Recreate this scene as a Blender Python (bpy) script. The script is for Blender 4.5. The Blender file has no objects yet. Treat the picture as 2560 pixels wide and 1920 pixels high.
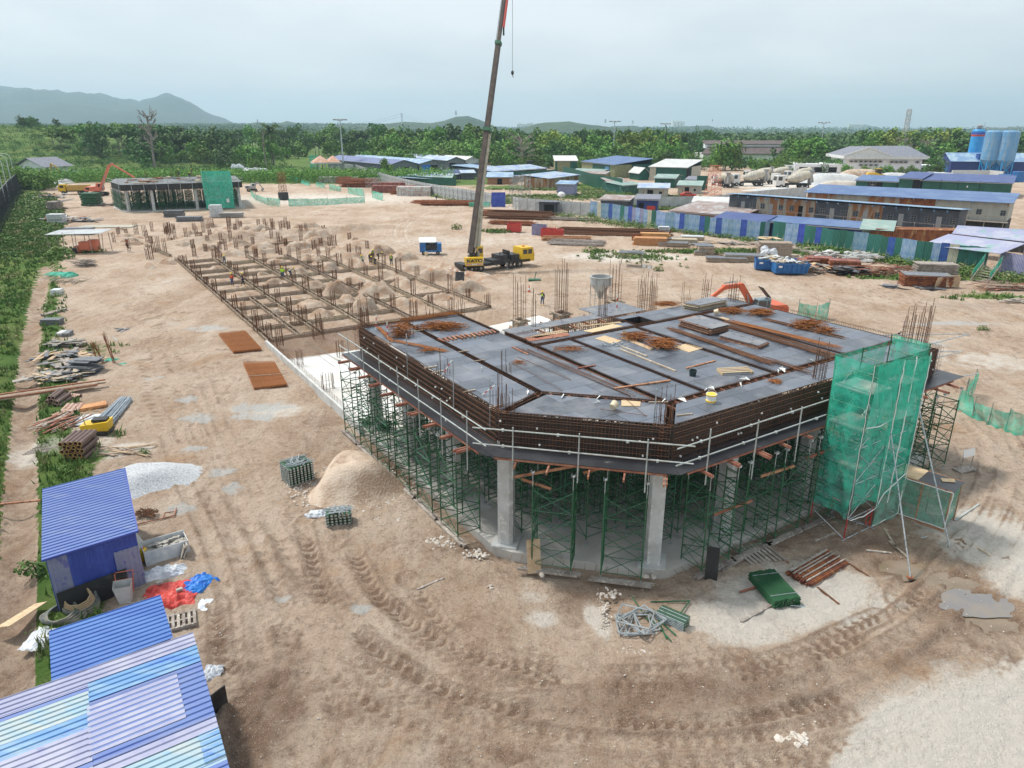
import bpy,math,random
import numpy as np
from mathutils import Vector,Matrix,noise as mnoise
random.seed(7);rng=np.random.default_rng(7)
sc=bpy.context.scene
COL=sc.collection
R=math.radians
FPX,PITCH,CH=1775.0,math.atan(644/1775),19.0
cam=bpy.data.objects.new('camera',bpy.data.cameras.new('camera'));COL.objects.link(cam)
cam.location=(0,0,CH);cam.rotation_euler=(math.pi/2-PITCH,0,0)
cam.data.sensor_width=36;cam.data.lens=36*FPX/2560
cam.data.clip_start=0.5;cam.data.clip_end=30000
sc.camera=cam
SUN_EL,SUN_AZ=58,-62 
w=bpy.data.worlds.new('World');sc.world=w;w.use_nodes=True
nt=w.node_tree;nt.nodes.clear()
def N(nt,t,**k):
 n=nt.nodes.new(t)
 for a,b in k.items():setattr(n,a,b)
 return n
out=N(nt,'ShaderNodeOutputWorld');bg=N(nt,'ShaderNodeBackground')
sky=N(nt,'ShaderNodeTexSky',sky_type='NISHITA');sky.sun_disc=False
sky.sun_elevation=R(SUN_EL);sky.sun_rotation=R(SUN_AZ)
sky.air_density=1.0;sky.dust_density=3.0;sky.altitude=50
tc=N(nt,'ShaderNodeTexCoord');mp=N(nt,'ShaderNodeMapping');mp.inputs['Scale'].default_value=(1,1,3.2)
nz=N(nt,'ShaderNodeTexNoise');nz.inputs['Scale'].default_value=1.6;nz.inputs['Detail'].default_value=6;nz.inputs['Roughness'].default_value=.55
rp=N(nt,'ShaderNodeValToRGB')
rp.color_ramp.elements[0].position=.4;rp.color_ramp.elements[0].color=(4.55,5.15,5.55,1)
rp.color_ramp.elements[1].position=.64;rp.color_ramp.elements[1].color=(6.3,6.6,6.75,1)
mx=N(nt,'ShaderNodeMix',data_type='RGBA');mx.inputs[0].default_value=.86
L=nt.links.new
L(tc.outputs['Generated'],mp.inputs[0]);L(mp.outputs[0],nz.inputs['Vector']);L(nz.outputs[0],rp.inputs[0])
L(sky.outputs[0],mx.inputs[6]);L(rp.outputs[0],mx.inputs[7]);L(mx.outputs[2],bg.inputs[0])
bg.inputs[1].default_value=.1;L(bg.outputs[0],out.inputs[0])
sun=bpy.data.lights.new('sun','SUN');sun.energy=2.5;sun.angle=R(6);sun.color=(1,.95,.88)
so=bpy.data.objects.new('sun',sun);COL.objects.link(so)
az,el=R(SUN_AZ),R(SUN_EL)
so.rotation_euler=Vector((math.sin(az)*math.cos(el),math.cos(az)*math.cos(el),math.sin(el))).to_track_quat('Z','Y').to_euler()
sc.view_settings.view_transform='Standard';sc.view_settings.look='None'
sc.view_settings.exposure=.62;sc.view_settings.gamma=1
sc.cycles.volume_bounces=2
sc.cycles.max_bounces=6;sc.cycles.diffuse_bounces=3;sc.cycles.transparent_max_bounces=12
def G(px,py,z=0.):
 u=(px-1280)/FPX;v=(960-py)/FPX;c,s=math.cos(PITCH),math.sin(PITCH)
 dy,dz=c+v*s,-s+v*c;t=(z-CH)/dz
 return Vector((u*t,dy*t,z))
def RAY(px,py,y):
 u=(px-1280)/FPX;v=(960-py)/FPX;c,s=math.cos(PITCH),math.sin(PITCH)
 t=y/(c+v*s);return Vector((u*t,y,CH+(-s+v*c)*t))
KV=2560/2212
def V(x,y,z=0.):return G(x*KV,y*KV,z)
def Q(r,c,u,v,z=0.):return G((c-1)*640+u*.28933,(200,640,1040,1440)[r-1]+v*.28933,z)
_h=math.hypot(.84,.54);EX,EY=.84/_h,.54/_h;YAW=math.atan2(EY,EX)
def W(s,t,z=0.):return Vector((s*EX-t*EY,s*EY+t*EX,z))
def ang(a,b):return math.atan2(b[1]-a[1],b[0]-a[0])
def U(a,b):return random.uniform(a,b)
class MB:
 def __init__(s):s.v=[];s.f=[];s.m=[]
 def add(s,vs,fs,m=0):
  o=len(s.v);s.v.extend(tuple(p)for p in vs)
  for f in fs:s.f.append(tuple(i+o for i in f));s.m.append(m)
  return s
 BF=((0,3,2,1),(4,5,6,7),(0,1,5,4),(1,2,6,5),(2,3,7,6),(3,0,4,7))
 def box(s,c,d,rz=0,m=0,rx=0,ry=0):
  M=Matrix.Translation(c)@Matrix.Rotation(rz,4,'Z')@Matrix.Rotation(ry,4,'Y')@Matrix.Rotation(rx,4,'X')
  x,y,z=d[0]/2,d[1]/2,d[2]/2
  return s.add([M@Vector(p)for p in((-x,-y,-z),(x,-y,-z),(x,y,-z),(-x,y,-z),(-x,-y,z),(x,-y,z),(x,y,z),(-x,y,z))],s.BF,m)
 def bx(s,x0,x1,y0,y1,z0,z1,m=0):
  return s.add([(x0,y0,z0),(x1,y0,z0),(x1,y1,z0),(x0,y1,z0),(x0,y0,z1),(x1,y0,z1),(x1,y1,z1),(x0,y1,z1)],s.BF,m)
 def frame(s,a,b):
  d=(Vector(b)-Vector(a));l=d.length;d.normalize()
  up=Vector((0,0,1))if abs(d.z)<.95 else Vector((0,1,0))
  x=d.cross(up).normalized();return d,x,x.cross(d),l
 def beam(s,a,b,wd,ht,m=0):
  a,b=Vector(a),Vector(b);d,x,y,l=s.frame(a,b);x=x*wd/2;y=y*ht/2
  return s.add([a-x-y,a+x-y,b+x-y,b-x-y,a-x+y,a+x+y,b+x+y,b-x+y],s.BF,m)
 def tube(s,a,b,r,n=5,m=0,r2=None,cap=True):
  a,b=Vector(a),Vector(b)
  if(b-a).length<1e-6:return s
  d,x,y,l=s.frame(a,b);r2=r if r2 is None else r2;vs=[]
  for p,q in((a,r),(b,r2)):
   for i in range(n):
    t=2*math.pi*i/n;vs.append(p+x*(math.cos(t)*q)+y*(math.sin(t)*q))
  fs=[(i,(i+1)%n,n+(i+1)%n,n+i)for i in range(n)]
  if cap:fs+=[tuple(range(n-1,-1,-1)),tuple(range(n,2*n))]
  return s.add(vs,fs,m)
 def path(s,ps,r,n=5,m=0):
  for a,b in zip(ps,ps[1:]):s.tube(a,b,r,n,m)
  return s
 def hollow(s,a,b,r,th,n=12,m=0,me=None):
  a,b=Vector(a),Vector(b);d,x,y,l=s.frame(a,b);vs=[]
  for p,q in((a,r),(b,r),(b,r-th),(a,r-th)):
   for i in range(n):
    t=2*math.pi*i/n;vs.append(p+x*(math.cos(t)*q)+y*(math.sin(t)*q))
  for k in range(4):
   fs=[(k*n+i,k*n+(i+1)%n,((k+1)%4)*n+(i+1)%n,((k+1)%4)*n+i)for i in range(n)]
   s.add(vs if k==0 else[],[tuple(j-(0 if k==0 else 4*n)for j in f)for f in fs],me if(me is not None and k in(1,3))else m)
  return s
 def prism(s,poly,z0,z1,m=0,M=None):
  n=len(poly);vs=[Vector((p[0],p[1],z0))for p in poly]+[Vector((p[0],p[1],z1))for p in poly]
  if M is not None:vs=[M@v for v in vs]
  return s.add(vs,[tuple(range(n-1,-1,-1)),tuple(range(n,2*n))]+[(i,(i+1)%n,n+(i+1)%n,n+i)for i in range(n)],m)
 def side(s,poly,y0,y1,m=0): 
  M=Matrix(((1,0,0,0),(0,0,1,0),(0,1,0,0),(0,0,0,1)))
  return s.prism(poly,y0,y1,m,M)
 def quad(s,a,b,c,d,m=0):return s.add([a,b,c,d],[(0,1,2,3)],m)
 def plate(s,a,b,c,d,th,m=0):
  a,b,c,d=map(Vector,(a,b,c,d));n=(b-a).cross(d-a).normalized()*th
  return s.add([a-n,b-n,c-n,d-n,a,b,c,d],s.BF,m)
 def lathe(s,prof,c=(0,0,0),n=16,m=0,axis='Z',M=None):
  vs=[];c=Vector(c)
  for r,z in prof:
   for i in range(n):
    t=2*math.pi*i/n;p=Vector((r*math.cos(t),r*math.sin(t),z))
    if axis=='X':p=Vector((p.z,p.x,p.y))
    if axis=='Y':p=Vector((p.x,p.z,p.y))
    vs.append((M@p if M is not None else p)+c)
  k=len(prof);fs=[(j*n+i,j*n+(i+1)%n,(j+1)*n+(i+1)%n,(j+1)*n+i)for j in range(k-1)for i in range(n)]
  fs+=[tuple(range(n-1,-1,-1)),tuple(range((k-1)*n,k*n))]
  return s.add(vs,fs,m)
 def ball(s,c,r,n=8,m=0,jit=0,sz=1):
  prof=[(max(.02,math.sin(math.pi*j/(n//2+1)))*r,-math.cos(math.pi*j/(n//2+1))*r*sz)for j in range(n//2+2)]
  o=len(s.v);s.lathe(prof,c,n,m)
  if jit:
   for i in range(o,len(s.v)):
    v=Vector(s.v[i])-Vector(c);s.v[i]=tuple(Vector(c)+v*U(1-jit,1+jit))
  return s
 def rock(s,c,r,m=0):
  sx,sy,sz=U(.7,1.3),U(.7,1.2),U(.5,.9);a=U(0,3);o=len(s.v)
  s.ball((0,0,0),r,6,m,.22)
  for i in range(o,len(s.v)):
   x,y,z=s.v[i];x*=sx;y*=sy;z*=sz
   s.v[i]=(c[0]+x*math.cos(a)-y*math.sin(a),c[1]+x*math.sin(a)+y*math.cos(a),c[2]+z)
  return s
 def corr(s,a,b,d,pitch=.2,amp=.03,m=0,th=.012,prof='trap'):
  """ribbed metal sheet: a->b runs across the ribs, a->d along them"""
  a,b,d=Vector(a),Vector(b),Vector(d);u=b-a;l=u.length;un=u/l;wv=d-a;nn=u.cross(wv).normalized()
  k=max(1,round(l/pitch));xs=[]
  for i in range(k):
   for f,h in(((0,0),(.55,0),(.65,1),(.85,1),(.95,0))if prof=='trap' else((0,.5),(.25,1),(.5,.5),(.75,0))):xs.append(((i+f)/k*l,h*amp))
  xs.append((l,0 if prof=='trap' else amp/2));vs=[]
  for x,h in xs:
   p=a+un*x+nn*h;vs+=[p,p+wv]
  n=len(xs)
  for x,h in xs:
   p=a+un*x+nn*(h-th);vs+=[p,p+wv]
  fs=[(2*i,2*i+2,2*i+3,2*i+1)for i in range(n-1)]+[(2*n+2*i,2*n+2*i+1,2*n+2*i+3,2*n+2*i+2)for i in range(n-1)]
  fs+=[(2*i,2*n+2*i,2*n+2*i+2,2*i+2)for i in range(n-1)]+[(2*i+1,2*i+3,2*n+2*i+3,2*n+2*i+1)for i in range(n-1)]
  return s.add(vs,fs,m)
 def mesh(s,name,mats,smooth=False):
  me=bpy.data.meshes.new(name);me.from_pydata(s.v,[],s.f)
  if not isinstance(mats,(list,tuple)):mats=[mats]
  for x in mats:me.materials.append(x)
  if len(mats)>1:me.polygons.foreach_set('material_index',s.m)
  if smooth:me.polygons.foreach_set('use_smooth',[True]*len(s.f))
  me.update();return me
 def build(s,name,mats,parent=None,loc=(0,0,0),rz=0,smooth=False):
  o=bpy.data.objects.new(name,s.mesh(name,mats,smooth));COL.objects.link(o)
  o.location=loc;o.rotation_euler=(0,0,rz)
  if parent:o.parent=parent
  return o
 def solo(s,name,mats,label,cat,group=None,loc=(0,0,0),rz=0,smooth=False):
  return tag(s.build(name,mats,None,loc,rz,smooth),label,cat,group)
def tag(o,label=None,cat=None,group=None,kind=None):
 if label:o['label']=label
 if cat:o['category']=cat
 if group:o['group']=group
 if kind:o['kind']=kind
 return o
def thing(name,label,cat,loc=(0,0,0),rz=0,group=None):
 o=bpy.data.objects.new(name,None);COL.objects.link(o);o.empty_display_size=.3
 o.location=loc;o.rotation_euler=(0,0,rz);return tag(o,label,cat,group)
def sub(name,parent,loc=(0,0,0),rz=0):
 o=bpy.data.objects.new(name,None);COL.objects.link(o);o.parent=parent;o.location=loc;o.rotation_euler=(0,0,rz);return o
ORD=['first','second','third','fourth','fifth','sixth','seventh','eighth','ninth','tenth','eleventh','twelfth','13th','14th','15th','16th','17th','18th','19th','20th']
def nth(i):return ORD[i]if i<20 else str(i+1)+('th' if i%10>2 else('st','nd','rd')[i%10])
def gridlabels(items,what,rowlen,rowdir='nearest',where='',key=lambda p:(p.x*EX+p.y*EY,-p.x*EY+p.y*EX)):
 """gives every repeat its own place: column from the left, row from the camera"""
 rows={}
 for o in items:s,t=key(Vector(o.location));rows.setdefault(int(t//rowlen),[]).append((s,o))
 for i,r in enumerate(sorted(rows)):
  for j,(s,o)in enumerate(sorted(rows[r],key=lambda q:q[0])):
   o['label']=f'{what}, {nth(j)} from left in {nth(i)} row from front{where}'
def dup(o,loc,rz=None,label=None,group=None,scale=None):
 def cp(a,par):
  c=a.copy();COL.objects.link(c)
  if par:c.parent=par;c.matrix_parent_inverse=a.matrix_parent_inverse.copy()
  for ch in kids.get(a.name,[]):cp(ch,c)
  return c
 kids={}
 def walk(a):
  kids[a.name]=list(a.children)
  for ch in a.children:walk(ch)
 walk(o);r=cp(o,None);r.location=loc
 if rz is not None:r.rotation_euler=(0,0,rz)
 if label:r['label']=label
 if group:r['group']=group
 if scale is not None:r.scale=scale if hasattr(scale,'__len__')else(scale,)*3
 return r
def npmesh(name,co,faces,mat,smooth=False):
 """co (n,3), faces (m,k) arrays"""
 me=bpy.data.meshes.new(name);k=faces.shape[1]
 me.vertices.add(len(co));me.vertices.foreach_set('co',co.astype(np.float32).ravel())
 me.loops.add(faces.size);me.loops.foreach_set('vertex_index',faces.astype(np.int32).ravel())
 me.polygons.add(len(faces));me.polygons.foreach_set('loop_start',np.arange(0,faces.size,k,dtype=np.int32))
 try:me.polygons.foreach_set('loop_total',np.full(len(faces),k,dtype=np.int32))
 except Exception:pass
 if smooth:me.polygons.foreach_set('use_smooth',np.ones(len(faces),dtype=bool))
 me.materials.append(mat);me.update();me.validate();return me
def link(name,me,parent=None,loc=(0,0,0),rz=0):
 o=bpy.data.objects.new(name,me);COL.objects.link(o);o.location=loc;o.rotation_euler=(0,0,rz)
 if parent:o.parent=parent
 return o
def mat(name,c,rough=.75,metal=0.,c2=None,sc_=2.,thr=(.42,.6),c3=None,sc3=9.,thr3=(.55,.65),bump=0.,bsc=30.,rnd=0.,ribs=0.,ribd=.35,st=(1,1,1),spec=None,world=False,alpha=None):
 m=bpy.data.materials.new(name);m.use_nodes=True;nt=m.node_tree;L=nt.links.new
 b=nt.nodes['Principled BSDF'];b.inputs['Roughness'].default_value=rough;b.inputs['Metallic'].default_value=metal
 if spec is not None:b.inputs['Specular IOR Level'].default_value=spec
 b.inputs['Base Color'].default_value=(*c,1);col=None
 if world:tcn=N(nt,'ShaderNodeNewGeometry');vec=tcn.outputs['Position']
 else:tcn=N(nt,'ShaderNodeTexCoord');vec=tcn.outputs['Object']
 mp=N(nt,'ShaderNodeMapping');mp.inputs['Scale'].default_value=st;L(vec,mp.inputs[0])
 def layer(base,cc,s,th,det=5):
  n=N(nt,'ShaderNodeTexNoise');n.inputs['Scale'].default_value=s;n.inputs['Detail'].default_value=det;n.inputs['Roughness'].default_value=.6
  L(mp.outputs[0],n.inputs['Vector'])
  r=N(nt,'ShaderNodeMapRange');r.inputs[1].default_value,r.inputs[2].default_value=th;L(n.outputs[0],r.inputs[0])
  x=N(nt,'ShaderNodeMix',data_type='RGBA');L(r.outputs[0],x.inputs[0])
  if base is None:x.inputs[6].default_value=(*c,1)
  else:L(base,x.inputs[6])
  x.inputs[7].default_value=(*cc,1);return x.outputs[2]
 if c2:col=layer(col,c2,sc_,thr)
 if c3:col=layer(col,c3,sc3,thr3)
 if rnd or ribs:
  h=N(nt,'ShaderNodeHueSaturation')
  if col is None:h.inputs['Color'].default_value=(*c,1)
  else:L(col,h.inputs['Color'])
  col=h.outputs[0];val=None
  if rnd:
   oi=N(nt,'ShaderNodeObjectInfo');r=N(nt,'ShaderNodeMapRange');L(oi.outputs['Random'],r.inputs[0])
   r.inputs[3].default_value,r.inputs[4].default_value=1-rnd,1+rnd;L(r.outputs[0],h.inputs['Value'])
   r2=N(nt,'ShaderNodeMapRange');L(oi.outputs['Random'],r2.inputs[0]);r2.inputs[3].default_value,r2.inputs[4].default_value=.5-rnd*.08,.5+rnd*.06;L(r2.outputs[0],h.inputs['Hue'])
 if ribs:
  sx=N(nt,'ShaderNodeSeparateXYZ');L(vec,sx.inputs[0]);ad=N(nt,'ShaderNodeMath',operation='ADD');L(sx.outputs[0],ad.inputs[0]);L(sx.outputs[1],ad.inputs[1])
  ml=N(nt,'ShaderNodeMath',operation='MULTIPLY');L(ad.outputs[0],ml.inputs[0]);ml.inputs[1].default_value=2*math.pi/ribs
  sn=N(nt,'ShaderNodeMath',operation='SINE');L(ml.outputs[0],sn.inputs[0])
  bp=N(nt,'ShaderNodeBump');bp.inputs['Strength'].default_value=.9;bp.inputs['Distance'].default_value=ribs*ribd*.5;L(sn.outputs[0],bp.inputs['Height']);L(bp.outputs[0],b.inputs['Normal'])
 elif bump:
  n=N(nt,'ShaderNodeTexNoise');n.inputs['Scale'].default_value=bsc;n.inputs['Detail'].default_value=4;L(mp.outputs[0],n.inputs['Vector'])
  bp=N(nt,'ShaderNodeBump');bp.inputs['Strength'].default_value=.8;bp.inputs['Distance'].default_value=bump;L(n.outputs[0],bp.inputs['Height']);L(bp.outputs[0],b.inputs['Normal'])
 if col is not None:L(col,b.inputs['Base Color'])
 if alpha is not None:
  n=N(nt,'ShaderNodeTexNoise');n.inputs['Scale'].default_value=2.2;n.inputs['Detail'].default_value=7;L(tcn.outputs['Object'],n.inputs['Vector']);r=N(nt,'ShaderNodeMapRange');r.inputs[1].default_value=.35;r.inputs[2].default_value=.65;r.inputs[3].default_value=alpha-.2;r.inputs[4].default_value=alpha+.18;L(n.outputs[0],r.inputs[0]);L(r.outputs[0],b.inputs['Alpha'])
 return m
M={}
def mk(n,*a,**k):M[n]=mat(n,*a,**k);return M[n]
mk('rebar',(.12,.055,.028),.85,c2=(.19,.08,.035),sc_=3,c3=(.07,.04,.03),sc3=6)
mk('rebar_mat',(.33,.12,.025),.8,c2=(.24,.08,.02),sc_=4)
mk('rust',(.30,.10,.035),.85,c2=(.16,.05,.03),sc_=1.5,c3=(.42,.2,.09),sc3=4)
mk('ply_black',(.035,.037,.043),.3,c2=(.075,.078,.085),sc_=.45,thr=(.45,.75),c3=(.30,.29,.27),sc3=1.6,thr3=(.66,.82),spec=.6)
mk('form_black',(.012,.012,.014),.55,c2=(.03,.027,.025),sc_=1.2)
mk('ply_grey',(.16,.17,.19),.5,c2=(.28,.27,.26),sc_=.8,thr=(.5,.75),c3=(.07,.07,.08),sc3=3,rnd=.25)
mk('ply_edge',(.22,.10,.07),.8,c2=(.30,.19,.12),sc_=6)
mk('ply_pale',(.58,.45,.29),.8,c2=(.48,.34,.20),sc_=3,st=(1,6,1),c3=(.25,.15,.09),sc3=5,thr3=(.66,.74),rnd=.12)
mk('timber_red',(.32,.13,.07),.85,c2=(.42,.22,.13),sc_=2,c3=(.16,.08,.06),sc3=5,rnd=.2)
mk('timber',(.44,.36,.27),.85,c2=(.33,.26,.19),sc_=2.5,c3=(.55,.48,.38),sc3=5,rnd=.2)
mk('timber_grey',(.36,.32,.28),.9,c2=(.24,.2,.17),sc_=2,c3=(.5,.47,.43),sc3=6,rnd=.2)
mk('timber_new',(.62,.33,.13),.8,c2=(.5,.25,.1),sc_=2,c3=(.4,.18,.08),sc3=9,rnd=.1)
mk('green_steel',(.022,.10,.045),.5,c2=(.03,.13,.06),sc_=1.2,c3=(.10,.12,.07),sc3=3,thr3=(.58,.7),rnd=.15)
mk('galv',(.42,.47,.5),.45,.55,c2=(.55,.58,.58),sc_=4,c3=(.25,.28,.28),sc3=6)
mk('pipe_white',(.46,.5,.49),.6,.1,c2=(.36,.38,.35),sc_=3)
mk('concrete',(.56,.57,.56),.85,c2=(.46,.46,.44),sc_=1.1,c3=(.66,.66,.64),sc3=3,bump=.01,bsc=12)
mk('slab',(.55,.535,.50),.85,c2=(.46,.44,.40),sc_=.35,c3=(.38,.34,.29),sc3=1.2,thr3=(.56,.74),bump=.02,bsc=6)
mk('slab_white',(.68,.68,.66),.85,c2=(.58,.56,.52),sc_=.3,c3=(.45,.43,.4),sc3=.9,thr3=(.58,.75),bump=.02,bsc=4)
mk('net',(.03,.52,.35),.85,c2=(.04,.52,.36),sc_=1.2,c3=(.12,.56,.42),sc3=2,thr3=(.55,.8),alpha=.52)
mk('net_thin',(.12,.42,.30),.8,c2=(.25,.48,.38),sc_=.8,alpha=.5)
mk('net_solid',(.04,.46,.31),.85,c2=(.12,.55,.42),sc_=.9,alpha=.68)
mk('white_tie',(.75,.76,.74),.7)
mk('paint_white',(.72,.73,.72),.6,c2=(.6,.6,.58),sc_=1.2)
mk('house_white',(.85,.87,.9),.7,c2=(.76,.78,.8),sc_=.4)
mk('plastic_white',(.68,.7,.7),.35,c2=(.5,.54,.57),sc_=2.5,bump=.03,bsc=5)
mk('roof_blue',(.095,.16,.42),.45,c2=(.12,.19,.43),sc_=.6,c3=(.20,.25,.42),sc3=1.6,thr3=(.56,.8),st=(.5,1.4,1))
mk('roof_blue2',(.05,.14,.43),.45,c2=(.07,.18,.47),sc_=.8,c3=(.2,.38,.65),sc3=1.5,thr3=(.66,.8),st=(.4,1,1))
mk('roof_lav',(.30,.315,.46),.5,c2=(.38,.39,.50),sc_=.9,c3=(.22,.24,.44),sc3=3,thr3=(.6,.8))
mk('roof_sky',(.12,.28,.52),.5,c2=(.28,.42,.52),sc_=1.1,thr=(.45,.65),c3=(.08,.2,.55),sc3=1.6,thr3=(.58,.7),st=(.35,1.2,1))
mk('roof_pale',(.28,.42,.50),.55,c2=(.42,.47,.46),sc_=1.3,thr=(.45,.65),c3=(.18,.4,.62),sc3=2.2,thr3=(.56,.7),st=(.35,1.2,1))
mk('wall_blue',(.045,.075,.33),.5,c2=(.06,.10,.40),sc_=1.5,c3=(.2,.22,.4),sc3=4,thr3=(.66,.8))
mk('wall_lilac',(.22,.235,.36),.6,c2=(.28,.29,.38),sc_=1.5,c3=(.15,.15,.36),sc3=3)
mk('board_black',(.03,.03,.03),.8,c2=(.10,.095,.09),sc_=2,thr=(.5,.75))
mk('dark',(.008,.008,.009),.9)
mk('black',(.012,.012,.013),.5,c2=(.04,.04,.04),sc_=3)
mk('rubber',(.022,.021,.02),.9,c2=(.09,.075,.06),sc_=4)
mk('hub',(.42,.40,.36),.7,c2=(.25,.2,.15),sc_=5)
mk('yellow',(.72,.46,.015),.45,c2=(.6,.38,.02),sc_=1.5,c3=(.36,.24,.08),sc3=4,thr3=(.64,.76))
mk('yellow_dull',(.55,.34,.05),.6,c2=(.45,.3,.1),sc_=1.5,c3=(.22,.14,.06),sc3=3,thr3=(.58,.7))
mk('orange',(.62,.12,.045),.5,c2=(.52,.11,.05),sc_=1.5,c3=(.35,.12,.07),sc3=4,thr3=(.64,.76))
mk('orange_faded',(.66,.19,.11),.6,c2=(.55,.15,.08),sc_=1)
mk('red',(.55,.05,.035),.55,c2=(.42,.05,.04),sc_=2)
mk('red_tarp',(.62,.075,.055),.5,c2=(.52,.05,.04),sc_=2,bump=.03,bsc=4)
mk('blue_tarp',(.015,.14,.55),.45,c2=(.02,.20,.62),sc_=2,bump=.03,bsc=4)
mk('white_tarp',(.66,.68,.7),.45,c2=(.5,.54,.6),sc_=2.5,bump=.04,bsc=4)
mk('blue_paint',(.02,.12,.36),.5,c2=(.03,.17,.42),sc_=2,c3=(.25,.18,.13),sc3=4,thr3=(.66,.76))
mk('glass',(.03,.04,.045),.08,spec=.8)
mk('skin',(.22,.12,.075),.6)
mk('hivis',(.45,.78,.05),.6);mk('hivis_orange',(.85,.18,.03),.6);mk('denim',(.04,.08,.17),.8);mk('shirt_dark',(.03,.035,.05),.8)
mk('shirt_grey',(.3,.32,.33),.8);mk('helmet',(.85,.6,.02),.35);mk('boot',(.75,.42,.03),.5)
mk('clay_pipe',(.13,.08,.065),.45,c2=(.17,.11,.09),sc_=3);mk('clay_rim',(.60,.34,.10),.6)
mk('clay_pink',(.46,.27,.2),.7,c2=(.5,.36,.3),sc_=3)
mk('grey_pvc',(.22,.26,.30),.45,c2=(.32,.36,.4),sc_=4)
mk('rope_rubber',(.13,.15,.14),.7,c2=(.25,.23,.18),sc_=2);mk('hose_tan',(.42,.30,.17),.7)
mk('brick_grey',(.42,.40,.36),.9,c2=(.3,.28,.25),sc_=4,rnd=.1)
mk('gravel_white',(.50,.52,.54),.9,c2=(.32,.35,.38),sc_=9,c3=(.62,.63,.63),sc3=17,thr3=(.5,.6),bump=.06,bsc=14)
mk('gravel_far',(.5,.52,.53),.9,c2=(.6,.6,.58),sc_=.6,bump=.1,bsc=3)
mk('sandheap',(.58,.47,.37),.95,c2=(.36,.255,.18),sc_=.45,thr=(.42,.58),c3=(.58,.49,.40),sc3=6,thr3=(.58,.68),bump=.08,bsc=9)
mk('mound',(.33,.225,.155),.95,c2=(.46,.38,.30),sc_=.7,thr=(.42,.62),c3=(.42,.21,.10),sc3=.9,thr3=(.60,.72),bump=.15,bsc=3.5,world=True)
mk('stone',(.52,.46,.39),.9,c2=(.62,.58,.53),sc_=3,bump=.02,bsc=9)
mk('mud_water',(.24,.18,.125),.1,c2=(.20,.15,.10),sc_=.8);mk('grey_water',(.20,.19,.19),.05,c2=(.24,.21,.18),sc_=.8)
mk('hoard_white',(.60,.63,.64),.5,c2=(.46,.48,.48),sc_=.5,rnd=.05,ribs=.22)
mk('hoard_green',(.012,.10,.065),.5,c2=(.02,.13,.09),sc_=.6,ribs=.25)
mk('panel_blue',(.19,.33,.56),.5,c2=(.34,.47,.62),sc_=1.1,ribs=.22,rnd=.3)
mk('panel_deep',(.035,.08,.38),.5,c2=(.06,.12,.45),sc_=1,ribs=.22,rnd=.2)
mk('panel_green',(.03,.15,.12),.6,c2=(.035,.18,.14),sc_=1.2,c3=(.34,.36,.3),sc3=1.6,thr3=(.6,.68),st=(1,1,.25),ribs=.22,rnd=.2)
mk('panel_cream',(.62,.60,.46),.6,c2=(.5,.48,.38),sc_=1,ribs=.22)
mk('panel_lilac',(.28,.28,.48),.6,c2=(.36,.36,.52),sc_=1,ribs=.22,rnd=.1)
mk('wall_grey',(.16,.18,.20),.6,c2=(.22,.24,.25),sc_=.6,ribs=.22,rnd=.1)
mk('wall_char',(.075,.085,.105),.6,c2=(.11,.12,.14),sc_=.8,ribs=.22)
mk('wall_pale',(.42,.43,.38),.6,c2=(.5,.5,.44),sc_=.8,c3=(.36,.18,.09),sc3=1.2,thr3=(.6,.68),st=(1,1,.22),ribs=.22)
mk('wall_rusty',(.46,.43,.35),.7,c2=(.38,.16,.06),sc_=.9,thr=(.42,.54),c3=(.20,.07,.03),sc3=1.6,thr3=(.58,.68),st=(1,1,.15),ribs=.22)
mk('wall_rust',(.34,.12,.04),.8,c2=(.2,.06,.03),sc_=1.5,c3=(.5,.3,.12),sc3=1.2,thr3=(.55,.65),st=(1,1,.3),ribs=.3)
mk('wall_beige',(.56,.53,.43),.7,c2=(.48,.46,.38),sc_=1,ribs=.25)
mk('wall_olive',(.24,.26,.12),.7,c2=(.3,.31,.18),sc_=1,ribs=.25)
mk('wall_green',(.012,.10,.07),.55,c2=(.02,.13,.09),sc_=.5,ribs=.25)
mk('wall_navy',(.03,.06,.22),.55,ribs=.25)
mk('wall_brick',(.36,.19,.10),.8,c2=(.28,.15,.09),sc_=4)
mk('far_blue',(.085,.155,.33),.5,c2=(.13,.21,.38),sc_=.3,ribs=.5,ribd=.2)
mk('far_deep',(.05,.085,.25),.45,c2=(.07,.11,.28),sc_=.3,ribs=.5,ribd=.2)
mk('far_sky',(.20,.33,.52),.5,c2=(.38,.52,.62),sc_=.35,thr=(.45,.6),ribs=.5,ribd=.2)
mk('far_patch',(.42,.52,.62),.5,c2=(.22,.33,.60),sc_=.3,thr=(.48,.58),c3=(.5,.48,.45),sc3=.6,thr3=(.56,.62),ribs=.5,ribd=.2)
mk('far_lav',(.34,.36,.52),.5,c2=(.44,.46,.56),sc_=.3,thr=(.48,.58),c3=(.25,.42,.42),sc3=.22,thr3=(.58,.62),ribs=.4,ribd=.2)
mk('far_rustroof',(.33,.26,.24),.7,c2=(.45,.44,.44),sc_=.5,thr=(.48,.58),c3=(.25,.11,.07),sc3=.9,ribs=.4,ribd=.2)
mk('far_white',(.66,.67,.64),.5,c2=(.56,.57,.55),sc_=.3,ribs=.5,ribd=.2)
mk('roof_greygreen',(.24,.36,.33),.5,c2=(.35,.45,.4),sc_=.5,ribs=.4,ribd=.2)
mk('slate',(.17,.18,.22),.7,c2=(.22,.23,.27),sc_=1);mk('roof_brown',(.10,.075,.075),.8,c2=(.14,.11,.10),sc_=.5)
mk('roof_orange',(.5,.26,.16),.8,c2=(.55,.38,.3),sc_=.8,thr=(.45,.6))
mk('silo_blue',(.025,.27,.60),.45,c2=(.05,.33,.64),sc_=.5)
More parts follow.
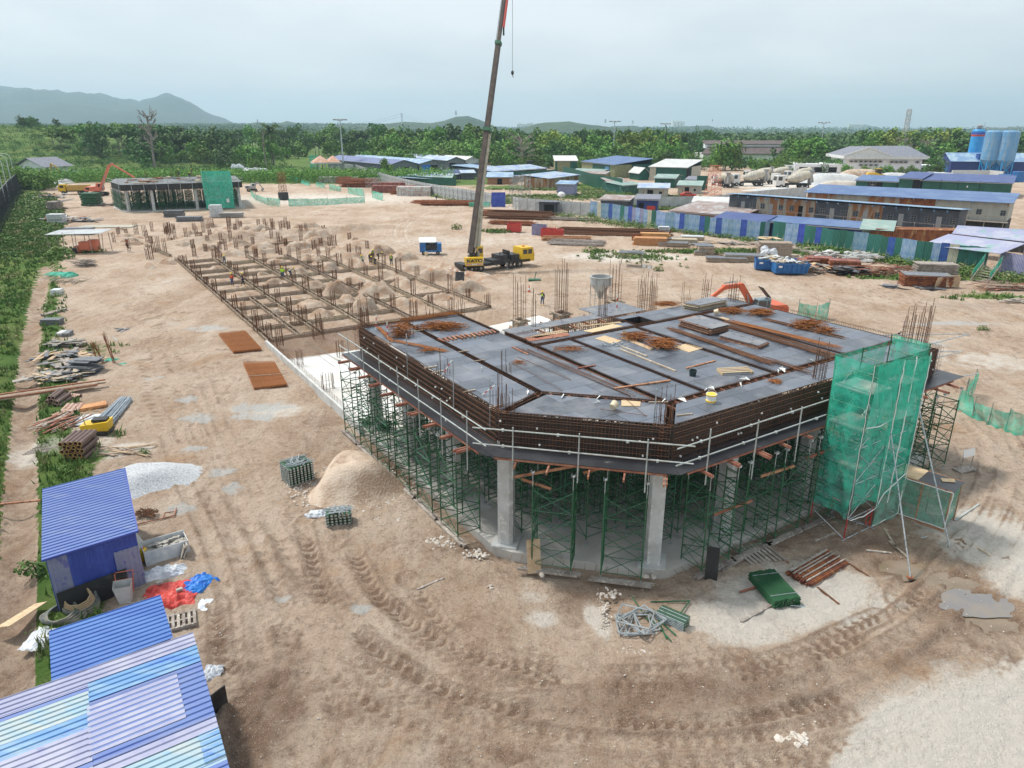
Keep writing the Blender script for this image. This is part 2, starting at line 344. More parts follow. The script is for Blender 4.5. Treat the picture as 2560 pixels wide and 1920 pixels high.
mk('silo_worn',(.05,.27,.55),.6,c2=(.24,.38,.50),sc_=.5,thr=(.3,.8),st=(1.6,1.6,.2),c3=(.36,.42,.45),sc3=.9,thr3=(.5,.8))
mk('drum',(.52,.47,.36),.7,c2=(.40,.38,.34),sc_=.8,c3=(.62,.6,.55),sc3=1.5)
mk('drum_grey',(.42,.43,.42),.7,c2=(.32,.33,.33),sc_=.8)
mk('steel_grey',(.30,.31,.32),.6,c2=(.38,.36,.33),sc_=1)
mk('mast',(.5,.54,.57),.5,.3)
mk('boom',(.055,.04,.035),.5,c2=(.10,.07,.05),sc_=1.2);mk('boom_pale',(.42,.40,.33),.55,c2=(.32,.28,.2),sc_=1.5)
mk('leaf',(.10,.215,.03),.8,c2=(.15,.28,.04),sc_=.55,thr=(.4,.6),rnd=.28)
mk('leaf_dark',(.06,.14,.03),.8,c2=(.09,.18,.038),sc_=.5,thr=(.4,.6),rnd=.28)
mk('leaf_yellow',(.22,.27,.035),.8,c2=(.15,.24,.035),sc_=.5,thr=(.4,.6),rnd=.2)
mk('shrub',(.05,.13,.018),.8,c2=(.09,.19,.025),sc_=.05,thr=(.4,.6),c3=(.03,.08,.02),sc3=.25,world=True)
mk('forest',(.05,.11,.034),.85,c2=(.075,.145,.04),sc_=.01,thr=(.4,.6),c3=(.07,.11,.03),sc3=.03,thr3=(.56,.7),world=True)
mk('grass',(.12,.21,.04),.8,c2=(.07,.15,.03),sc_=.3,thr=(.4,.6),c3=(.27,.26,.12),sc3=.35,thr3=(.52,.64),world=True)
mk('bark',(.16,.13,.10),.9,c2=(.26,.23,.2),sc_=2);mk('dead_wood',(.30,.25,.22),.9,c2=(.2,.17,.15),sc_=2)
mk('hill',(.028,.062,.028),.95,c2=(.045,.08,.03),sc_=.004,c3=(.02,.045,.02),sc3=.012,bump=12,bsc=.02,world=True)
mk('hill_bare',(.02,.045,.03),.95,c2=(.03,.055,.035),sc_=.002,c3=(.42,.3,.24),sc3=.0016,thr3=(.70,.72),bump=14,bsc=.01,world=True)
def vnoise(x,y,seed=0):
 xi=np.floor(x).astype(np.int64);yi=np.floor(y).astype(np.int64);fx=x-xi;fy=y-yi
 fx=fx*fx*(3-2*fx);fy=fy*fy*(3-2*fy)
 def hsh(a,b):
  n=(a*374761393+b*668265263+seed*974634777)&0x7fffffff
  n=((n^(n>>13))*1274126177)&0x7fffffff
  return((n^(n>>16))&0xffff)/65535.
 return(hsh(xi,yi)*(1-fx)+hsh(xi+1,yi)*fx)*(1-fy)+(hsh(xi,yi+1)*(1-fx)+hsh(xi+1,yi+1)*fx)*fy
def fbm(x,y,o=4,seed=0):
 r=0;a=.5
 for i in range(o):r=r+a*vnoise(x,y,seed+i);x=x*2.03+17.3;y=y*2.03+9.1;a*=.5
 return r/(1-.5**o)
def sstep(x,a,b):t=np.clip((x-a)/(b-a),0,1);return t*t*(3-2*t)
def polyd(x,y,pts):
 """distance to a polyline, and arclength along it"""
 bd=np.full(x.shape,1e9);bs=np.zeros(x.shape);acc=0
 for(ax,ay),(bx_,by)in zip(pts,pts[1:]):
  dx,dy=bx_-ax,by-ay;l2=dx*dx+dy*dy;l=math.sqrt(l2)
  t=np.clip(((x-ax)*dx+(y-ay)*dy)/l2,0,1);d=np.hypot(x-ax-t*dx,y-ay-t*dy)
  k=d<bd;bd[k]=d[k];bs[k]=(acc+t*l)[k];acc+=l
 return bd,bs
def smoothline(ps,n=6):
 ps=[Vector(p[:2])for p in ps];ps=[ps[0]*2-ps[1]]+ps+[ps[-1]*2-ps[-2]];o=[]
 for i in range(1,len(ps)-2):
  for k in range(n):
   t=k/n;p0,p1,p2,p3=ps[i-1:i+3]
   o.append(tuple(.5*((2*p1)+(p2-p0)*t+(2*p0-5*p1+4*p2-p3)*t*t+(3*p1-p0-3*p2+p3)*t**3)))
 o.append(tuple(ps[-2]));return o
PUD=((2105,1300,1.3,0),(2060,1255,1.,0),(2150,1345,.9,0),(1945,1225,1.1,0))
DITCH=smoothline([V(*p)for p in((10,1590),(22,1400),(35,1200),(45,1000),(55,880),(62,760),(80,650),(98,575))])
def hill_h(x,y):
 base=np.interp(-x,[60,115,174,215,250,275,420],[1,2,5.,9,14,18.5,21])
 h=sstep(y+.12*x,262,420)*base*sstep(-x,-10,70)*(1-.9*sstep(y,500,800))
 st=2.6;q=h/st;f=q-np.floor(q);h=(np.floor(q)+sstep(f,.35,.75))*st*.8+h*.2
 return h
def ground_h(x,y,fine=True):
 h=hill_h(x,y)+(fbm(x*.05,y*.05,3,5)-.5)*.3*sstep(np.hypot(x,y),40,120)
 h=h-sstep(y,520,1500)*14*sstep(x,-900,100)
 if fine:
  rough=fbm(x*.55,y*.55,4,1)-.5;h=h+rough*.2+(fbm(x*2.6,y*2.6,3,41)-.5)*.09*(.5+sstep(fbm(x*.2,y*.2,2,77),.42,.6))
  h=h+(np.abs(fbm(x*1.7,y*1.7,3,8)-.5))*.26*sstep(fbm(x*.12,y*.12,2,31),.45,.6)
 return h
TR=[ 
(((470,1640),(560,1420),(520,1200),(420,1000),(350,800),(300,640),(262,520)),1.9,1.,0),
(((640,1659),(600,1500),(560,1300),(470,1090),(400,880),(350,700),(305,560)),1.9,.7,0),
(((560,1659),(520,1560),(500,1470),(470,1400)),0,1.3,1),
(((700,1130),(760,1290),(920,1420),(1130,1490),(1400,1520),(1650,1500),(1880,1420),(2040,1310),(2130,1180)),1.9,1.2,1),
(((620,1200),(720,1380),(900,1520),(1150,1590),(1450,1610),(1750,1580),(1980,1500),(2130,1400)),1.9,.8,1),
(((1100,1480),(1300,1458),(1500,1455),(1700,1420),(1900,1330)),0,1.,1),
(((880,1250),(990,1380),(1200,1440),(1420,1440),(1600,1420)),0,.8,1),
(((1990,1300),(2100,1180),(2170,1050),(2150,950),(2060,860),(2020,790)),1.9,1.,0),
(((2212,800),(2100,720),(1950,660),(1800,620),(1600,590),(1400,560),(1250,500),(1150,460)),2.,1.,0),
(((2212,740),(2000,660),(1800,600),(1600,560),(1350,520),(1200,480)),1.9,.8,0),
(((2212,690),(2050,720),(1900,760)),1.9,.8,0),
(((1100,470),(980,462),(880,480),(870,520),(960,560),(1100,590),(1300,600),(1600,610)),2.,1.2,0),
(((560,462),(750,455),(900,440),(1080,448)),2.,1.,0),(((230,480),(400,475),(560,462)),2.,1.,0),
(((262,520),(230,480),(190,450),(185,420),(230,405)),2.,1.,0),(((1080,448),(980,425),(800,400),(720,380)),2.,.8,0),
(((505,1400),(520,1500),(560,1600),(580,1659)),0,1.2,1),(((470,1300),(480,1420),(505,1530),(520,1659)),0,1.0,1)]
for q_,dx_,dy_,st_ in((3,25,38,.6),(3,-30,-26,.5),(4,-20,40,.7),(0,55,0,.7),(0,-45,10,.5),(1,60,0,.6),(7,-40,20,.7),(7,35,10,.6),(8,0,-22,.8),(9,0,26,.6)):TR.append((tuple((x+dx_,y+dy_)for x,y in TR[q_][0]),TR[q_][1]*.9,st_,TR[q_][3]))
def grid_axis(lo,hi,fine,far0,far1,g=1.16):
 a=list(np.arange(lo,hi+1e-6,fine));d=fine
 while a[-1]<far1:d*=g;a.append(a[-1]+d)
 d=fine;b=[lo]
 while b[-1]>far0:d*=g;b.append(b[-1]-d)
 return np.array(sorted(set(b[1:]))+a)
def axis2(segs):
 """segments (start, end, step), then steps grow to the far limits"""
 a=[]
 for lo,hi,st in segs:a+=list(np.arange(lo,hi,st))
 return a
def grow(a,st,lim,g=1.13):
 d=st;s=1 if lim>a[-1]else-1
 while(a[-1]-lim)*s<0:d*=g;a.append(a[-1]+s*d)
 return a
xs=axis2([(-24,38,.11)]);xl=list(np.arange(-24,-60,-.45));l2=list(np.arange(xl[-1]-1,-120,-1.));l3=grow([l2[-1]],1.,-9000)
xr=list(np.arange(38,60,.4));r2=list(np.arange(xr[-1]+1,130,1.));r3=grow([r2[-1]],1.,9000)
XS=np.array(sorted(l3[1:]+l2+xl[1:]+xs+xr[1:]+r2+r3[1:]))
ys=list(np.arange(12,38,.1))+list(np.arange(38,56,.16));yu=grow([ys[-1]],.15,75,1.06);y2=list(np.arange(yu[-1]+.7,200,.7));y3=grow([y2[-1]],.7,9500,1.06);yd=grow([12],.15,-200)
YS=np.array(sorted(yd[1:]+ys+yu[1:]+y2+y3[1:]))
gx,gy=np.meshgrid(XS,YS);X=gx.ravel();Y=gy.ravel()
Z=ground_h(X,Y)
near=(Y<260)&(Y>5)&(np.abs(X)<150)
Zn=Z[near];Xn=X[near];Yn=Y[near]
tk=np.zeros(Xn.shape);dark=np.zeros(Xn.shape);lite=dark.copy()
for pts,gauge,st,tread in TR:
 pl=smoothline([V(*p)for p in pts]);d,s=polyd(Xn,Yn,pl)
 wob=(fbm(Xn*.1,Yn*.1,2,3)-.5)*.8
 for off in((-gauge/2,gauge/2)if gauge else(0,)):
  e=np.abs(d-abs(off)+wob*.2)if gauge else d
  if off<0:continue
  m=np.exp(-(e/.33)**4)*min(st,1.15)*sstep(fbm(Xn*.3,Yn*.3,3,12),.26,.5);tk=np.maximum(tk,m)
  brk=sstep(vnoise(s*.35+gauge,d*0,7),.2,.5)
  Zn=Zn-.055*m;dark=np.maximum(dark,np.exp(-((e-.45)/.13)**2)*.7*min(st,1)*sstep(fbm(Xn*.3,Yn*.3,3,12),.28,.5)*(Yn<90))
  Zn=Zn+np.exp(-((e-.42)/.14)**2)*.045*st*(.6+vnoise(Xn*3,Yn*3,4))
  if tread:Zn=Zn+np.where(e<.38,np.clip(np.sin(s*2*math.pi/.5+e*9)*1.8,-1,1)*.028,0)*m*brk;dark=np.maximum(dark,m*brk*(.3+.6*(np.sin(s*2*math.pi/.5+e*9)<.0)))
 else:lite=np.maximum(lite,np.exp(-((d-abs(off))/.5)**2)*st*.42)
dd,_=polyd(Xn,Yn,DITCH);Zn=Zn-.5*np.exp(-(dd/.95)**2)+.12*np.exp(-((dd-1.6)/.6)**2)
S=Xn*EX+Yn*EY;T=-Xn*EY+Yn*EX
bank=(np.exp(-((T-134)/1.6)**2)*sstep(S,12,20)*sstep(-S,-62,-50))*1.3
Zn=Zn+bank*(.5+fbm(Xn*.4,Yn*.4,3,6))
for px_,py_,rx_,rot_ in PUD:
 c=V(px_,py_);dark=np.maximum(dark,1.1*np.exp(-(((Xn-c.x)/rx_/1.5)**2+((Yn-c.y)/rx_/1.)**2)));Zn=Zn-.32*np.exp(-(((Xn-c.x)/rx_)**2+((Yn-c.y)/(rx_*.55))**2))
pad=sstep(-np.maximum(np.maximum(15-S,S-43),np.maximum(19-T,T-50)),-1.6,.3);Zn=Zn-pad*.25
Z[near]=Zn
zone=np.zeros((len(X),4),np.float32)
def blob(vx,vy,rx,ry,ch,st=1.,rot=0.,vec=None):
 c=vec if vec is not None else V(vx,vy);dx=X-c[0];dy=Y-c[1];a=R(rot)
 u=(dx*math.cos(a)+dy*math.sin(a))/rx;v=(-dx*math.sin(a)+dy*math.cos(a))/ry
 zone[:,ch]=np.maximum(zone[:,ch],st*(1-sstep(np.sqrt(u*u+v*v),.15,1.5)))
for b in((2170,1640,6.5,4,0,1.2,25),(2000,1659,5,1.8,0,1.2,15),(2230,1500,3.2,2.2,0,1.1,20),(2185,1180,3.4,4.6,0,1.6,30),(2230,1270,3,2,0,1,0),
(1750,1290,5,3,0,1.05,10),(1600,1340,3,2,0,1.,0),(1880,1310,2.5,2,0,.6,0),(1950,760,7,5,0,.7,0),(2150,780,6,4,0,.65,0),(1350,555,14,7,0,.85,0),(1700,560,10,7,0,.6,0),
(1000,520,30,12,0,.5,0),(700,430,50,25,0,.7,0),(330,620,6,12,0,.45,0),(590,890,3,2,0,.8,20),(120,965,4,3,0,.9,0),(260,975,3,1.6,0,.9,20),(1650,400,30,14,0,1,0),(1150,505,12,5,0,.5,0),
(1290,1330,.6,1.6,0,1,8),(1175,1330,.9,.9,0,.8,0),(1150,1280,.9,.6,0,.7,0),(1620,640,10,5,0,.55,0),(2080,660,6,5,0,.4,0),(1200,450,18,5,0,.8,0),(860,470,16,8,0,.4,0)):
 blob(b[0],b[1],b[2],b[3],b[4],b[5],b[6])
for b in((870,1000,2.5,3.,.8,50),(1000,1180,4,2,.55,0),(1500,1500,9,1.6,.7,5),(1250,1300,1.4,2.2,.6,0),(800,1020,1.6,1.5,.8,0),(1700,1160,4,1.6,.6,10),(1870,1180,3.,1.5,.7,0),(2100,1330,3,2,.7,30),
(560,1560,1.8,4.5,.9,0),(640,1250,4,2,.4,0),(950,1550,6,3,.35,0),(2100,660,9,3,.5,10),(520,760,5,6,.35,0),(1100,1650,6,2,.4,0),(2000,1400,5,1.2,.6,30),(700,910,3,2.4,.5,0),(500,470,20,3,.6,10),
(600,520,16,5,.5,0),(680,960,3,4,.45,0)):
 blob(b[0],b[1],b[2],b[3],1,b[4],b[5])
for b in((405,865,1.1,1),(430,905,1.5,1.2),(560,880,3,1.6),(545,900,2.4,1.2),(478,1020,1.,.9),(500,1055,.9,.8),(390,1098,1.2,.8),(420,972,1,.7),(320,818,1,.4),(350,815,1,.4),(1960,740,5,2.),(2060,700,7,1.5),(370,700,1,.8),(450,710,3,1.4),(700,1045,1,.6),(615,1290,.5,.4),(780,1320,.6,.5)):
 blob(b[0],b[1],b[2]*1.1,b[3]*1.1,3,.8)
gl,_=polyd(Xn,Yn,smoothline([V(*p)for p in((-30,1500),(-20,1200),(-10,1000),(5,820),(30,660),(62,540),(88,470),(78,420))]))
verge=1-sstep(gl,2.6,6.2);left=sstep((X+.0)*0+1,0,1)
zone[near,2]=np.maximum(zone[near,2],verge)
DL=smoothline([V(*p)for p in((-120,1600),(95,1400),(88,1250),(95,1050),(100,900),(112,780),(118,680),(122,600),(150,520),(112,440),(88,405))])
dl,_=polyd(Xn,Yn,DL)
for b in((60,600,2.4,9,.9),(120,545,4,5,.8),(190,545,3,1.6,.7),(85,1200,1.3,3,.7),(100,1330,1.,2,.7),(30,850,4,14,1),(10,1100,3,10,1),(0,1350,2.6,7,.9),(1370,556,7,3,.45),(1290,545,3,2,.4),(1460,560,5,2,.35),(1200,445,10,2.4,.6),
(1050,440,10,3,.6),(1180,405,30,12,1),(1280,400,25,9,1),(1400,450,26,4,.9),(1300,425,30,5,.8),(1700,545,24,2.2,.9),(2000,600,12,2.5,1),(2150,640,6,2,.8),(2050,645,3,1.5,.5),(100,395,12,8,.7),(1080,500,4,2,.6)):
 blob(b[0],b[1],b[2],b[3],2,b[4])
dX=np.interp(Y,[q[1]for q in DITCH],[q[0]for q in DITCH]);zone[:,2]=np.maximum(zone[:,2],sstep(dX-X,.6,1.2)*sstep(Y,14,20)*(1-sstep(Y,DITCH[-1][1]-6,DITCH[-1][1])))
wb=sorted([tuple(V(*p)[:2])for p in((1700,1720),(1784,1659),(1850,1570),(1921,1515),(2030,1500),(2147,1468),(2212,1412),(2300,1330))]);zone[:,0]=np.maximum(zone[:,0],1.5*sstep(np.interp(X,[q[0]for q in wb],[q[1]for q in wb])-Y,-.5,.5)*sstep(X,wb[0][0]-1,wb[0][0]))
out_=np.maximum(sstep(Y+.12*X,235,268)*sstep(-X,-12,20),np.maximum(sstep(Y,330,420)*sstep(X,-40,0),sstep(np.interp(Y,[q[1]for q in DL],[q[0]for q in DL])-X,.5,3.5)))
zone[:,2]=np.maximum(zone[:,2],out_*1.3)
zone[near,0]=np.maximum(zone[near,0],lite*sstep(Yn,62,95));zone[near,1]=np.maximum(zone[near,1],dark);dt=1-sstep(dd,.6,1.0);zone[near,2]*=1-dt;zone[near,1]=np.maximum(zone[near,1],dt*.45);zone[near,0]=zone[near,0]*(1-dark*.8)
nx,ny=len(XS),len(YS);ii=np.arange((nx-1)*(ny-1));r_=ii//(nx-1);c_=ii%(nx-1);a_=r_*nx+c_
F=np.stack([a_,a_+1,a_+nx+1,a_+nx],1)
m=bpy.data.materials.new('ground');m.use_nodes=True;nt=m.node_tree;L=nt.links.new;b=nt.nodes['Principled BSDF'];b.inputs['Roughness'].default_value=.95;b.inputs['Specular IOR Level'].default_value=.25
geo=N(nt,'ShaderNodeNewGeometry');at=N(nt,'ShaderNodeAttribute');at.attribute_name='zone';sp=N(nt,'ShaderNodeSeparateColor');L(at.outputs['Color'],sp.inputs[0])
def nse(s,det=6,ro=.6,dist=0,stretch=None):
 n=N(nt,'ShaderNodeTexNoise');n.inputs['Scale'].default_value=s;n.inputs['Detail'].default_value=det;n.inputs['Roughness'].default_value=ro;n.inputs['Distortion'].default_value=dist
 if stretch:
  q=N(nt,'ShaderNodeMapping');q.inputs['Rotation'].default_value=(0,0,stretch[0]);q.inputs['Scale'].default_value=(1,stretch[1],1);L(geo.outputs['Position'],q.inputs[0]);L(q.outputs[0],n.inputs['Vector'])
 else:L(geo.outputs['Position'],n.inputs['Vector'])
 return n.outputs[0]
def mr(v,a,b_,c=0,d=1):
 r=N(nt,'ShaderNodeMapRange');r.inputs[1].default_value=a;r.inputs[2].default_value=b_;r.inputs[3].default_value=c;r.inputs[4].default_value=d;L(v,r.inputs[0]);return r.outputs[0]
def ma(op,a,b_):
 n=N(nt,'ShaderNodeMath',operation=op)
 for i,v in enumerate((a,b_)):
  if isinstance(v,(int,float)):n.inputs[i].default_value=v
  else:L(v,n.inputs[i])
 return n.outputs[0]
def mixc(f,a,b_,fac=1):
 x=N(nt,'ShaderNodeMix',data_type='RGBA')
 L(f,x.inputs[0])
 for i,v in((6,a),(7,b_)):
  if isinstance(v,tuple):x.inputs[i].default_value=(*v,1)
  else:L(v,x.inputs[i])
 return x.outputs[2]
n1=nse(.12,7,.65);n2=nse(.9,7,.7);n3=nse(6,5,.7);n4=nse(.35,6,.7,1.2)
col=mixc(mr(n1,.40,.60),(.45,.32,.225),(.62,.49,.38))
col=mixc(ma('MULTIPLY',mr(nse(.30,6,.7,.5,(.35,.25)),.50,.62),.55),col,(.68,.57,.46))
col=mixc(ma('MULTIPLY',mr(nse(.5,6,.75,.8,(-.6,.3)),.54,.66),.5),col,(.33,.215,.15))
col=mixc(ma('MULTIPLY',mr(n4,.52,.68),.75),col,(.50,.40,.30))
col=mixc(ma('MULTIPLY',mr(n2,.54,.68),.5),col,(.225,.135,.085))
n5=nse(3.2,8,.78,.4);col=mixc(ma('MULTIPLY',mr(n5,.52,.62),.45),col,(.21,.13,.085));col=mixc(ma('MULTIPLY',mr(n5,.46,.36),.5),col,(.56,.45,.35))
n6=nse(1.6,8,.75,.8,(.9,.22));col=mixc(ma('MULTIPLY',mr(n6,.56,.66),.45),col,(.24,.15,.10))
col=mixc(ma('MULTIPLY',mr(nse(.22,6,.6,.6),.58,.68),.5),col,(.42,.24,.12))
dk=mr(ma('ADD',sp.outputs[1],ma('MULTIPLY',ma('SUBTRACT',n2,.5),1.3)),.25,.85,0,.8);col=mixc(dk,col,(.205,.125,.08))
pl=mr(ma('ADD',sp.outputs[0],ma('MULTIPLY',ma('SUBTRACT',n2,.5),1.4)),.38,.72,0,.9);col=mixc(pl,col,(.74,.68,.60))
pl2=mr(ma('ADD',at.outputs['Alpha'],ma('MULTIPLY',ma('SUBTRACT',n2,.5),1.7)),.5,.72,0,.85);col=mixc(pl2,col,(.53,.53,.51))
sk=nse(24,3,.6);col=mixc(ma('MULTIPLY',mr(sk,.60,.65),.8),col,(.66,.58,.5))
col=mixc(ma('MULTIPLY',mr(nse(9,6,.8),.36,.47,1,0),.5),col,(.16,.10,.07))
gn=mr(ma('ADD',sp.outputs[2],ma('MULTIPLY',ma('SUBTRACT',nse(.5,6,.7),.5),1.5)),.45,.62);gcol=mixc(mr(nse(.16,5,.6),.4,.62),(.07,.15,.025),(.15,.20,.05))
gcol=mixc(mr(nse(.02,5,.6),.55,.62),gcol,(.10,.13,.04));col=mixc(gn,col,gcol)
L(col,b.inputs['Base Color'])
pl=mr(ma('ADD',sp.outputs[0],ma('MULTIPLY',ma('SUBTRACT',n1,.5),1.2)),.7,1.1,0,.7);col=mixc(pl,col,(.72,.67,.60));L(col,b.inputs['Base Color'])
bh=ma('ADD',ma('ADD',ma('MULTIPLY',n5,1.1),ma('MULTIPLY',n3,.6)),ma('ADD',ma('MULTIPLY',n2,1.6),ma('MULTIPLY',sk,.25)))
bp=N(nt,'ShaderNodeBump');bp.inputs['Strength'].default_value=.9;bp.inputs['Distance'].default_value=.22;L(bh,bp.inputs['Height']);L(bp.outputs[0],b.inputs['Normal'])
M['ground']=m
gme=npmesh('ground',np.stack([X,Y,Z],1),F,m,True)
ca=gme.color_attributes.new('zone','FLOAT_COLOR','POINT');ca.data.foreach_set('color',zone.ravel())
tag(link('ground',gme),kind='structure')
def gz(x,y):return float(ground_h(np.array([float(x)]),np.array([float(y)]),False)[0])
def fx(x,y):
 """true height of the site's surface, with its ruts left out"""
 return float(ground_h(np.array([float(x)]),np.array([float(y)]),True)[0])
def ridge(name,pts,D,depth,mt,rough=1.,n=200):
 """pts: skyline seen in the photograph; D distance; a real ridge with a near and a far slope"""
 px=np.array([p[0]for p in pts],float)*KV;py=np.array([p[1]for p in pts],float)*KV
 xs_=np.linspace(px[0],px[-1],n);ysk=np.interp(xs_,px,py);rows=26
 tops=np.array([tuple(RAY(a,b,D))for a,b in zip(xs_,ysk)])
 t=np.linspace(-1,1,rows)[:,None];prof=np.maximum(np.cos(t*math.pi/2),0)**1.3
 dist=D+t*depth+0*tops[None,:,0];x=tops[None,:,0]*dist/D
 nn=fbm(x*.0045*rough,dist*.0045*rough,5,9)-.5;nc=fbm(x*.03,dist*.03,3,2)-.5
 z=-25+(tops[None,:,2]+25)*prof*(1+np.where(np.abs(t)>.04,nn*.9,0)*(1-prof*.6))+nc*D*.0012*prof
 co=np.stack([x.ravel(),dist.ravel(),z.ravel()],1)
 ii=np.arange((n-1)*(rows-1));r=ii//(n-1);c=ii%(n-1);a=r*n+c
 return tag(link(name,npmesh(name,co,np.stack([a,a+1,a+n+1,a+n],1),mt,True)),kind='structure')
ridge('hills',[(-200,215),(-60,196),(0,192),(60,190),(100,193),(150,198),(215,205),(262,219),(300,222),(340,212),(365,209),(395,219),(440,243),(480,256),(520,272),(600,284)],5200,1500,M['hill_bare'])
ridge('hills',[(-200,236),(0,228),(100,222),(190,226),(260,236),(330,246),(400,252),(460,262),(540,284)],4300,900,M['hill_bare'])
ridge('hills',[(440,284),(500,272),(560,266),(590,270),(620,262),(650,268),(700,276),(740,280)],2600,400,M['hill'])
ridge('hills',[(640,284),(690,272),(740,268),(800,267),(870,263),(930,268),(960,262),(985,252),(1010,249),(1035,255),(1075,273),(1110,280),(1180,286)],2200,420,M['hill'])
ridge('hills',[(1060,288),(1110,281),(1130,276),(1160,267),(1230,265),(1270,272),(1340,279),(1400,286)],2000,350,M['hill'])
ridge('hills',[(1280,286),(1330,270),(1370,269),(1410,278),(1450,283),(1500,288)],3000,350,M['hill'])
ridge('hills',[(1400,288),(1440,280),(1480,274),(1530,273),(1560,280),(1640,287)],3600,400,M['hill'])
ridge('hills',[(1560,284),(1640,282),(1700,279),(1830,276),(1870,270),(1905,278),(1960,277),(2020,281),(2060,275),(2110,282),(2212,272),(2300,268)],6200,900,M['hill'])
ridge('hills',[(380,290),(480,282),(560,280),(700,283),(850,284),(1000,285),(1200,287),(1400,288),(1500,289)],1500,260,M['hill'])
hb=MB();hb.bx(-9000,9000,-260,9400,-60,320)
hm=bpy.data.materials.new('haze');hm.use_nodes=True;hn=hm.node_tree;hn.nodes.clear()
ho=N(hn,'ShaderNodeOutputMaterial');hv=N(hn,'ShaderNodeVolumePrincipled');hv.inputs['Color'].default_value=(.58,.78,.96,1);hv.inputs['Density'].default_value=.000145;hv.inputs['Anisotropy'].default_value=.3
hn.links.new(hv.outputs[0],ho.inputs['Volume'])
HZ=tag(hb.build('haze',hm),kind='stuff')
# ============================================================ the unfinished building
def plymat(name,base,joint,dust,rough):
 m=bpy.data.materials.new(name);m.use_nodes=True;nt=m.node_tree;L=nt.links.new;b=nt.nodes['Principled BSDF']
 tcn=N(nt,'ShaderNodeTexCoord');br=N(nt,'ShaderNodeTexBrick');L(tcn.outputs['Object'],br.inputs['Vector'])
 br.offset=.5;br.inputs['Scale'].default_value=1;br.inputs['Mortar Size'].default_value=.022;br.inputs['Brick Width'].default_value=2.44;br.inputs['Row Height'].default_value=1.22
 br.inputs['Color1'].default_value=(*base,1);br.inputs['Color2'].default_value=(*[x*2.3 for x in base],1);br.inputs['Mortar'].default_value=(*joint,1)
 n=N(nt,'ShaderNodeTexNoise');n.inputs['Scale'].default_value=.55;n.inputs['Detail'].default_value=9;n.inputs['Roughness'].default_value=.68;L(tcn.outputs['Object'],n.inputs['Vector'])
 r=N(nt,'ShaderNodeMapRange');r.inputs[1].default_value=.45;r.inputs[2].default_value=.78;r.inputs[4].default_value=.85;L(n.outputs[0],r.inputs[0])
 x=N(nt,'ShaderNodeMix',data_type='RGBA');L(r.outputs[0],x.inputs[0]);L(br.outputs[0],x.inputs[6]);x.inputs[7].default_value=(*dust,1)
 n2=N(nt,'ShaderNodeTexNoise');n2.inputs['Scale'].default_value=3.2;n2.inputs['Detail'].default_value=8;n2.inputs['Roughness'].default_value=.8;n2.inputs['Distortion'].default_value=1;L(tcn.outputs['Object'],n2.inputs['Vector'])
 r2=N(nt,'ShaderNodeMapRange');r2.inputs[1].default_value=.60;r2.inputs[2].default_value=.72;r2.inputs[4].default_value=.5;L(n2.outputs[0],r2.inputs[0])
 y=N(nt,'ShaderNodeMix',data_type='RGBA');L(r2.outputs[0],y.inputs[0]);L(x.outputs[2],y.inputs[6]);y.inputs[7].default_value=(.42,.41,.39,1);L(y.outputs[2],b.inputs['Base Color'])
 r3=N(nt,'ShaderNodeMapRange');r3.inputs[1].default_value=.4;r3.inputs[2].default_value=.65;r3.inputs[3].default_value=rough;r3.inputs[4].default_value=.75;L(n.outputs[0],r3.inputs[0]);L(r3.outputs[0],b.inputs['Roughness'])
 b.inputs['Specular IOR Level'].default_value=.7
 return m
M['deck']=plymat('film_faced_plywood',(.055,.064,.082),(.015,.015,.015),(.27,.28,.30),.24)
ZD=7.05
def stirrups(mb,a,b,wd,z0,z1,sp=.2,r=.009,nl=3,side=0,ext=0.):
 a,b=Vector(a),Vector(b);d=b-a;l=d.length;d.normalize();x=Vector((-d.y,d.x,0));n=max(2,int(l/sp))
 up=Vector((0,0,1))
 for i in range(n+1):
  p=a+d*(l*i/n)+d*U(-.02,.02);q=[p-x*wd/2+up*z0,p-x*wd/2+up*(z1+ext),p+x*wd/2+up*(z1+ext),p+x*wd/2+up*z0]
  mb.tube(q[0],q[1],r,3,cap=False);mb.tube(q[1],q[2],r,3,cap=False);mb.tube(q[3],q[2],r,3,cap=False)
 for sgn in(-1,1):
  for k in range(nl):
   z=z0+(z1-z0)*k/max(1,nl-1);e=x*sgn*(wd/2+.01)
   ps=[a+e+up*z];m_=max(1,int(l/3))
   for j in range(1,m_+1):ps.append(a+d*l*j/m_+e+up*(z+U(-.015,.015)))
   mb.path(ps,r*1.3,3)
def starter(mb,c,h0,h1,w_,n,r=.016,ties=3):
 """bundle of column bars standing up, tied with stirrups"""
 ps=[]
 for i in range(n):
  t=2*math.pi*i/n;k=max(abs(math.cos(t)),abs(math.sin(t)));p=Vector((math.cos(t)/k*w_/2,math.sin(t)/k*w_/2,0));ps.append(p)
  hh=h1*U(.9,1.04);le=Vector((U(-.04,.04),U(-.04,.04),0));mb.tube(Vector(c)+p+Vector((0,0,h0)),Vector(c)+p+le+Vector((0,0,hh)),r,4)
 for k in range(ties):
  z=h0+(h1-h0)*(.12+.6*k/max(1,ties));e=w_/2*1.04
  q=[Vector(c)+Vector((sx*e,sy*e,z))for sx,sy in((-1,-1),(1,-1),(1,1),(-1,1),(-1,-1))];mb.path(q,r*.6,3)
FR=thing('unfinished_building','unfinished building: pale concrete slab and thick pale columns standing under the black deck','building under construction',(0,0,0),YAW)
slab=[(15.0,50),(15.0,26.5),(15.05,24.9),(15.5,24.1),(20.0,19.5),(20.6,19.15),(22,19.1),(42.2,19.1),(42.2,50),(24.5,50)]
mb=MB();mb.prism(slab,-.55,.2);mb.build('slab',M['slab'],FR)
mb=MB()
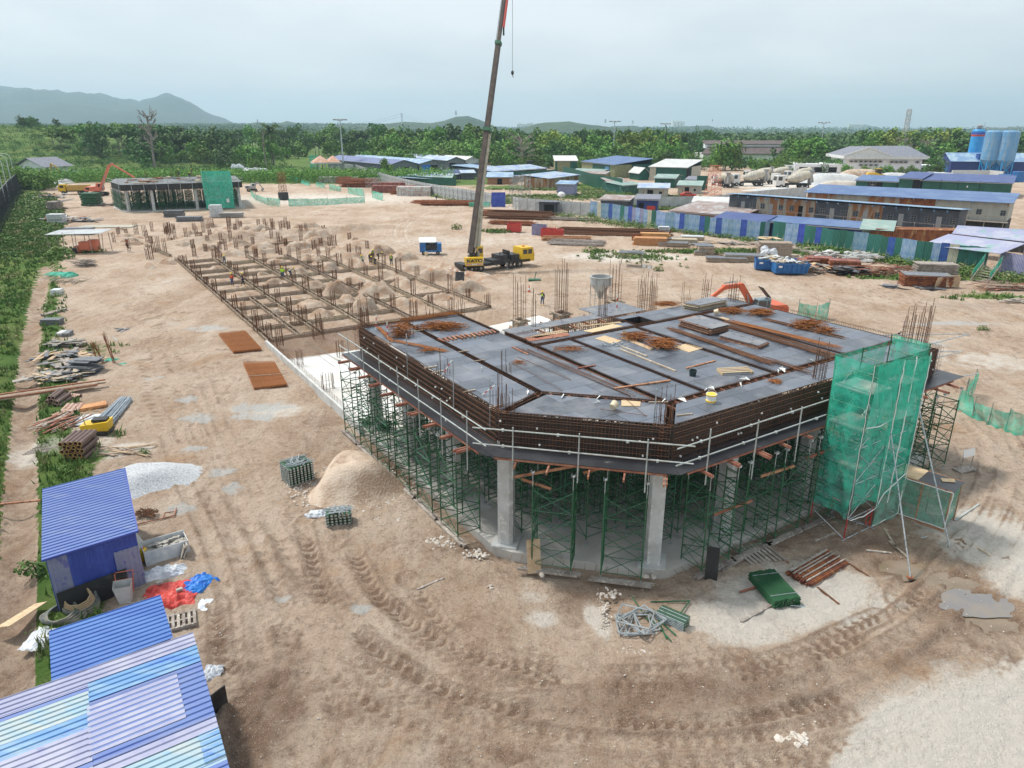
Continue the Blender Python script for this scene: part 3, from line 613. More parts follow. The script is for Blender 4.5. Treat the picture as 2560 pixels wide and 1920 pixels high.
for i in range(46): 
 s=21+i*.45;mb.tube((s,19.1,.08),(s+U(-.05,.05),18.75,U(.0,.12)),.01,3)
for i in range(14):k=i/13;mb.tube((15.5+k*4.5,24.1-k*4.6,.1),(15.2+k*4.5,23.8-k*4.6,.05),.01,3)
mb.build('edge_rebar',M['rebar'],FR)
COLS=[(15.75,25.0,45,5.6),(20.5,20.0,45,5.45),(31.4,20.1,0,5.45),(40.6,20.2,0,5.45),(15.9,35.9,0,5.45),(15.9,41.2,0,5.45),(25,32,0,5.45),(31.2,32.3,0,5.45),(40.6,32,0,5.45),(22.4,32.6,0,5.45),(18.4,40.5,0,5.45),(15.9,30.4,0,5.45),(25.2,20.1,0,5.45),(25,26.5,0,5.45),(36.2,26,0,5.45),(21.9,40.8,0,5.45)]
def column(mb,s,t,rot,h):
 a=.37;c=.155;M_=Matrix.Translation((s,t,0))@Matrix.Rotation(R(rot),4,'Z')
 mb.prism([(-a+c,-a),(a-c,-a),(a,-a+c),(a,a-c),(a-c,a),(-a+c,a),(-a,a-c),(-a,-a+c)],.2,h,0,M_)
for s,t,rot,h in COLS:
 mb=MB();column(mb,s,t,rot,h);c=mb.build('column',M['concrete'],FR)
 if(s,t)in((15.75,25.0),(20.5,20.0)):
  k=MB();starter(k,(s,t,0),h-.05,7.9,.62,14,ties=9);k.build('starter_bars',M['rebar'],c)
  k=MB();k.box((s,t,.24),(1.25,1.25,.1),R(rot));k.build('plinth',M['concrete'],c)
DK=thing('formwork_deck','black plywood deck with rusty rebar cages round its edge, carried by the green scaffold','formwork',(0,0,0),YAW)
A_,B_,J1,J2=(15.3,24.8),(20.5,19.5),(18.3,25.9),(22.5,21.6)
cells=[[(15.55,25.1),(18.12,26.15),(18.12,41.75),(15.55,41.75)],[(15.72,24.72),(20.62,19.95),(22.3,21.62),(18.4,25.6)],[(20.95,19.75),(41.35,19.75),(41.35,21.42),(22.72,21.42)],
[(18.5,26.1),(22.2,22.3),(22.2,32.3),(22.2,35.9),(18.5,36.3)],[(18.5,36.6),(22.05,36.1),(22.05,41.75),(18.5,41.75)],[(22.62,21.85),(24.85,21.85),(24.85,32.3),(22.62,32.3)],
[(25.15,21.85),(29.95,21.85),(29.95,32.3),(25.15,32.3)],[(30.3,21.85),(35.9,21.85),(35.9,32.3),(30.3,32.3)],[(36.2,21.85),(41.35,21.85),(41.35,32.3),(36.2,32.3)],
[(22.62,32.75),(30.4,32.75),(30.4,33.6),(22.62,33.6)],[(32.2,32.75),(41.35,32.75),(41.35,34.9),(32.2,34.9)],[(30.5,34.3),(32.15,34.3),(32.15,34.9),(30.5,34.9)]]
for c in cells:
 mb=MB();mb.prism(c,ZD-.05,ZD);mb.build('deck_panel',M['deck'],DK)
slots=[((18.3,26.1),(18.3,41.7),.3),((22.4,22.0),(22.4,36.0),.42),((25.0,21.8),(25.0,32.4),.3),((30.12,21.8),(30.12,32.4),.36),((36.05,21.8),(36.05,32.4),.3),
((22.4,32.52),(41.2,32.52),.42),((22.6,21.63),(41.2,21.63),.42),((18.3,25.9),(22.45,21.75),.3),((15.9,25.0),(18.2,25.85),.3),((20.75,19.95),(22.4,21.5),.3),((18.4,36.45),(22.1,36.0),.36),((30.45,32.7),(30.45,34.8),.3),((22.2,36.2),(22.2,41.6),.3)]
fm=MB();cg=MB()
for a,b,wd in slots:
 a,b=Vector((*a,0)),Vector((*b,0));d=(b-a).normalized();x=Vector((-d.y,d.x,0))*(wd/2+.01)
 for s_ in(-1,1):fm.beam(a+x*s_+Vector((0,0,ZD-.38)),b+x*s_+Vector((0,0,ZD-.38)),.02,.72)
 fm.beam(a+Vector((0,0,ZD-.76)),b+Vector((0,0,ZD-.76)),wd+.04,.03)
 stirrups(cg,a,b,wd-.08,ZD-.6,ZD+.05,.17,.010,3)
for x0,x1,y0,y1 in((30.5,32.2,32.72,32.75),(30.5,32.2,34.27,34.3),(30.47,30.5,32.7,34.3),(32.17,32.2,32.7,34.3)):fm.bx(x0,x1,y0,y1,ZD-1.7,ZD-.02)
fm.build('beam_formwork',M['form_black'],DK);cg.build('inner_beam_cage',M['rebar'],DK)
OUT=[((15.3,41.9),(15.3,24.8)),((15.3,24.8),(20.5,19.5)),((20.5,19.5),(41.6,19.5)),((41.6,19.5),(41.6,35.0)),((22.2,33.75),(30.3,33.75)),((15.4,41.9),(22.2,41.9))]
for i,(a,b)in enumerate(OUT):
 a,b=Vector((*a,0)),Vector((*b,0));d=(b-a).normalized();n_=Vector((d.y,-d.x,0))if i in(0,1,2,3)else Vector((-d.y,d.x,0)) 
 if i in(0,1,2):n_=Vector((-d.y,d.x,0))*-1
 if i==5:n_=Vector((0,1,0))
 if i==4:n_=Vector((0,1,0))
 if i==3:n_=Vector((1,0,0))
 zb=5.5 if i<4 else 6.3
 f=MB();f.beam(a-n_*.06+Vector((0,0,(zb+ZD-.02)/2)),b-n_*.06+Vector((0,0,(zb+ZD-.02)/2)),.02,ZD-zb-.02);f.build('beam_side_form',M['form_black'],DK)
 c=MB();stirrups(c,a+n_*.12,b+n_*.12,.24,zb+.05,ZD+.13,.165 if i!=1 else .15,.007,7 if i<4 else 4)
 c.build('outer_beam_cage',M['rebar'],DK)
 if i<4:
  sp=MB();l=(b-a).length
  for k in range(int(l*.9)):sp.box(a+d*U(0,l)+n_*.265+Vector((0,0,U(zb+.2,ZD-.2))),(.07,.07,.07),U(0,3))
  sp.build('concrete_spacers',M['paint_white'],DK)
  ww=1.15;e0,e1=(a-d*(.5 if i in(1,2,3)else .0)),(b+d*(.5 if i in(0,1,2)else 0))
  g=MB();g.plate(*([e0-n_*.1+Vector((0,0,5.46)),e1-n_*.1+Vector((0,0,5.46)),b+d*(.45 if i<3 else 0)+n_*ww+Vector((0,0,5.46)),a-d*(.45 if 0<i<4 else 0)+n_*ww+Vector((0,0,5.46))]if i in(9,)else
[a-n_*.1-d*(0 if i==0 else .02)+Vector((0,0,5.46-.003*i)),b-n_*.1+Vector((0,0,5.46-.003*i)),b+n_*ww+d*(.46 if i in(0,1)else(1.1 if i==2 else 0))+Vector((0,0,5.46-.003*i)),a+n_*ww-d*(.46 if i in(1,2)else(1.1 if i==3 else 0))+Vector((0,0,5.46-.003*i))]),.02)
  g.build('walkway_board',M['ply_black'],DK)
  tb=MB();k=.9
  tb.beam(a+n_*(ww-.03)+Vector((0,0,5.39)),b+n_*(ww-.03)+Vector((0,0,5.39)),.06,.09)
  tb.beam(a+n_*.4+Vector((0,0,5.39)),b+n_*.4+Vector((0,0,5.39)),.06,.09)
  while k<l:
   p=a+d*k;ex=U(.35,.7);tb.beam(p-n_*.8+Vector((0,0,5.27)),p+n_*(ww+ex)+d*U(-.12,.12)+Vector((0,0,5.24)),.07,.13)
   if random.random()<.7:tb.beam(p+d*.12-n_*.8+Vector((0,0,5.27)),p+d*.12+n_*(ww+ex*.9)+Vector((0,0,5.24)),.07,.13)
   k+=U(1.45,1.85)
  tb.build('timber_bearers',M['timber_red'],DK)
for c,n,h in(((15.6,25.2),8,1.5),((20.7,20.1),8,1.5),((18.5,29.3),6,1.),((15.7,31),8,1.0),((31.2,20.0),12,1.9),((40.9,20.2),14,2.6),((15.6,41.5),10,1.9),((17.4,38.6),6,1.1),((40.9,33.9),8,2.),((22.3,41.2),8,1.5),((20.3,41.7),6,1.2),((41.2,21.2),10,2.2),((37,34.8),6,1.5)):
 k=MB();starter(k,(*c,0),ZD-1.2,ZD+h,.5,n,ties=2 if c[0]<31 else 6);k.build('column_bars',M['rebar'],DK)
jt=MB();s=16.2
while s<41:t0,t1=(26 if s<18 else(22.5 if s<22 else 20)),(41 if s<22 else 32.5);jt.beam((s,t0,ZD-.12),(s,t1,ZD-.12),.06,.12);s+=.62
t=21.5
while t<41.5:jt.beam((16,t,ZD-.26)if t>26 else(23,t,ZD-.26),(40.8 if t<33 else 21.8,t,ZD-.26),.09,.16);t+=1.35
jt.build('joists',M['timber_red'],DK)
for s,t,z,a,l in((16.4,22.6,4.85,-.6,3.2),(16.2,23.2,4.0,.5,1.4),(24,18.6,2.6,.05,2.6),(26.5,18.3,3.9,.1,2.4),(18.2,21.5,4.9,-.8,1.2),(29.5,18.2,4.1,0,2.2)):
 m_=MB();m_.box((s,t,z),(l,.06,.13),-R(45)if t>19.5 else 0,0,0,a*.5);m_.build('loose_bearer',M['timber_red'],DK)
GR=thing('guard_rail','pale scaffold pipe guard rail along the outer edge of the deck walkway','guard rail',(0,0,0),YAW)
off=1.3
rl=[(15.3-off,41.5),(15.3-off,24.8-.5),(20.5-.55,19.5-off),(29.0,19.5-off)]
for za in(6.08,6.83):
 for(a,b)in zip(rl,rl[1:]):
  m_=MB();d=(Vector(b)-Vector(a)).normalized()
  m_.tube((a[0]-d.x*.35,a[1]-d.y*.35,za+U(-.03,.03)),(b[0]+d.x*.45,b[1]+d.y*.45,za+U(-.03,.03)+.04),.03,6)
  k=(Vector(b)-Vector(a)).length;x=1.
  while x<k:p=Vector(a)+d*x;m_.box((p.x,p.y,za),(.1,.1,.1),U(0,1));x+=U(2,4)
  m_.build('rail',M['pipe_white'],GR)
for(a,b)in zip(rl,rl[1:]):
 a,b=Vector(a),Vector(b);n=max(2,int((b-a).length/2.3));
 for i in range(n+(0)):
  p=a.lerp(b,(i+.5)/n);m_=MB();m_.tube((p.x,p.y,U(4.0,4.7)),(p.x+U(-.04,.04),p.y,U(6.95,7.35)),.03,6);m_.build('post',M['pipe_white'],GR)
for p in((15.0,28.6),(15.1,34.1),(15.25,25.6),(20.45,20.5)):
 m_=MB();m_.tube((*p,6.0),(p[0]+.05,p[1],8.5),.03,6);m_.build('post',M['galv'],GR)
def shoring(h=5.1):
 t=thing('scaffold_tower','','scaffold',(0,0,0),0);a,b=.88,.62;nt_=3;z0=.28;lift=(h-.75-z0)/nt_
 for sx in(-1,1):
  f=MB()
  for k in range(nt_):
   za=z0+k*lift
   for sy in(-1,1):f.tube((sx*a,sy*b,za),(sx*a,sy*b,za+lift-.02),.034,5)
   for z in(za+.12,za+lift*.55,za+lift-.1):f.tube((sx*a,-b,z),(sx*a,b,z),.027,4)
   f.tube((sx*a,-b,za+.12),(sx*a,b,za+lift*.55),.022,4);f.tube((sx*a,b,za+lift*.55),(sx*a,-b,za+lift-.1),.022,4)
  f.build('ladder_frame',M['green_steel'],t)
 x=MB()
 for sy in(-1,1):
  for k in range(nt_):
   za=z0+k*lift+.12;zb=za+lift-.3
   x.tube((-a,sy*b,za),(a,sy*b,zb),.021,4);x.tube((-a,sy*(b+.02),zb),(a,sy*(b+.02),za),.021,4)
   x.tube((-a,sy*b,za+.02),(a,sy*b,za+.02),.022,4)
 x.build('cross_braces',M['green_steel'],t);j=MB()
 for sx in(-1,1):
  for sy in(-1,1):
   j.tube((sx*a,sy*b,.0),(sx*a,sy*b,z0+.1),.017,5);j.box((sx*a,sy*b,.012),(.15,.15,.02))
   j.tube((sx*a,sy*b,h-.78),(sx*a,sy*b,h-.12),.017,5);j.box((sx*a,sy*b,h-.1),(.14,.16,.02));j.box((sx*a-.07,sy*b,h-.06),(.01,.16,.1));j.box((sx*a+.07,sy*b,h-.06),(.01,.16,.1))
 j.build('screw_jacks',M['galv'],t);return t
tw0=shoring();used=False;planks=[]
def tower(s,t,rz,label,z=.2,group='green shoring towers under the deck'):
 global used
 p=W(s,t,z);rz=YAW+R(rz)
 if not used:o=tw0;used=True;o.location=p;o.rotation_euler=(0,0,rz);o['label']=label;o['group']=group
 else:o=dup(tw0,p,rz,label,group)
 return o
edge=[(14.55,27.4+2.72*i,90)for i in range(6)]
names=['first','second','third','fourth','fifth','sixth']
for i,(s,t,r)in enumerate(edge):
 tower(s,t,r,f'green scaffold tower under the left deck edge, {names[i]} back from the front corner',0);planks.append((s-.55,t,90))
tower(16.65,22.4,-45,'green scaffold tower beside the left one of the two front columns',.0);planks.append((16.25,22.0,-45))
tower(18.85,20.2,-45,'green scaffold tower beside the right one of the two front columns',.0);planks.append((18.4,19.7,-45))
for i in range(4):
 tower(22.6+2.5*i,18.75,0,f'green scaffold tower under the right front deck edge, {names[i]} from the front column',0);planks.append((22.6+2.5*i,18.15,0))
INN=[];n=0
for s in np.arange(17.4,41,2.15):
 for t in np.arange(21.6,41.5,2.0):
  if(s>22.5 and t>33)or(s+t<42.9):continue
  if any(abs(s-c[0])<1.0 and abs(t-c[1])<.8 for c in COLS):continue
  lab='green scaffold tower in the dark inner rows under the black deck' if t<27 or s<20 else 'green scaffold tower far inside under the deck, seen between the front ones'
  INN.append(tower(s+U(-.15,.15),t+U(-.15,.15),0 if random.random()<.5 else 90,lab));n+=1
gridlabels(INN,'inner green scaffold tower under the deck',2.0)
for nm_,(s,t)in zip(('left','second','third','farthest'),((38.5,18.6),(41.0,18.6),(43.1,21.0),(43.1,24.0))):
 tower(s,t,0 if t<20 else 90,f'green scaffold tower right of the netted stair tower, the {nm_} one of four',0)
for i,(s,t,r)in enumerate(planks):
 m_=MB()
 for k in(-.09,.03,.13):m_.box((U(-.2,.2),k,.05),(2.5+U(0,.3),.1,.1))
 tag(m_.build('timber_plank',M['timber_grey'],None,W(s,t,.01),YAW+R(r)),f'weathered timber pad under an edge scaffold tower, {ORD[i]} along the edge from the left back','plank','timber pads under the edge towers')
def D(r,c,u,v):p=Q(r,c,u,v,ZD);return p
def plank(name,a,b,wd,th,m,label,cat='plank',group=None):
 c=(Vector(a)+Vector(b))/2;l=(Vector(b)-Vector(a)).length;mb=MB();mb.box((0,0,th/2),(l,wd,th))
 return tag(mb.build(name,M[m],None,c+Vector((0,0,.006)),ang(a,b)),label,cat,group)
for a,b,wd,m_,lb in(((885,1150),(1365,1080),.12,'timber_red','long brown plank crossing a rebar trench near the front of the deck'),((935,810),(1415,1000),.1,'timber','long pale timber lying on the middle of the deck'),((945,785),(1165,870),.1,'timber','short pale timber beside the long one in the middle of the deck'),
((1505,975),(1755,910),.1,'timber_red','brown plank lying on the deck behind the black bucket'),((570,975),(720,950),.1,'timber_red','short brown plank across the trench left of the deck centre'),((1180,1270),(1350,1268),.06,'timber','thin pale batten at the front edge of the deck'),
((1420,1385),(1560,1370),.06,'timber','small batten by the front right column bars'),((0,790),(140,855),.08,'timber_red','red timber end lying left on the deck')):
 plank('plank',D(2,3,*a),D(2,3,*b),wd,.06,m_,lb)
for i,(a,b)in enumerate((((1885,915),(1980,900)),((1455,975),(1560,955)),((1520,1015),(1620,995)),((1795,1180),(1895,1160)),((2015,1320),(2130,1290)),((1355,660),(1480,635)),((1750,835),(1840,820)),((1105,760),(1180,750)))):
 plank('timber_spreader',D(2,2,*a),D(2,2,*b),.07,.05,'timber',f'short pale timber spreader over the rebar, {ORD[i]} of those on the left deck side','timber','spreaders on the left side of the deck')
def sheetpile(name,pts,n,th,mats,label,jit=.08,cat='plywood stack',z=ZD,lean=0,group=None):
 a,b,c,d=[Vector(p)for p in pts];cc=(a+b+c+d)/4;mb=MB()
 for i in range(n):
  o=Vector((U(-jit,jit),U(-jit,jit),0));q=[p-cc+o+Vector((0,0,th*(i+1)+i*.004))for p in(a,b,c,d)];mb.plate(*q,th*.85,1 if i<n-1 else 0)
 return tag(mb.build(name,[M[mats[0]],M[mats[1]]],None,cc),label,cat,group)
sheetpile('plywood_stack',[D(2,3,1440,610),D(2,3,1700,690),D(2,3,1860,650),D(2,3,1590,570)],12,.035,('ply_grey','ply_edge'),'tall fanned stack of grey topped plywood sheets on the right half of the deck',.13)
sheetpile('plywood_stack',[D(2,3,1790,715),D(2,3,2130,805),D(2,3,2212,770),D(2,3,1880,680)],5,.04,('ply_grey','ply_edge'),'low plywood stack with a smooth bluish top, right of the fanned one',.05)
sheetpile('plywood_stack',[D(2,3,1480,455),D(2,3,1610,480),D(2,3,1850,430),D(2,3,1720,400)],12,.035,('ply_grey','timber'),'thick plywood stack at the far back deck corner before the orange excavator',.12)
plys=[(((715,715),(870,765),(950,735),(800,690)),'ply_pale','square pale plywood sheet in the middle of the deck'),(((1390,790),(1530,835),(1650,800),(1505,760)),'ply_pale','stained pale plywood sheet right of the round rebar coil'),
(((945,1300),(1108,1300),(1112,1262),(945,1250)),'ply_pale','small pale plywood offcut near the front edge of the deck'),(((940,710),(1195,815),(1225,800),(970,700)),'ply_pale','narrow pale board under the rebar bundles in the deck middle'),
(((610,650),(700,665),(960,610),(870,590)),'ply_pale','long pale plywood sheet near the back edge of the deck'),(((150,700),(215,712),(490,655),(430,640)),'ply_pale','pale sheet along the back left trench of the deck'),(((590,605),(600,612),(950,580),(930,570)),'ply_pale','thin pale strip behind the long plywood sheet'),
(((1785,535),(1850,560),(1885,550),(1820,530)),'ply_pale','small pale board at the right back of the deck'),(((105,710),(150,740),(500,690),(480,665)),'timber_red','red edged plywood strip by the back left trench')]
for q,m_,lb in plys:sheetpile('plywood_sheet',[D(2,3,*p)for p in q],1,.03,(m_,m_),lb,0,'plywood')
def tangle(mb,c,rx,ry,h,n,rot=0,straight=False,r=.012):
 for i in range(n):
  a=U(0,6.28)if not straight else rot+U(-.12,.12);l=U(.5,1)*rx;x,y=U(-.3,.3)*rx*(1 if not straight else .3),U(-1,1)*ry*.6;z=U(.03,h)
  if straight:x,y=x*math.cos(rot)-y*math.sin(rot),x*math.sin(rot)+y*math.cos(rot)
  dx,dy=math.cos(a)*l,math.sin(a)*l*(1 if straight else ry/rx);k=U(.1,.3);b=[Vector((x-dx,y-dy,z)),Vector((x-dx*k,y-dy*k+U(-.06,.06),z+U(0,.08))),Vector((x+dx,y+dy,z+U(-.02,.05)))]
  mb.path(b,r,3)
  if not straight:mb.tube(b[2],b[2]+Vector((-dy*.35,dx*.35,.01)),r,3)
def rebarpile(pos,rx,ry,h,n,label,rot=0,straight=False,name='rebar_bundle',r=.013,m_='rebar_mat',group=None):
 mb=MB();tangle(mb,(0,0,0),rx,ry,h,n,rot,straight,r);return tag(mb.build(name,M[m_],None,pos),label,'rebar bundle',group)
rebarpile(D(2,2,1250,690),.75,.6,.75,130,'tall rusty heap of bent stirrups on the left back part of the deck')
rebarpile(D(2,2,1600,630),1.6,.7,.35,110,'wide rusty pile of stirrups at the back left corner of the deck')
rebarpile(D(2,3,1300,790),.85,.75,.45,150,'round tangled coil of rusty bars in the middle of the deck')
rebarpile(D(2,3,1070,720),1.0,.6,.35,90,'rusty rebar offcuts piled on the narrow pale board')
rebarpile(D(2,3,510,810),1.0,.45,.12,26,'flat thin bundle of bent bars left of the deck centre')
rebarpile(D(2,3,1900,490),.9,.6,.3,90,'rusty stirrup pile at the right back of the deck, left of its twin')
rebarpile(D(2,3,2150,510),1.0,.6,.35,100,'rusty stirrup pile at the right back of the deck near the excavator')
rebarpile(D(2,4,340,625),1.1,.6,.5,120,'big golden brown stirrup heap on the right side of the deck')
rebarpile(D(2,4,500,665),.7,.4,.35,60,'small golden brown stirrup heap right of the big one')
rebarpile(D(2,4,60,1095),.35,.3,.1,30,'small rusty rebar ring near the right front edge of the deck')
rebarpile(D(2,3,60,925),.5,.3,.08,14,'loose loop of thin bars at the left of the deck')
rebarpile(D(2,3,1330,430),1.0,.5,.25,60,'rusty stirrups at the back of the deck beside the hatch')
rebarpile(D(2,2,1480,830),.5,.25,.15,22,'small scatter of rusty bars beside a leaning board')
def bars(a,b,n,wd,label,r=.014,m_='rebar',cat='rebar bundle',z=.02,jag=.6):
 a,b=Vector(a),Vector(b);c=(a+b)/2;l=(b-a).length;mb=MB()
 for i in range(n):
  y=U(-wd/2,wd/2);x0=-l/2+U(-jag,jag);x1=l/2+U(-jag,jag);zz=z+U(0,.04+wd*.12);mb.path([(x0,y,zz),(0,y+U(-.04,.04),zz+.01),(x1,y+U(-.08,.08),zz)],r,4)
 return tag(mb.build('rebar_bars',M[m_],None,c,ang(a,b)),label,cat)
bars(D(2,3,1380,640),D(2,3,2212,930),26,.55,'long bundle of dark bars running right from the foot of the fanned plywood stack')
bars(D(2,3,1840,600),D(2,4,540,870),30,.9,'long rusty beam cage bars lying on the right side of the deck')
bars(D(2,3,1920,580),D(2,4,560,790),20,.6,'bundle of long bars along the right back of the deck',m_='rebar_mat')
bars(D(2,4,0,560),D(2,4,620,710),16,.5,'thin bundle of bars at the far right edge of the deck')
bars(D(2,4,0,900),D(2,4,350,1010),14,.4,'bundle of bars with ragged ends at the right of the deck front')
bars(D(2,3,60,800),D(2,3,1040,1220),4,.25,'four long bars lying along the left deck strip',jag=.3)
bars(D(2,3,130,805),D(2,3,1000,1170),2,.2,'two thin bars beside the main trench',jag=.3)
bars(D(2,3,0,930),D(2,3,430,1160),1,.1,'single bar on the left deck panel',jag=.2)
bars(D(2,3,60,880),D(2,3,530,1080),1,.1,'single bar crossing the left deck panel',jag=.2)
bars(D(2,2,1300,560),D(2,2,1740,500),18,.7,'fan of straight rusty bars at the far left corner of the deck',m_='rebar_mat')
bars(D(2,2,900,620),D(2,2,1700,520),10,.4,'bars along the back left edge of the deck')
bars(D(2,2,1060,620),D(2,2,1180,740),14,.3,'short bundle of bars beside the tall stirrup heap',m_='rebar_mat',jag=.2)
bars(D(2,2,1190,740),D(2,2,1640,830),12,.3,'slim bundle of bars in front of the tall stirrup heap',m_='rebar_mat',jag=.3)
bars(D(2,3,740,1330),D(2,3,1160,1395),1,.1,'bent bar lying near the front edge',jag=.1);bars(D(2,3,985,1245),D(2,3,1165,1395),1,.1,'slanting bar over the plywood offcut',jag=.1)
t=thing('timber_grid','row of short rusty battens side by side over a trench, deck middle left','timber battens',D(2,2,1850,690),YAW)
for i in range(13):
 m_=MB();m_.box(((i-6.5)*.3,U(-.08,.08),.05),(.1,.75,.06),U(-.15,.15));m_.build('batten',M['timber_red'],t)
def bucket(pos,r,h,m_,label,rim=None,tilt=0,handle=True):
 t=thing('bucket',label,'bucket',pos);b=MB();b.lathe([(r*.8,0),(r*.98,h),(r*1.04,h),(r*1.04,h+.01),(r*.92,h+.01),(r*.75,.03)],(0,0,0),18);b.build('pail',M[m_],t)
 if rim:b=MB();b.lathe([(r*.99,h*.86),(r*1.07,h*.88),(r*1.07,h*1.0),(r*.99,h*1.02)],(0,0,0),18);b.build('rim',M[rim],t)
 if handle:b=MB();b.path([(r*math.cos(x),.02,h*.95+r*.9*math.sin(x))for x in np.linspace(0,math.pi,9)],.006,4);b.build('handle',M['white_tie'],t)
 if tilt:t.rotation_euler=(tilt,.2,U(0,3));t.location=pos+Vector((0,0,r))
 return t
mk('tub_yellow',(.85,.55,.01),.4);mk('tub_white',(.8,.8,.78),.4);mk('tub_black',(.02,.04,.04),.4);mk('cream',(.65,.55,.38),.6)
y=bucket(D(2,3,1717,1265),.24,.42,'tub_white','white tub with a bright yellow rim near the right front edge of the deck','tub_yellow')
b=MB();b.lathe([(.222,.05),(.24,.12)],n=18);b.build('label_band',M['tub_yellow'],y)
bucket(D(2,3,1560,1035),.2,.3,'tub_black','dark open bucket standing on the right middle of the deck')
bucket(D(2,3,865,1340),.19,.27,'cream','cream bucket lying tipped over at the front edge of the deck',tilt=1.2,handle=False)
bucket(D(2,3,1745,510),.2,.28,'cream','cream pail lying on the deck in front of the orange excavator',tilt=1.3,handle=False)
bucket(D(2,3,975,680),.17,.15,'cream','small pale basin beside the deck middle plywood',handle=False)
t=thing('pallet','small yellow timber pallet frame right of the black bucket on the deck','pallet',D(2,3,1925,1005),R(8))
for i,xx in enumerate(np.linspace(-.8,.8,2)):m_=MB();m_.bx(xx-.04,xx+.04,-.35,.35,0,.12);m_.build('bearer',M['ply_pale'],t)
for yy in(-.33,-.1,.12,.33):m_=MB();m_.bx(-.84,.84,yy-.05,yy+.05,.122,.15);m_.build('slat',M['ply_pale'],t)
wt=0
for wi,(c,u,v,l)in enumerate(((3,130,1200,.5),(3,425,1230,.5),(3,730,1240,.5),(3,760,1270,.4),(3,1290,1270,.6),(3,1660,1170,.35),(3,1740,1160,.4),(3,1500,1270,.7),(3,1980,1110,.5),(3,2050,1080,.6),(4,100,1000,.4),(4,140,1010,.8),(4,330,910,.5))):
 m_=MB();a=U(-.6,.6);m_.add([(0,0,.05),(l*.4,.02,.16),(l*math.cos(a)*.9,l*.3,.02),(l*.4-.02,-.05,.16),(-.03,-.04,.05),(l*.5,l*.12,.24)],[(0,1,5,2),(4,3,1,0),(3,2,1)])
 tag(m_.build('tape_strip',M['white_tie'],None,D(2,c,u,v),U(0,6)),f'white tape end tied to the deck rebar, {ORD[wi]} from the left','tape','tape ends on the deck rebar')
def stripe(name,a,b,label,r=.03,n=5):
 t=thing(name,label,'marker',a);d=(Vector(b)-Vector(a))/n
 for i in range(n):m_=MB();m_.tube(d*i,d*(i+1),r,5);m_.build('band',M['red' if i%2 else 'white_tie'],t)
def up(r,c,u,v,h,dx=0):p=D(r,c,u,v);return p,p+Vector((dx,0,h))
for(u,v,h,dx,lb)in((1035,640,1.0,.1,'red and white banded stake at the left back of the deck'),(1140,710,1.0,.0,'red and white banded stake in front of the tall stirrup heap'),(1610,1030,.8,.5,'red and white stake leaning on the left deck panel'),(1955,1200,.5,.6,'red and white stake low at the front left of the deck')):
 a,b=up(2,2,u,v,h,dx);stripe('marker_stake',a,b,lb)
a,b=up(2,3,905,480,1.2,0);stripe('marker_stake',a,b,'red and white banded stake beside the hatch at the deck back',.04)
b=MB();b.lathe([(.04,0),(.045,.16),(.02,.2),(.02,.24)],n=8);b.solo('bottle',[M['plastic_white']],'small clear water bottle standing on the left deck panel','bottle',None,D(2,2,1950,990))
m_=MB()
for i in range(40):m_.box((U(-.7,.7),U(-.3,.3),U(.03,.08)),(.1,.05,.05),U(0,3))
m_.solo('clamp_heap',[M['galv']],'scatter of small galvanised clamps on the pale sheet in the deck middle','clamps',None,D(2,3,880,770))
BW=thing('back_formwork','narrow grey plywood strip on a low green frame behind the deck, over the courtyard','formwork',(0,0,0),YAW)
m_=MB();m_.bx(24.6,36.6,38.3,39.5,6.0,6.05);m_.bx(32.6,36.6,39.52,41.4,6.0,6.045);m_.bx(24.6,26.2,36.9,38.28,6.0,6.045);m_.build('plywood_strip',M['ply_grey'],BW)
m_=MB();x=25.
while x<36.5:
 for y in(38.5,39.6):m_.tube((x,y,.2),(x,y,5.95),.028,5)
 m_.tube((x,38.5,5.5),(x,39.6,5.5),.02,4);m_.tube((x,38.5,4.),(x,39.6,4.),.02,4)
 if x<35.5:
  for z in(.8,2.5,4.2):m_.tube((x,38.5,z),(x+1.2,38.5,z+1.5),.016,4);m_.tube((x,38.5,z+1.5),(x+1.2,38.5,z),.016,4)
 x+=1.2
m_.build('frames',M['green_steel'],BW)
m_=MB();stirrups(m_,(24.8,37.9,0),(36.4,37.9,0),.25,5.1,6.1,.18,.011,5);stirrups(m_,(24.4,35.4,0),(24.4,38.2,0),.25,5.3,6.1,.2,.011,4);m_.build('beam_cage',M['rebar'],BW)
m_=MB()
for i in range(9):m_.beam((25.5+i*1.3,37.4,5.93),(25.5+i*1.3,40.0,5.93),.08,.12)
m_.build('timber_bearers',M['timber_red'],BW)
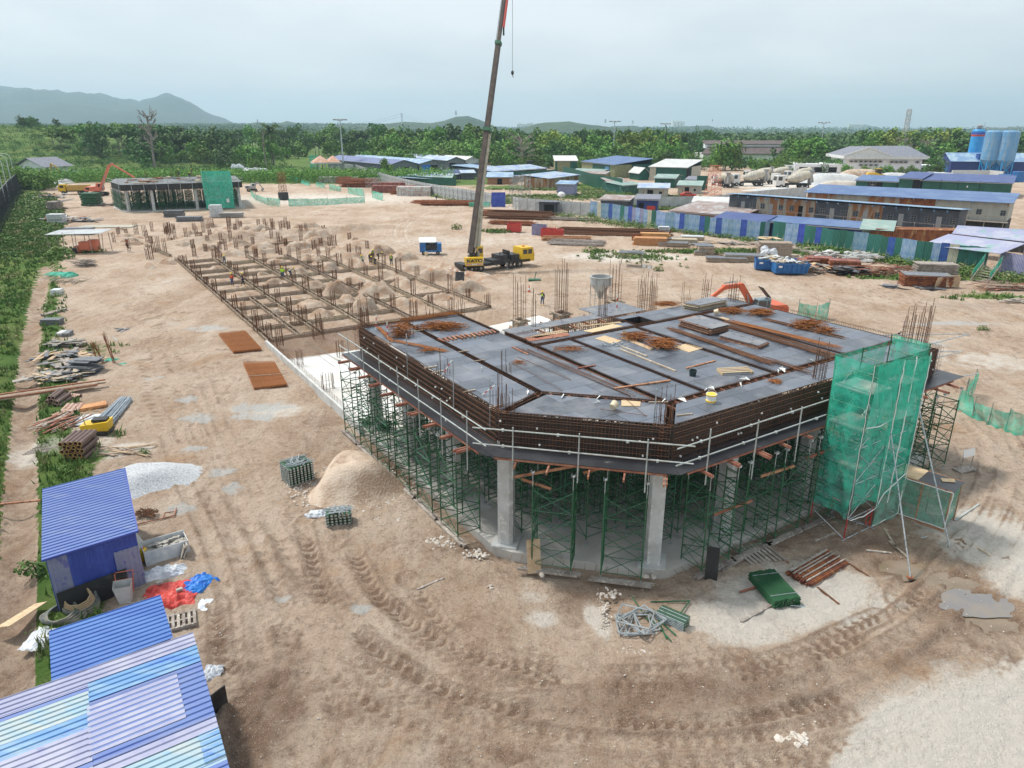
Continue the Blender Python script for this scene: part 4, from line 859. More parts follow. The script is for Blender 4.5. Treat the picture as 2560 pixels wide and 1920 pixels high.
for i,(r,c,u,v,zt,w_,n_,hh,lb)in enumerate(((2,3,425,480,5.2,.8,14,3.9,'tall dark rebar cage rising from a timber clad column, left of the concrete bucket'),(2,3,65,540,4.9,.7,8,3.2,'thin rebar cage on a boarded column at the left end of the grey strip'),
(2,3,890,380,5.6,.7,8,3.,'rebar cage on a boarded column right of the concrete bucket'),(2,3,1165,440,5.6,1.1,22,2.4,'broad rusty rebar bundle with red tape at the back of the deck'),(2,3,780,570,5.6,.5,10,2.6,'narrow rusty bars rising through the grey strip'),(2,3,190,660,5.6,.25,5,3.,'slim rusty bars at the back left edge of the deck'),
(2,3,1675,330,6.5,.45,8,1.6,'short rusty bars by the bucket arm of the orange excavator'))):
 p=Q(r,c,u,v,zt);t=thing('column_rebar',lb,'column rebar',(p.x,p.y,0),YAW)
 k=MB();starter(k,(0,0,0),zt-1.5,zt+hh,w_,n_,.02,5 if i!=0 else 3);k.build('bars',M['rebar'],t)
 if i<3:
  k=MB();k.bx(-w_*.5,w_*.5,-w_*.5,w_*.5,.2,zt-1.2);k.build('column',M['concrete'],t)
  k=MB();a=w_*.62
  for z in(zt-1.4,zt-.8,zt-.2):k.beam((-a-.3,-a,z),(a+.3,-a,z),.1,.1);k.beam((-a-.3,a,z),(a+.3,a,z),.1,.1);k.beam((-a,-a-.3,z+.1),(-a,a+.3,z+.1),.1,.1);k.beam((a,-a-.3,z+.1),(a,a+.3,z+.1),.1,.1)
  for j in range(7):
   o=-a+.06+j*(2*a-.12)/6
   for sy in(-1,1):k.bx(o-.05,o+.05,sy*(a-.08)-.03,sy*(a-.08)+.03,zt-2.2,zt-.05);k.bx(sy*(a-.08)-.03,sy*(a-.08)+.03,o-.05,o+.05,zt-2.2,zt-.05)
  k.build('timber_clamps',M['timber'],t);k=MB()
  for sx in(-1,1):k.beam((sx*(a+.9),-a,zt-2.6),(sx*a,-a,zt-.3),.07,.07)
  k.build('braces',M['timber_red'],t)
m_=MB();m_.prism([(24.5,50),(42,50),(42,60),(24.5,58)],.0,.18);m_.build('court_slab',M['slab_white'],FR)
p=Q(2,3,762,350,2.6);t=thing('concrete_bucket','grey conical concrete skip standing behind the deck between the column cages','concrete skip',(p.x,p.y,0),.2)
k=MB();k.lathe([(.25,2.5),(.35,2.9),(1.05,3.9),(1.08,4.6),(1.16,4.62),(1.16,4.7),(1.0,4.7),(.95,4.0)],n=20);k.build('hopper',M['drum_grey'],t)
k=MB()
for a in range(4):x,y=1.15*math.cos(a*1.57+.78),1.15*math.sin(a*1.57+.78);k.tube((x,y,.2),(x,y,4.6),.04,5);k.tube((x,y,2.6),(1.15*math.cos(a*1.57+2.35),1.15*math.sin(a*1.57+2.35),2.6),.03,5)
k.build('stand',M['steel_grey'],t)
ST_=thing('stair_tower','tall scaffold stair tower wrapped in bright green net with white lacing, right of the deck','stair tower',W(32.0,17.4,0),YAW)
k=MB();w2,d2,Ht=2.2,.95,9.0
for x in(-w2,-.1,w2):
 for y in(-d2,d2):k.tube((x,y,.1),(x,y,Ht+(.3 if x==w2 else 0)),.03,5)
 for z in np.arange(.9,Ht,.85):k.tube((x,-d2,z),(x,d2,z),.02,4)
k.build('frames',M['green_steel'],ST_)
k=MB()
for z in np.arange(1.2,Ht-.5,1.9):
 for y in(-d2,d2):k.tube((-w2,y,z),(-.1,y,z+1.5),.018,4);k.tube((-.1,y,z),(-w2,y,z+1.5),.018,4);k.tube((-.1,y,z+1.5),(w2,y,z),.018,4);k.tube((-w2,y,z-.05),(w2,y,z-.05),.02,4)
k.build('cross_braces',M['galv'],ST_)
for z in(1.9,3.8,5.7,7.5):
 k=MB()
 for j in range(4):k.bx(-w2+.05,-.3,-d2+.06+j*.46,-d2+.5+j*.46,z,z+.05)
 for j in range(2):k.bx(.9,w2-.05,-d2+.06+j*.46,-d2+.5+j*.46,z-.05,z)
 k.build('platform',M['steel_grey'],ST_)
for z in(1.9,3.8,5.7):
 k=MB()
 for j in range(7):k.box((.1+j*.22-.6,.45,z-1.6+.1+j*.26),(.26,.7,.04))
 k.beam((-.7,.1,z-1.7),(1.1,.1,z+.1),.04,.16);k.beam((-.7,.8,z-1.7),(1.1,.8,z+.1),.04,.16);k.build('stair_flight',M['galv'],ST_)
def netsheet(mb,a,b,z0,z1,n=14,m_=10,sag=.17,bot=0.):
 a,b=Vector((*a,0)),Vector((*b,0));d=b-a;nn=Vector((d.y,-d.x,0)).normalized();o=len(mb.v);ph=U(0,6)
 for j in range(m_+1):
  for i in range(n+1):
   u,v=i/n,j/m_;z=z0+(z1-z0)*v+(bot*math.sin(u*math.pi)*(1-v)if bot else 0);f=math.sin(u*math.pi)*sag*.8*math.sin(ph+v*5+u*2)+sag*.5*math.sin(u*11+v*3+ph)
   mb.v.append(tuple(a+d*u+nn*(f+.06)+Vector((0,0,z))))
 for j in range(m_):
  for i in range(n):q=o+j*(n+1)+i;mb.f.append((q,q+1,q+n+2,q+n+1));mb.m.append(0)
nets=[((-w2,-d2),(-.05,-d2),1.5,9.0,.3),((-.05,-d2),(w2,-d2),1.5,8.6,.25),((-w2,d2),(-w2,-d2),1.2,9.0,.1),((w2,-d2),(w2,d2),2.6,9.3,.1),((w2,d2),(-w2,d2),5.5,9.0,.1)]
for a,b,z0,z1,bt in nets:k=MB();netsheet(k,a,b,z0,z1,bot=bt);k.build('green_net',M['net'],ST_,smooth=True)
k=MB();netsheet(k,(-w2,-d2-.05),(-.1,-d2-.05),6.0,9.0,sag=.14);netsheet(k,(0,-d2-.05),(w2,-d2-.05),5.9,8.8,sag=.14);k.build('green_net',M['net_solid'],ST_,smooth=True)
k=MB();netsheet(k,(-.1,-d2-.05),(w2+.1,-d2-.1),.15,2.3,sag=.1);k.build('lower_net',M['net_thin'],ST_,smooth=True)
def lace(mb,ps,r=.028):
 q=[]
 for a,b in zip(ps,ps[1:]):
  a,b=Vector(a),Vector(b);n=max(2,int((b-a).length/.3))
  for i in range(n):q.append(a.lerp(b,i/n)+Vector((U(-.03,.03),U(-.04,.0),U(-.02,.02))))
 q.append(Vector(ps[-1]));mb.path(q,r,4)
k=MB()
for x in(-.05,w2,.95):lace(k,[(x,-d2-.1,1.2 if x<1 else .3),(x,-d2-.12,8.9)])
lace(k,[(-w2,-d2-.1,6.0),(-1.2,-d2-.16,5.9),(-.1,-d2-.1,6.0)]);lace(k,[(-w2,-d2-.1,1.2),(-1.1,-d2-.1,1.05),(-.1,-d2-.1,1.15)]);lace(k,[(-.1,-d2-.1,1.15),(.5,-d2-.1,1.9),(w2,-d2-.1,2.5)]);lace(k,[(-.1,-d2-.12,.2),(w2,-d2-.14,.25)])
lace(k,[(-w2-.05,-d2,1.2),(-w2-.05,-d2,9)],.014);k.build('white_lacing',M['white_tie'],ST_)
k=MB()
for x,y in((-w2,-d2),(-w2,d2),(-.1,-d2),(-.1,d2)):
 k.tube((x,y,.1),(x,y,1.25),.035,5)
for y in(-d2,d2):k.tube((-.5,y,.3),(-.5,y,1.2),.025,4);k.tube((-.1,y,.4),(-.5,y,.4),.02,4);k.tube((-.1,y,.8),(-.5,y,.8),.02,4)
k.build('red_base_frames',M['red'],ST_)
k=MB();k.tube((-w2-.2,-d2,.06),(.2,-d2,.06),.03,5);k.tube((-.1,-d2-.3,.1),(-.1,d2+.3,.1),.03,5);k.tube((-.1,-d2,.1),(-w2,-d2,1.2),.02,4);k.tube((-w2,-d2,.1),(-w2,d2,.9),.02,4);k.build('base_pipes',M['galv'],ST_)
def prop(a,b,label):
 t=thing('raking_prop',label,'prop',a);k=MB();k.tube((0,0,.05),Vector(b)-Vector(a),.034,6);k.build('tube',M['galv'],t);k=MB();k.box((0,0,.03),(.25,.2,.06));k.build('foot',M['rust'],t)
prop(Q(3,4,1228,1400),W(32.0,16.4,5.4),'long grey raking prop from the mud up to the middle of the green stair tower')
prop(Q(3,4,1570,1150),W(34.3,16.6,6.4),'long grey raking prop in front of the low netted passage')
PS=thing('netted_passage','low passage with green net sides and a dark plywood roof leading from the stair tower','passage',(0,0,0),0)
pa,pb,pc,pd=Q(3,4,1035,830),Q(3,4,1510,1000),Q(3,4,1650,940),Q(3,4,1110,800)
dv=(pb-pa).normalized();pn=Vector((-dv.y,dv.x,0));L_=(pb-pa).length;wd_=1.55
k=MB();z_=Vector((0,0,2.25));k.plate(pa+z_+dv*1.0,pb+z_+dv*.1,pb+pn*wd_+z_+dv*.1,pa+pn*wd_+z_+dv*1.0,.03);k.build('plywood_roof',M['ply_black'],PS)
k=MB();k.plate(pa+z_*1.01-dv*.1,pa+z_*1.01+dv*1.05,pa+pn*wd_+z_*1.01+dv*1.05,pa+pn*wd_+z_*1.01-dv*.1,.03);k.build('pale_roof_sheet',M['ply_pale'],PS)
k=MB()
for p in(pa,pa.lerp(pb,.5),pb,pa+pn*wd_,pa.lerp(pb,.5)+pn*wd_,pb+pn*wd_):k.tube(p,p+z_,.035,5)
k.beam(pa+z_*.985,pb+z_*.985,.06,.08);k.beam(pa+pn*wd_+z_*.985,pb+pn*wd_+z_*.985,.06,.08);k.beam(pa+Vector((0,0,.05)),pb+Vector((0,0,.05)),.1,.08)
k.build('frame',M['timber_red'],PS)
k=MB();netsheet(k,pb[:2],pa[:2],.15,2.2,sag=.06);netsheet(k,(pb+pn*wd_)[:2],(pb+dv*.02)[:2],.2,2.2,sag=.08);netsheet(k,(pa+pn*wd_)[:2],(pb+pn*wd_)[:2],.15,2.2,sag=.05);k.build('green_net',M['net_thin'],PS,smooth=True)
k=MB();lace(k,[pa+Vector((0,-.08,2.2)),pb+Vector((0,-.08,2.2)),pb+Vector((0,-.08,.2)),pa+Vector((0,-.08,.15))],.025);k.build('white_lacing',M['white_tie'],PS)
sheetpile('plywood_offcut',[pa.lerp(pb,.74)+pn*.75+q for q in(Vector((0,0,0)),Vector((.6,-.1,0)),Vector((.75,.25,0)),Vector((.1,.35,0)))],1,.03,('ply_pale','ply_pale'),'small pale offcut lying on the dark roof of the netted passage',0,'plywood',2.26).location.z=2.26
WG=thing('slab_wing','bright white concrete slab wing with starter bars, left of the black deck','concrete slab',(0,0,0),YAW)
k=MB();k.prism([(15.0,50.05),(24.4,50.05),(24.4,58),(22,58.4),(15.0,59.2)],-.3,.24);k.prism([(15.2,42.5),(15.2,50.0),(24.4,50.0),(24.4,42.5)],.204,.235);k.build('slab',M['slab_white'],WG)
k=MB();k.bx(14.8,14.99,41.5,65,-.3,.52);k.build('edge_kerb',M['concrete'],WG)
k=MB()
for i in range(110):t_=42+i*.2;k.tube((15.02,t_,.2),(15.02+U(-.03,.03),t_,.95),.01,3)
k.build('edge_bars',M['rebar'],WG)
k=MB()
for i in range(40):k.tube((15.1+i*.235,58.3,.3),(15.1+i*.235,65.5,.34),.011,3)
for i in range(30):k.tube((15.0,58.6+i*.23,.32),(24.4,58.6+i*.23,.33),.011,3)
k.build('rebar_mesh',M['rebar'],WG)
for i,(r,c,u,v,n_,h,w_)in enumerate(((2,2,345,600,16,2.0,.9),(2,2,540,715,18,1.7,.9),(2,2,210,780,12,1.9,.55),(2,2,730,870,9,1.5,.55),(2,2,385,945,8,1.4,.4),(2,2,625,1150,12,1.3,.8),(2,2,40,660,12,1.8,.6))):
 p=Q(r,c,u,v,.24);k=MB();starter(k,(0,0,0),0,h,w_,n_,.016,2);tag(k.build('starter_bars',M['rebar'],None,p,YAW),['upright bars at the far end of the white slab by the rebar mesh','big square cage of upright bars in the middle of the white slab','upright bars at the kerb of the white slab, farthest on the left','bars painted red at their tips on the white slab beside the deck corner','slim upright bars on the near part of the white slab','short bars at the kerb nearest the black deck','upright bars in the corner of the rebar mesh'][i],'column rebar','starter bars on the white slab')
bars(Q(2,2,435,750,.25),Q(2,2,840,980,.25),2,.15,'thin dark lengths lying across the white slab',m_='rope_rubber');bars(Q(2,2,530,850,.25),Q(2,2,700,970,.25),1,.1,'single bar lying on the near white slab');bars(Q(2,2,670,660,.25),Q(2,2,750,675,.25),3,.1,'three dark rods lying on the far white slab',m_='rope_rubber')
k=MB()
for i in range(40):k.tube((U(-1.3,-.9),U(-.5,.6),.05+U(0,.45)),(U(.9,1.5),U(-.5,.6),.05+U(0,.45)),.027,5)
k.solo('tube_pile',[M['green_steel']],'pile of green scaffold tubes at the back left corner under the deck','pile of tubes',None,W(16.0,41.5,.2),YAW+R(120))
# ============================================================ foundation grid: formed trenches, mounds, starter bars
FN=thing('ground_beam_formwork','grid of timber formed ground beams full of rusty rebar between earth mounds','foundation formwork',(0,0,0),YAW)
SL=[15.4,20.2,25.0,30.1,34.5,39.4];TL=[66,70.5,75.2,80,84.8,90,95,100,104.5,109.5,114]
def formed(a,b,wd=.32,h=.5,z0=-.12):
 f=MB();a,b=Vector((*a,0)),Vector((*b,0));d=(b-a).normalized();x=Vector((-d.y,d.x,0));l=(b-a).length
 for s_ in(-1,1):
  f.beam(a+x*s_*(wd/2+.03)+Vector((0,0,z0+h/2)),b+x*s_*(wd/2+.03)+Vector((0,0,z0+h/2)),.03,h)
  f.beam(a+x*s_*(wd/2+.07)+Vector((0,0,z0+h-.05)),b+x*s_*(wd/2+.07)+Vector((0,0,z0+h-.05)),.04,.06)
  k=.3
  while k<l:p=a+d*k+x*s_*(wd/2+.1);f.tube(p+Vector((0,0,z0)),p+Vector((U(-.03,.03),0,z0+h+U(.0,.1))),.03,4);k+=U(.55,.85)
 k=.5
 while k<l:p=a+d*k;f.beam(p-x*(wd/2+.12)+Vector((0,0,z0+h+.03)),p+x*(wd/2+.12)+Vector((0,0,z0+h+.03)),.05,.04);k+=U(1.3,2.2)
 f.build('timber_form',M['timber'],FN)
 c=MB();stirrups(c,a,b,wd-.06,z0+.05,z0+h-.04,.42,.012,3);c.build('rebar_cage',M['rebar'],FN)
for i,s in enumerate(SL):
 t1=[118,114,114,112,108,100][i];formed((s,65.8 if i else 65.6),(s,t1))
formed((18.3,66),(18.3,84.6));formed((15.0,121),(13.2,134));formed((12.9,137),(11.8,152),.2,.4);formed((22,119),(22.6,128));formed((27,124),(35,124.6));formed((27.5,84.9),(27.5,95))
for j,t in enumerate(TL):
 for i in range(len(SL)-1):
  if t>[116,112,110,106,98][i]:continue
  if j%2 and i in(3,4)and t<100:continue
  formed((SL[i]+.3,t),(SL[i+1]-.3,t+U(-.1,.1)))
def mound(s,t,a,b,h,label,rough=.3,m_='mound',group='earth mounds in the foundation grid',rz=None,pos=None,seed=None):
 n=20;k=9;co=[];sd=random.randint(0,999)if seed is None else seed
 for j in range(k+1):
  r=j/k
  for i in range(n):
   th=2*math.pi*i/n;q=1+.18*math.sin(th*2+sd)+.12*math.sin(th*3+sd*2.);x,y=math.cos(th)*r*a*q,math.sin(th)*r*b*q
   pr=(1-sstep(np.array(r),.30,1.0)*1.0);z=h*float(pr)+(mnoise.noise((x*1.1+sd,y*1.1,1.))*.5+mnoise.noise((x*3+sd,y*3,2.))*.25)*rough*h*(1-r**3)
   co.append((x,y,z-.08 if j==k else z))
 f=[]
 for j in range(k):
  for i in range(n):f.append((j*n+i,j*n+(i+1)%n,(j+1)*n+(i+1)%n,(j+1)*n+i))
 mb=MB();mb.add(co,f);p=W(s,t,0)if pos is None else pos;o=mb.build('earth_mound',M[m_],None,p,YAW if rz is None else rz,smooth=True)
 return tag(o,label,'mound',group)
ML=[(22.7,72.6,1.6,1.3,.8),(27.6,72.8,2.3,1.9,1.35),(32.3,72.4,1.9,2.1,1.4),(37.0,72.8,1.9,2.0,1.2),(22.7,77.8,1.7,1.7,.9),(27.6,77.9,1.6,1.4,.9),(27.4,82.2,1.9,1.7,1.4),(32.2,80.5,1.9,2.6,1.4),(36.8,82.6,1.9,2.6,1.3),(22.8,82.3,1.5,1.3,.6),(27.2,87.6,1.8,1.7,1.2),
(32.0,88.2,1.8,2.2,1.3),(36.6,90,1.9,2.8,1.2),(22.5,92.6,1.6,1.4,.8),(27.6,97.6,1.8,1.8,1.1),(32.2,97.5,1.8,2.2,1.1),(36.8,98,1.6,2.5,1.0),(22.6,102,1.8,1.6,.8),(27.6,106.8,1.8,1.6,1.),(32.2,106,1.8,2.,.9),(17.8,88,1.6,1.6,.6),(17.7,98,1.4,1.6,.6),(41.8,76,2.2,2.6,1.3),(42.2,84,2.4,3.,1.3),(41.6,92,2.6,3.,1.2),
(38,106,2.6,2.4,1.3),(34.4,118.6,2.6,2.,1.2),(37.6,121,2.4,2.4,1.3),(28.6,120,3.,2.4,1.5),(32.3,121,2.,1.8,1.),(23.6,118,2.4,1.8,1.1),(30.5,135,2.8,2.6,1.5),(41.4,128.7,2.8,2.6,1.4),(41.7,139,3,3,1.5),(27,128,2.2,1.8,1.),(36,131,2.4,2,1.1),(34,143,2.4,2.4,1.1),(26.5,141,2,2,.9),(40.5,113,3,2.5,1.4),(43,106,3,3,1.3),(44,99,2.5,2.5,1.2),(44.6,119,3,3,1.),(47,90,2,4,1.),(47,82,2,4,.9)]
for i,(s,t,a,b,h)in enumerate(ML):
 lb=('earth mound in the near rows of the foundation grid, close to the black deck' if t<80 else('earth mound half way up the foundation grid between formed trenches' if t<104 else('pale spoil mound at the right edge of the excavation' if s>40 and t<125 else 'pale spoil mound among the far starter bars')))
 mound(s+U(-.5,.5),t+U(-.7,.7),a*U(.75,1.2),b*U(.75,1.25),h*U(.45,1.05),lb,U(.5,1.1))
BARS=[]
for s in SL:
 for t in TL:
  if t>112 and s>31:continue
  BARS.append((s+U(-.15,.15),t+U(-.3,.3),random.choice((.45,.5,.7)),random.choice((7,8,10)),U(1.3,2.3)))
for s,t in((18.3,120),(21,124),(24,123),(19.5,129),(22.6,133),(26,131),(17.5,135),(24.7,139),(20.5,141),(29,126),(33,127),(37,126),(40,133),(38,137),(34,136.5),(30.4,148),(34.9,137),(28.6,145),(23,147),(18.7,149),(15.2,126),(14,140),(12,150),(16.5,155),(21,155),(26,152),(36,146),(40,145),(43.5,134),(30,115.5),(26,114.5),(21,117),(36,116),(40,118.5),(44,113),(45,124),(33,152),(10,130),(12.5,120),(9.5,143))+tuple((random.uniform(9,40),random.uniform(118,158))for _ in range(34)):
 BARS.append((s+U(-.4,.4),t+U(-.4,.4),random.choice((.4,.5,.9)),random.choice((6,8,12)),U(1.5,2.6)))
protos=[]
for i,(s,t,w_,n,h)in enumerate(BARS):
 if s>41 and t<110:continue
 lb='upright rusty bars at a trench crossing in the near foundation grid' if t<83 else('upright rusty bars at a trench crossing in the far foundation grid' if t<113 else 'cluster of upright rusty bars on the bare ground beyond the foundation grid')
 if len(protos)<8:
  k=MB();starter(k,(0,0,0),-.05,h,w_,n,.026,2);o=k.build('starter_bars',M['rebar']);protos.append(o);tag(o,lb,'column rebar','starter bars over the foundation');o.location=W(s,t,.0);o.rotation_euler=(0,0,YAW)
 else:dup(random.choice(protos),W(s,t,0),YAW+U(-.1,.1),lb,scale=(1,1,U(.85,1.15)))
for _ in range(46):mound(U(11,45),U(113,160),U(.7,2.),U(.7,1.8),U(.3,.8),'x',1.)
for _ in range(26):mound(U(16,44),U(67,112),U(.5,1.2),U(.5,1.1),U(.2,.5),'x',1.2)
gridlabels([o for o in COL.objects if o.name.startswith('earth_mound')],'earth mound in the excavation',5.2)
gridlabels([o for o in COL.objects if o.name.startswith('starter_bars')and o.get('group')=='starter bars over the foundation'],'upright rusty starter bars',5.)
# ============================================================ people
def skinned(name,verts,edges,rad,m_,parent=None,root=0,sub=1):
 me=bpy.data.meshes.new(name);me.from_pydata(verts,edges,[]);me.materials.append(M[m_]);o=bpy.data.objects.new(name,me);COL.objects.link(o)
 if parent:o.parent=parent
 sk=o.modifiers.new('skin','SKIN');sk.use_smooth_shade=True;ly=me.skin_vertices[0]if len(me.skin_vertices)else None
 if ly is None:
  bpy.context.view_layer.objects.active=o;me.attributes
 for i,r in enumerate(rad):
  ly.data[i].radius=(r,r)if not hasattr(r,'__len__')else r;ly.data[i].use_root=(i==root)
 if sub:s_=o.modifiers.new('sub','SUBSURF');s_.levels=s_.render_levels=sub
 dg=bpy.context.evaluated_depsgraph_get();m2=bpy.data.meshes.new_from_object(o.evaluated_get(dg));o.modifiers.clear();o.data=m2;m2.materials.clear();m2.materials.append(M[m_]);return o
def person(pos,rz,label,vest='hivis',shirt='shirt_dark',pants='denim',boots='boot',helmet='helmet',bend=0.,armL=(0,.05),armR=(0,.05),step=0.,sit=False,group=None,scale=1.):
 """faces local +y.  arms: (forward swing, outward swing) in radians"""
 t=thing('person',label,'person',pos,rz,group);t.scale=(scale,)*3
 hip=Vector((0,0,.93));
 if sit:hip=Vector((0,0,.80))
 def rot(p,a):return Vector((p.x,p.y*math.cos(a)-(p.z)*math.sin(-a),p.y*math.sin(-a)+p.z*math.cos(a)))
 ub=lambda x,y,z:hip+rot(Vector((x,y,z)),bend)
 wa,ch,ne,he,ht=ub(0,0,.16),ub(0,.01,.40),ub(0,0,.54),ub(0,.02,.66),ub(0,.02,.74)
 legs=[]
 for sx in(-1,1):
  st=step*sx;h0=hip+Vector((sx*.09,0,-.02))
  if sit:kn=hip+Vector((sx*.17,.42,-.06));an=kn+Vector((0,.0,-.40));to=an+Vector((0,.14,-.05))
  else:kn=Vector((sx*.11,st*.5+.03+bend*.1,.50));an=Vector((sx*.12,st,.09));to=an+Vector((0,.16,-.05))
  legs.append((h0,kn,an,to))
 arms=[]
 for sx,(f,o_)in((-1,armL),(1,armR)):
  sh=ub(sx*.19,0,.47);d1=Vector((sx*math.sin(o_)*math.cos(f),math.sin(f),-math.cos(f)*math.cos(o_)));el=sh+d1*.29
  d2=Vector((sx*math.sin(o_)*.6,math.sin(f+.35),-math.cos(f+.35))).normalized();wr=el+d2*.25;arms.append((sh,el,wr,wr+d2*.09,wr+d2*.16))
 v=[hip,wa,ch,ne,he,ht];e=[(0,1),(1,2),(2,3),(3,4),(4,5)];r=[(.13,.10),(.12,.09),(.15,.10),.055,.085,.07]
 for l in legs:o=len(v);v+=list(l);e+=[(0,o),(o,o+1),(o+1,o+2),(o+2,o+3)];r+=[.085,.055,.042,.035]
 for a in arms:o=len(v);v+=list(a);e+=[(2,o),(o,o+1),(o+1,o+2),(o+2,o+3),(o+3,o+4)];r+=[.055,.04,.028,.035,.018]
 b=skinned('body',v,e,r,'skin',t)
 v=[hip+Vector((0,0,-.02)),wa,ch,ub(0,0,.49)];e=[(0,1),(1,2),(2,3)];r=[(.15,.115),(.14,.105),(.175,.12),.08]
 for a in arms:o=len(v);v+=[a[0],a[1],a[1].lerp(a[2],.8)];e+=[(2,o),(o,o+1),(o+1,o+2)];r+=[.068,.052,.04]
 skinned('shirt',v,e,r,shirt,t)
 v=[hip+Vector((0,0,.04))];e=[];r=[(.155,.12)]
 for l in legs:o=len(v);v+=[l[0],l[1],l[1].lerp(l[2],.75)];e+=[(0,o),(o,o+1),(o+1,o+2)];r+=[.10,.07,.06]
 skinned('trousers',v,e,r,pants,t)
 for l in legs:skinned('boot',[l[1].lerp(l[2],.62),l[2],l[2]+Vector((0,.02,-.04)),l[3]],[(0,1),(1,2),(2,3)],[.062,.056,.05,.045],boots,t)
 if vest:skinned('vest',[wa-Vector((0,0,.06)),ch,ub(0,0,.48)],[(0,1),(1,2)],[(.158,.125),(.19,.14),(.13,.10)],vest,t)
 if helmet:
  k=MB();up_=(ht-he).normalized();c=he+up_*.04;k.lathe([(.115,.0),(.155,.005),(.12,.02),(.112,.07),(.085,.115),(.03,.14)],(0,0,0),12);ob=k.build('helmet',M[helmet],t,smooth=True);ob.location=c;ob.rotation_euler=(-bend,0,0)
 return t
P1=lambda r,c,u,v:Q(r,c,u,v)
person(P1(2,3,262,432),R(150),'worker in green vest and yellow helmet with one arm raised, standing behind the grey strip','hivis','shirt_dark',armR=(1.4,.6),armL=(.3,.5),step=.12)
person(P1(2,1,2012,262),R(170),'worker in orange vest and yellow boots standing in the left of the foundation grid','hivis_orange','red','denim')
person(P1(2,1,2105,262),R(90),'worker in dark red shirt striding over a trench beside the one in orange vest','hivis_orange','shirt_dark','shirt_dark',step=.3,armL=(.6,.2))
person(P1(1,1,1945,1600),R(200),'worker with yellow helmet half hidden in rebar at the far left of the grid',None,'shirt_grey',bend=.7,armL=(.9,.1),armR=(.9,.1))
person(P1(2,2,235,205),R(10),'worker in lime vest seen from behind, standing by a trench','hivis','hivis','denim',armR=(.4,.3))
person(P1(2,2,295,190),R(-60),'crouching worker in pale green shirt next to the one in lime vest',None,'net_thin',bend=1.0,armL=(.8,.2),armR=(.8,.2))
person(P1(1,2,925,1610),R(160),'worker in grey shirt at the left of the group in the trench','hivis','shirt_grey','denim',bend=.35,armL=(.8,.2),armR=(.6,.2))
person(P1(1,2,990,1590),R(190),'worker in dark clothes in the middle of the group of workers',None,'shirt_dark','shirt_dark',bend=.3,armL=(.6,.1))
person(P1(1,2,1010,1560),R(230),'worker in lime vest behind the group in the trench','hivis','shirt_dark','shirt_dark',bend=.2)
person(P1(1,2,1035,1605),R(120),'crouching worker in lime vest in front of the group','hivis','shirt_dark','shirt_dark',bend=.9,armL=(.9,.2),armR=(.9,.2))
person(P1(1,2,1055,1560),R(260),'worker in lime vest bending over at the right of the group','hivis','shirt_dark','shirt_dark',bend=1.1,armL=(1.2,.1),armR=(1.2,.1))
person(P1(1,2,1172,1608),R(180),'worker in dark jacket and yellow boots standing alone right of the group','hivis','shirt_dark','shirt_dark',armL=(.3,.2))
person(P1(1,2,384,852),R(30),'distant person in dark clothes walking by the green safety net',None,'shirt_dark','shirt_dark','black',None,step=.2)
person(P1(1,2,1560,1045),R(80),'worker in green vest standing at the rusty steel stock by the white hoarding','net_thin','shirt_dark')
# ============================================================ vehicles
def wheel(parent,c,r,w_,hubm='hub',axis='Y',n=20,name='wheel'):
 k=MB();k.lathe([(r*.55,-w_/2),(r*.93,-w_/2),(r,-w_*.32),(r,w_*.32),(r*.93,w_/2),(r*.55,w_/2)],c,n,0,axis);o=k.build(name,M['rubber'],parent)
 k=MB();k.lathe([(r*.1,-w_/2-.01),(r*.34,-w_/2-.01),(r*.36,-w_/2+.06),(r*.54,-w_/2+.04),(r*.56,-w_/2+.01),(r*.56,w_/2-.01),(r*.54,w_/2-.04),(r*.36,w_/2-.06),(r*.34,w_/2+.01),(r*.1,w_/2+.01)],c,n,0,axis);k.build('rim',M[hubm],o);return o
def text_mesh(txt,size,depth,m_,parent,loc,rot,offset=0.02,name='lettering',sx=1.):
 cu=bpy.data.curves.new('lettering','FONT');cu.body=txt;cu.size=size;cu.extrude=depth;cu.offset=offset;cu.align_x='CENTER';cu.align_y='CENTER'
 o=bpy.data.objects.new('tmp',cu);COL.objects.link(o);dg=bpy.context.evaluated_depsgraph_get();me=bpy.data.meshes.new_from_object(o.evaluated_get(dg));bpy.data.objects.remove(o)
 me.materials.clear();me.materials.append(M[m_]);ob=bpy.data.objects.new(name,me);COL.objects.link(ob);ob.parent=parent;ob.location=loc;ob.rotation_euler=rot;ob.scale=(sx,1,1);return ob
ca_,cb_=Q(1,2,1740,1640),V(1152,588);CR=thing('mobile_crane','yellow truck crane with a long dark boom reaching up out of the picture','crane',Q(1,2,1900,1650),ang(V(1000,600),V(1140,583)))
L0=10.6
k=MB();k.bx(-2.6,8.3,-1.2,1.2,.75,1.15);k.bx(-2.7,-1.7,-1.25,1.25,.85,1.3);k.bx(2.0,4.8,-1.2,1.2,1.15,1.45);k.build('chassis',M['black'],CR)
for x in(-1.3,.15,5.0,6.5):
 for y in(-1.02,1.02):wheel(CR,(x,y,.55),.55,.42)
k=MB();k.side([(6.9,.8),(9.0,.8),(9.05,1.7),(8.75,2.75),(6.95,2.75),(6.85,1.5)],-1.2,1.2);cab=k.build('driving_cab',M['yellow'],CR)
k=MB();k.side([(8.98,1.75),(9.07,1.75),(8.80,2.62),(8.70,2.62)],-1.08,1.08);k.build('windscreen',M['glass'],cab)
for y in(-1.215,1.205):
 for x0,x1 in((7.1,7.8),(7.95,8.6)):k=MB();k.bx(x0,x1,y,y+.01,1.85,2.5);k.build('window',M['glass'],cab)
k=MB();k.box((7.9,0,2.82),(.3,.3,.14));k.build('beacon',M['orange'],cab)
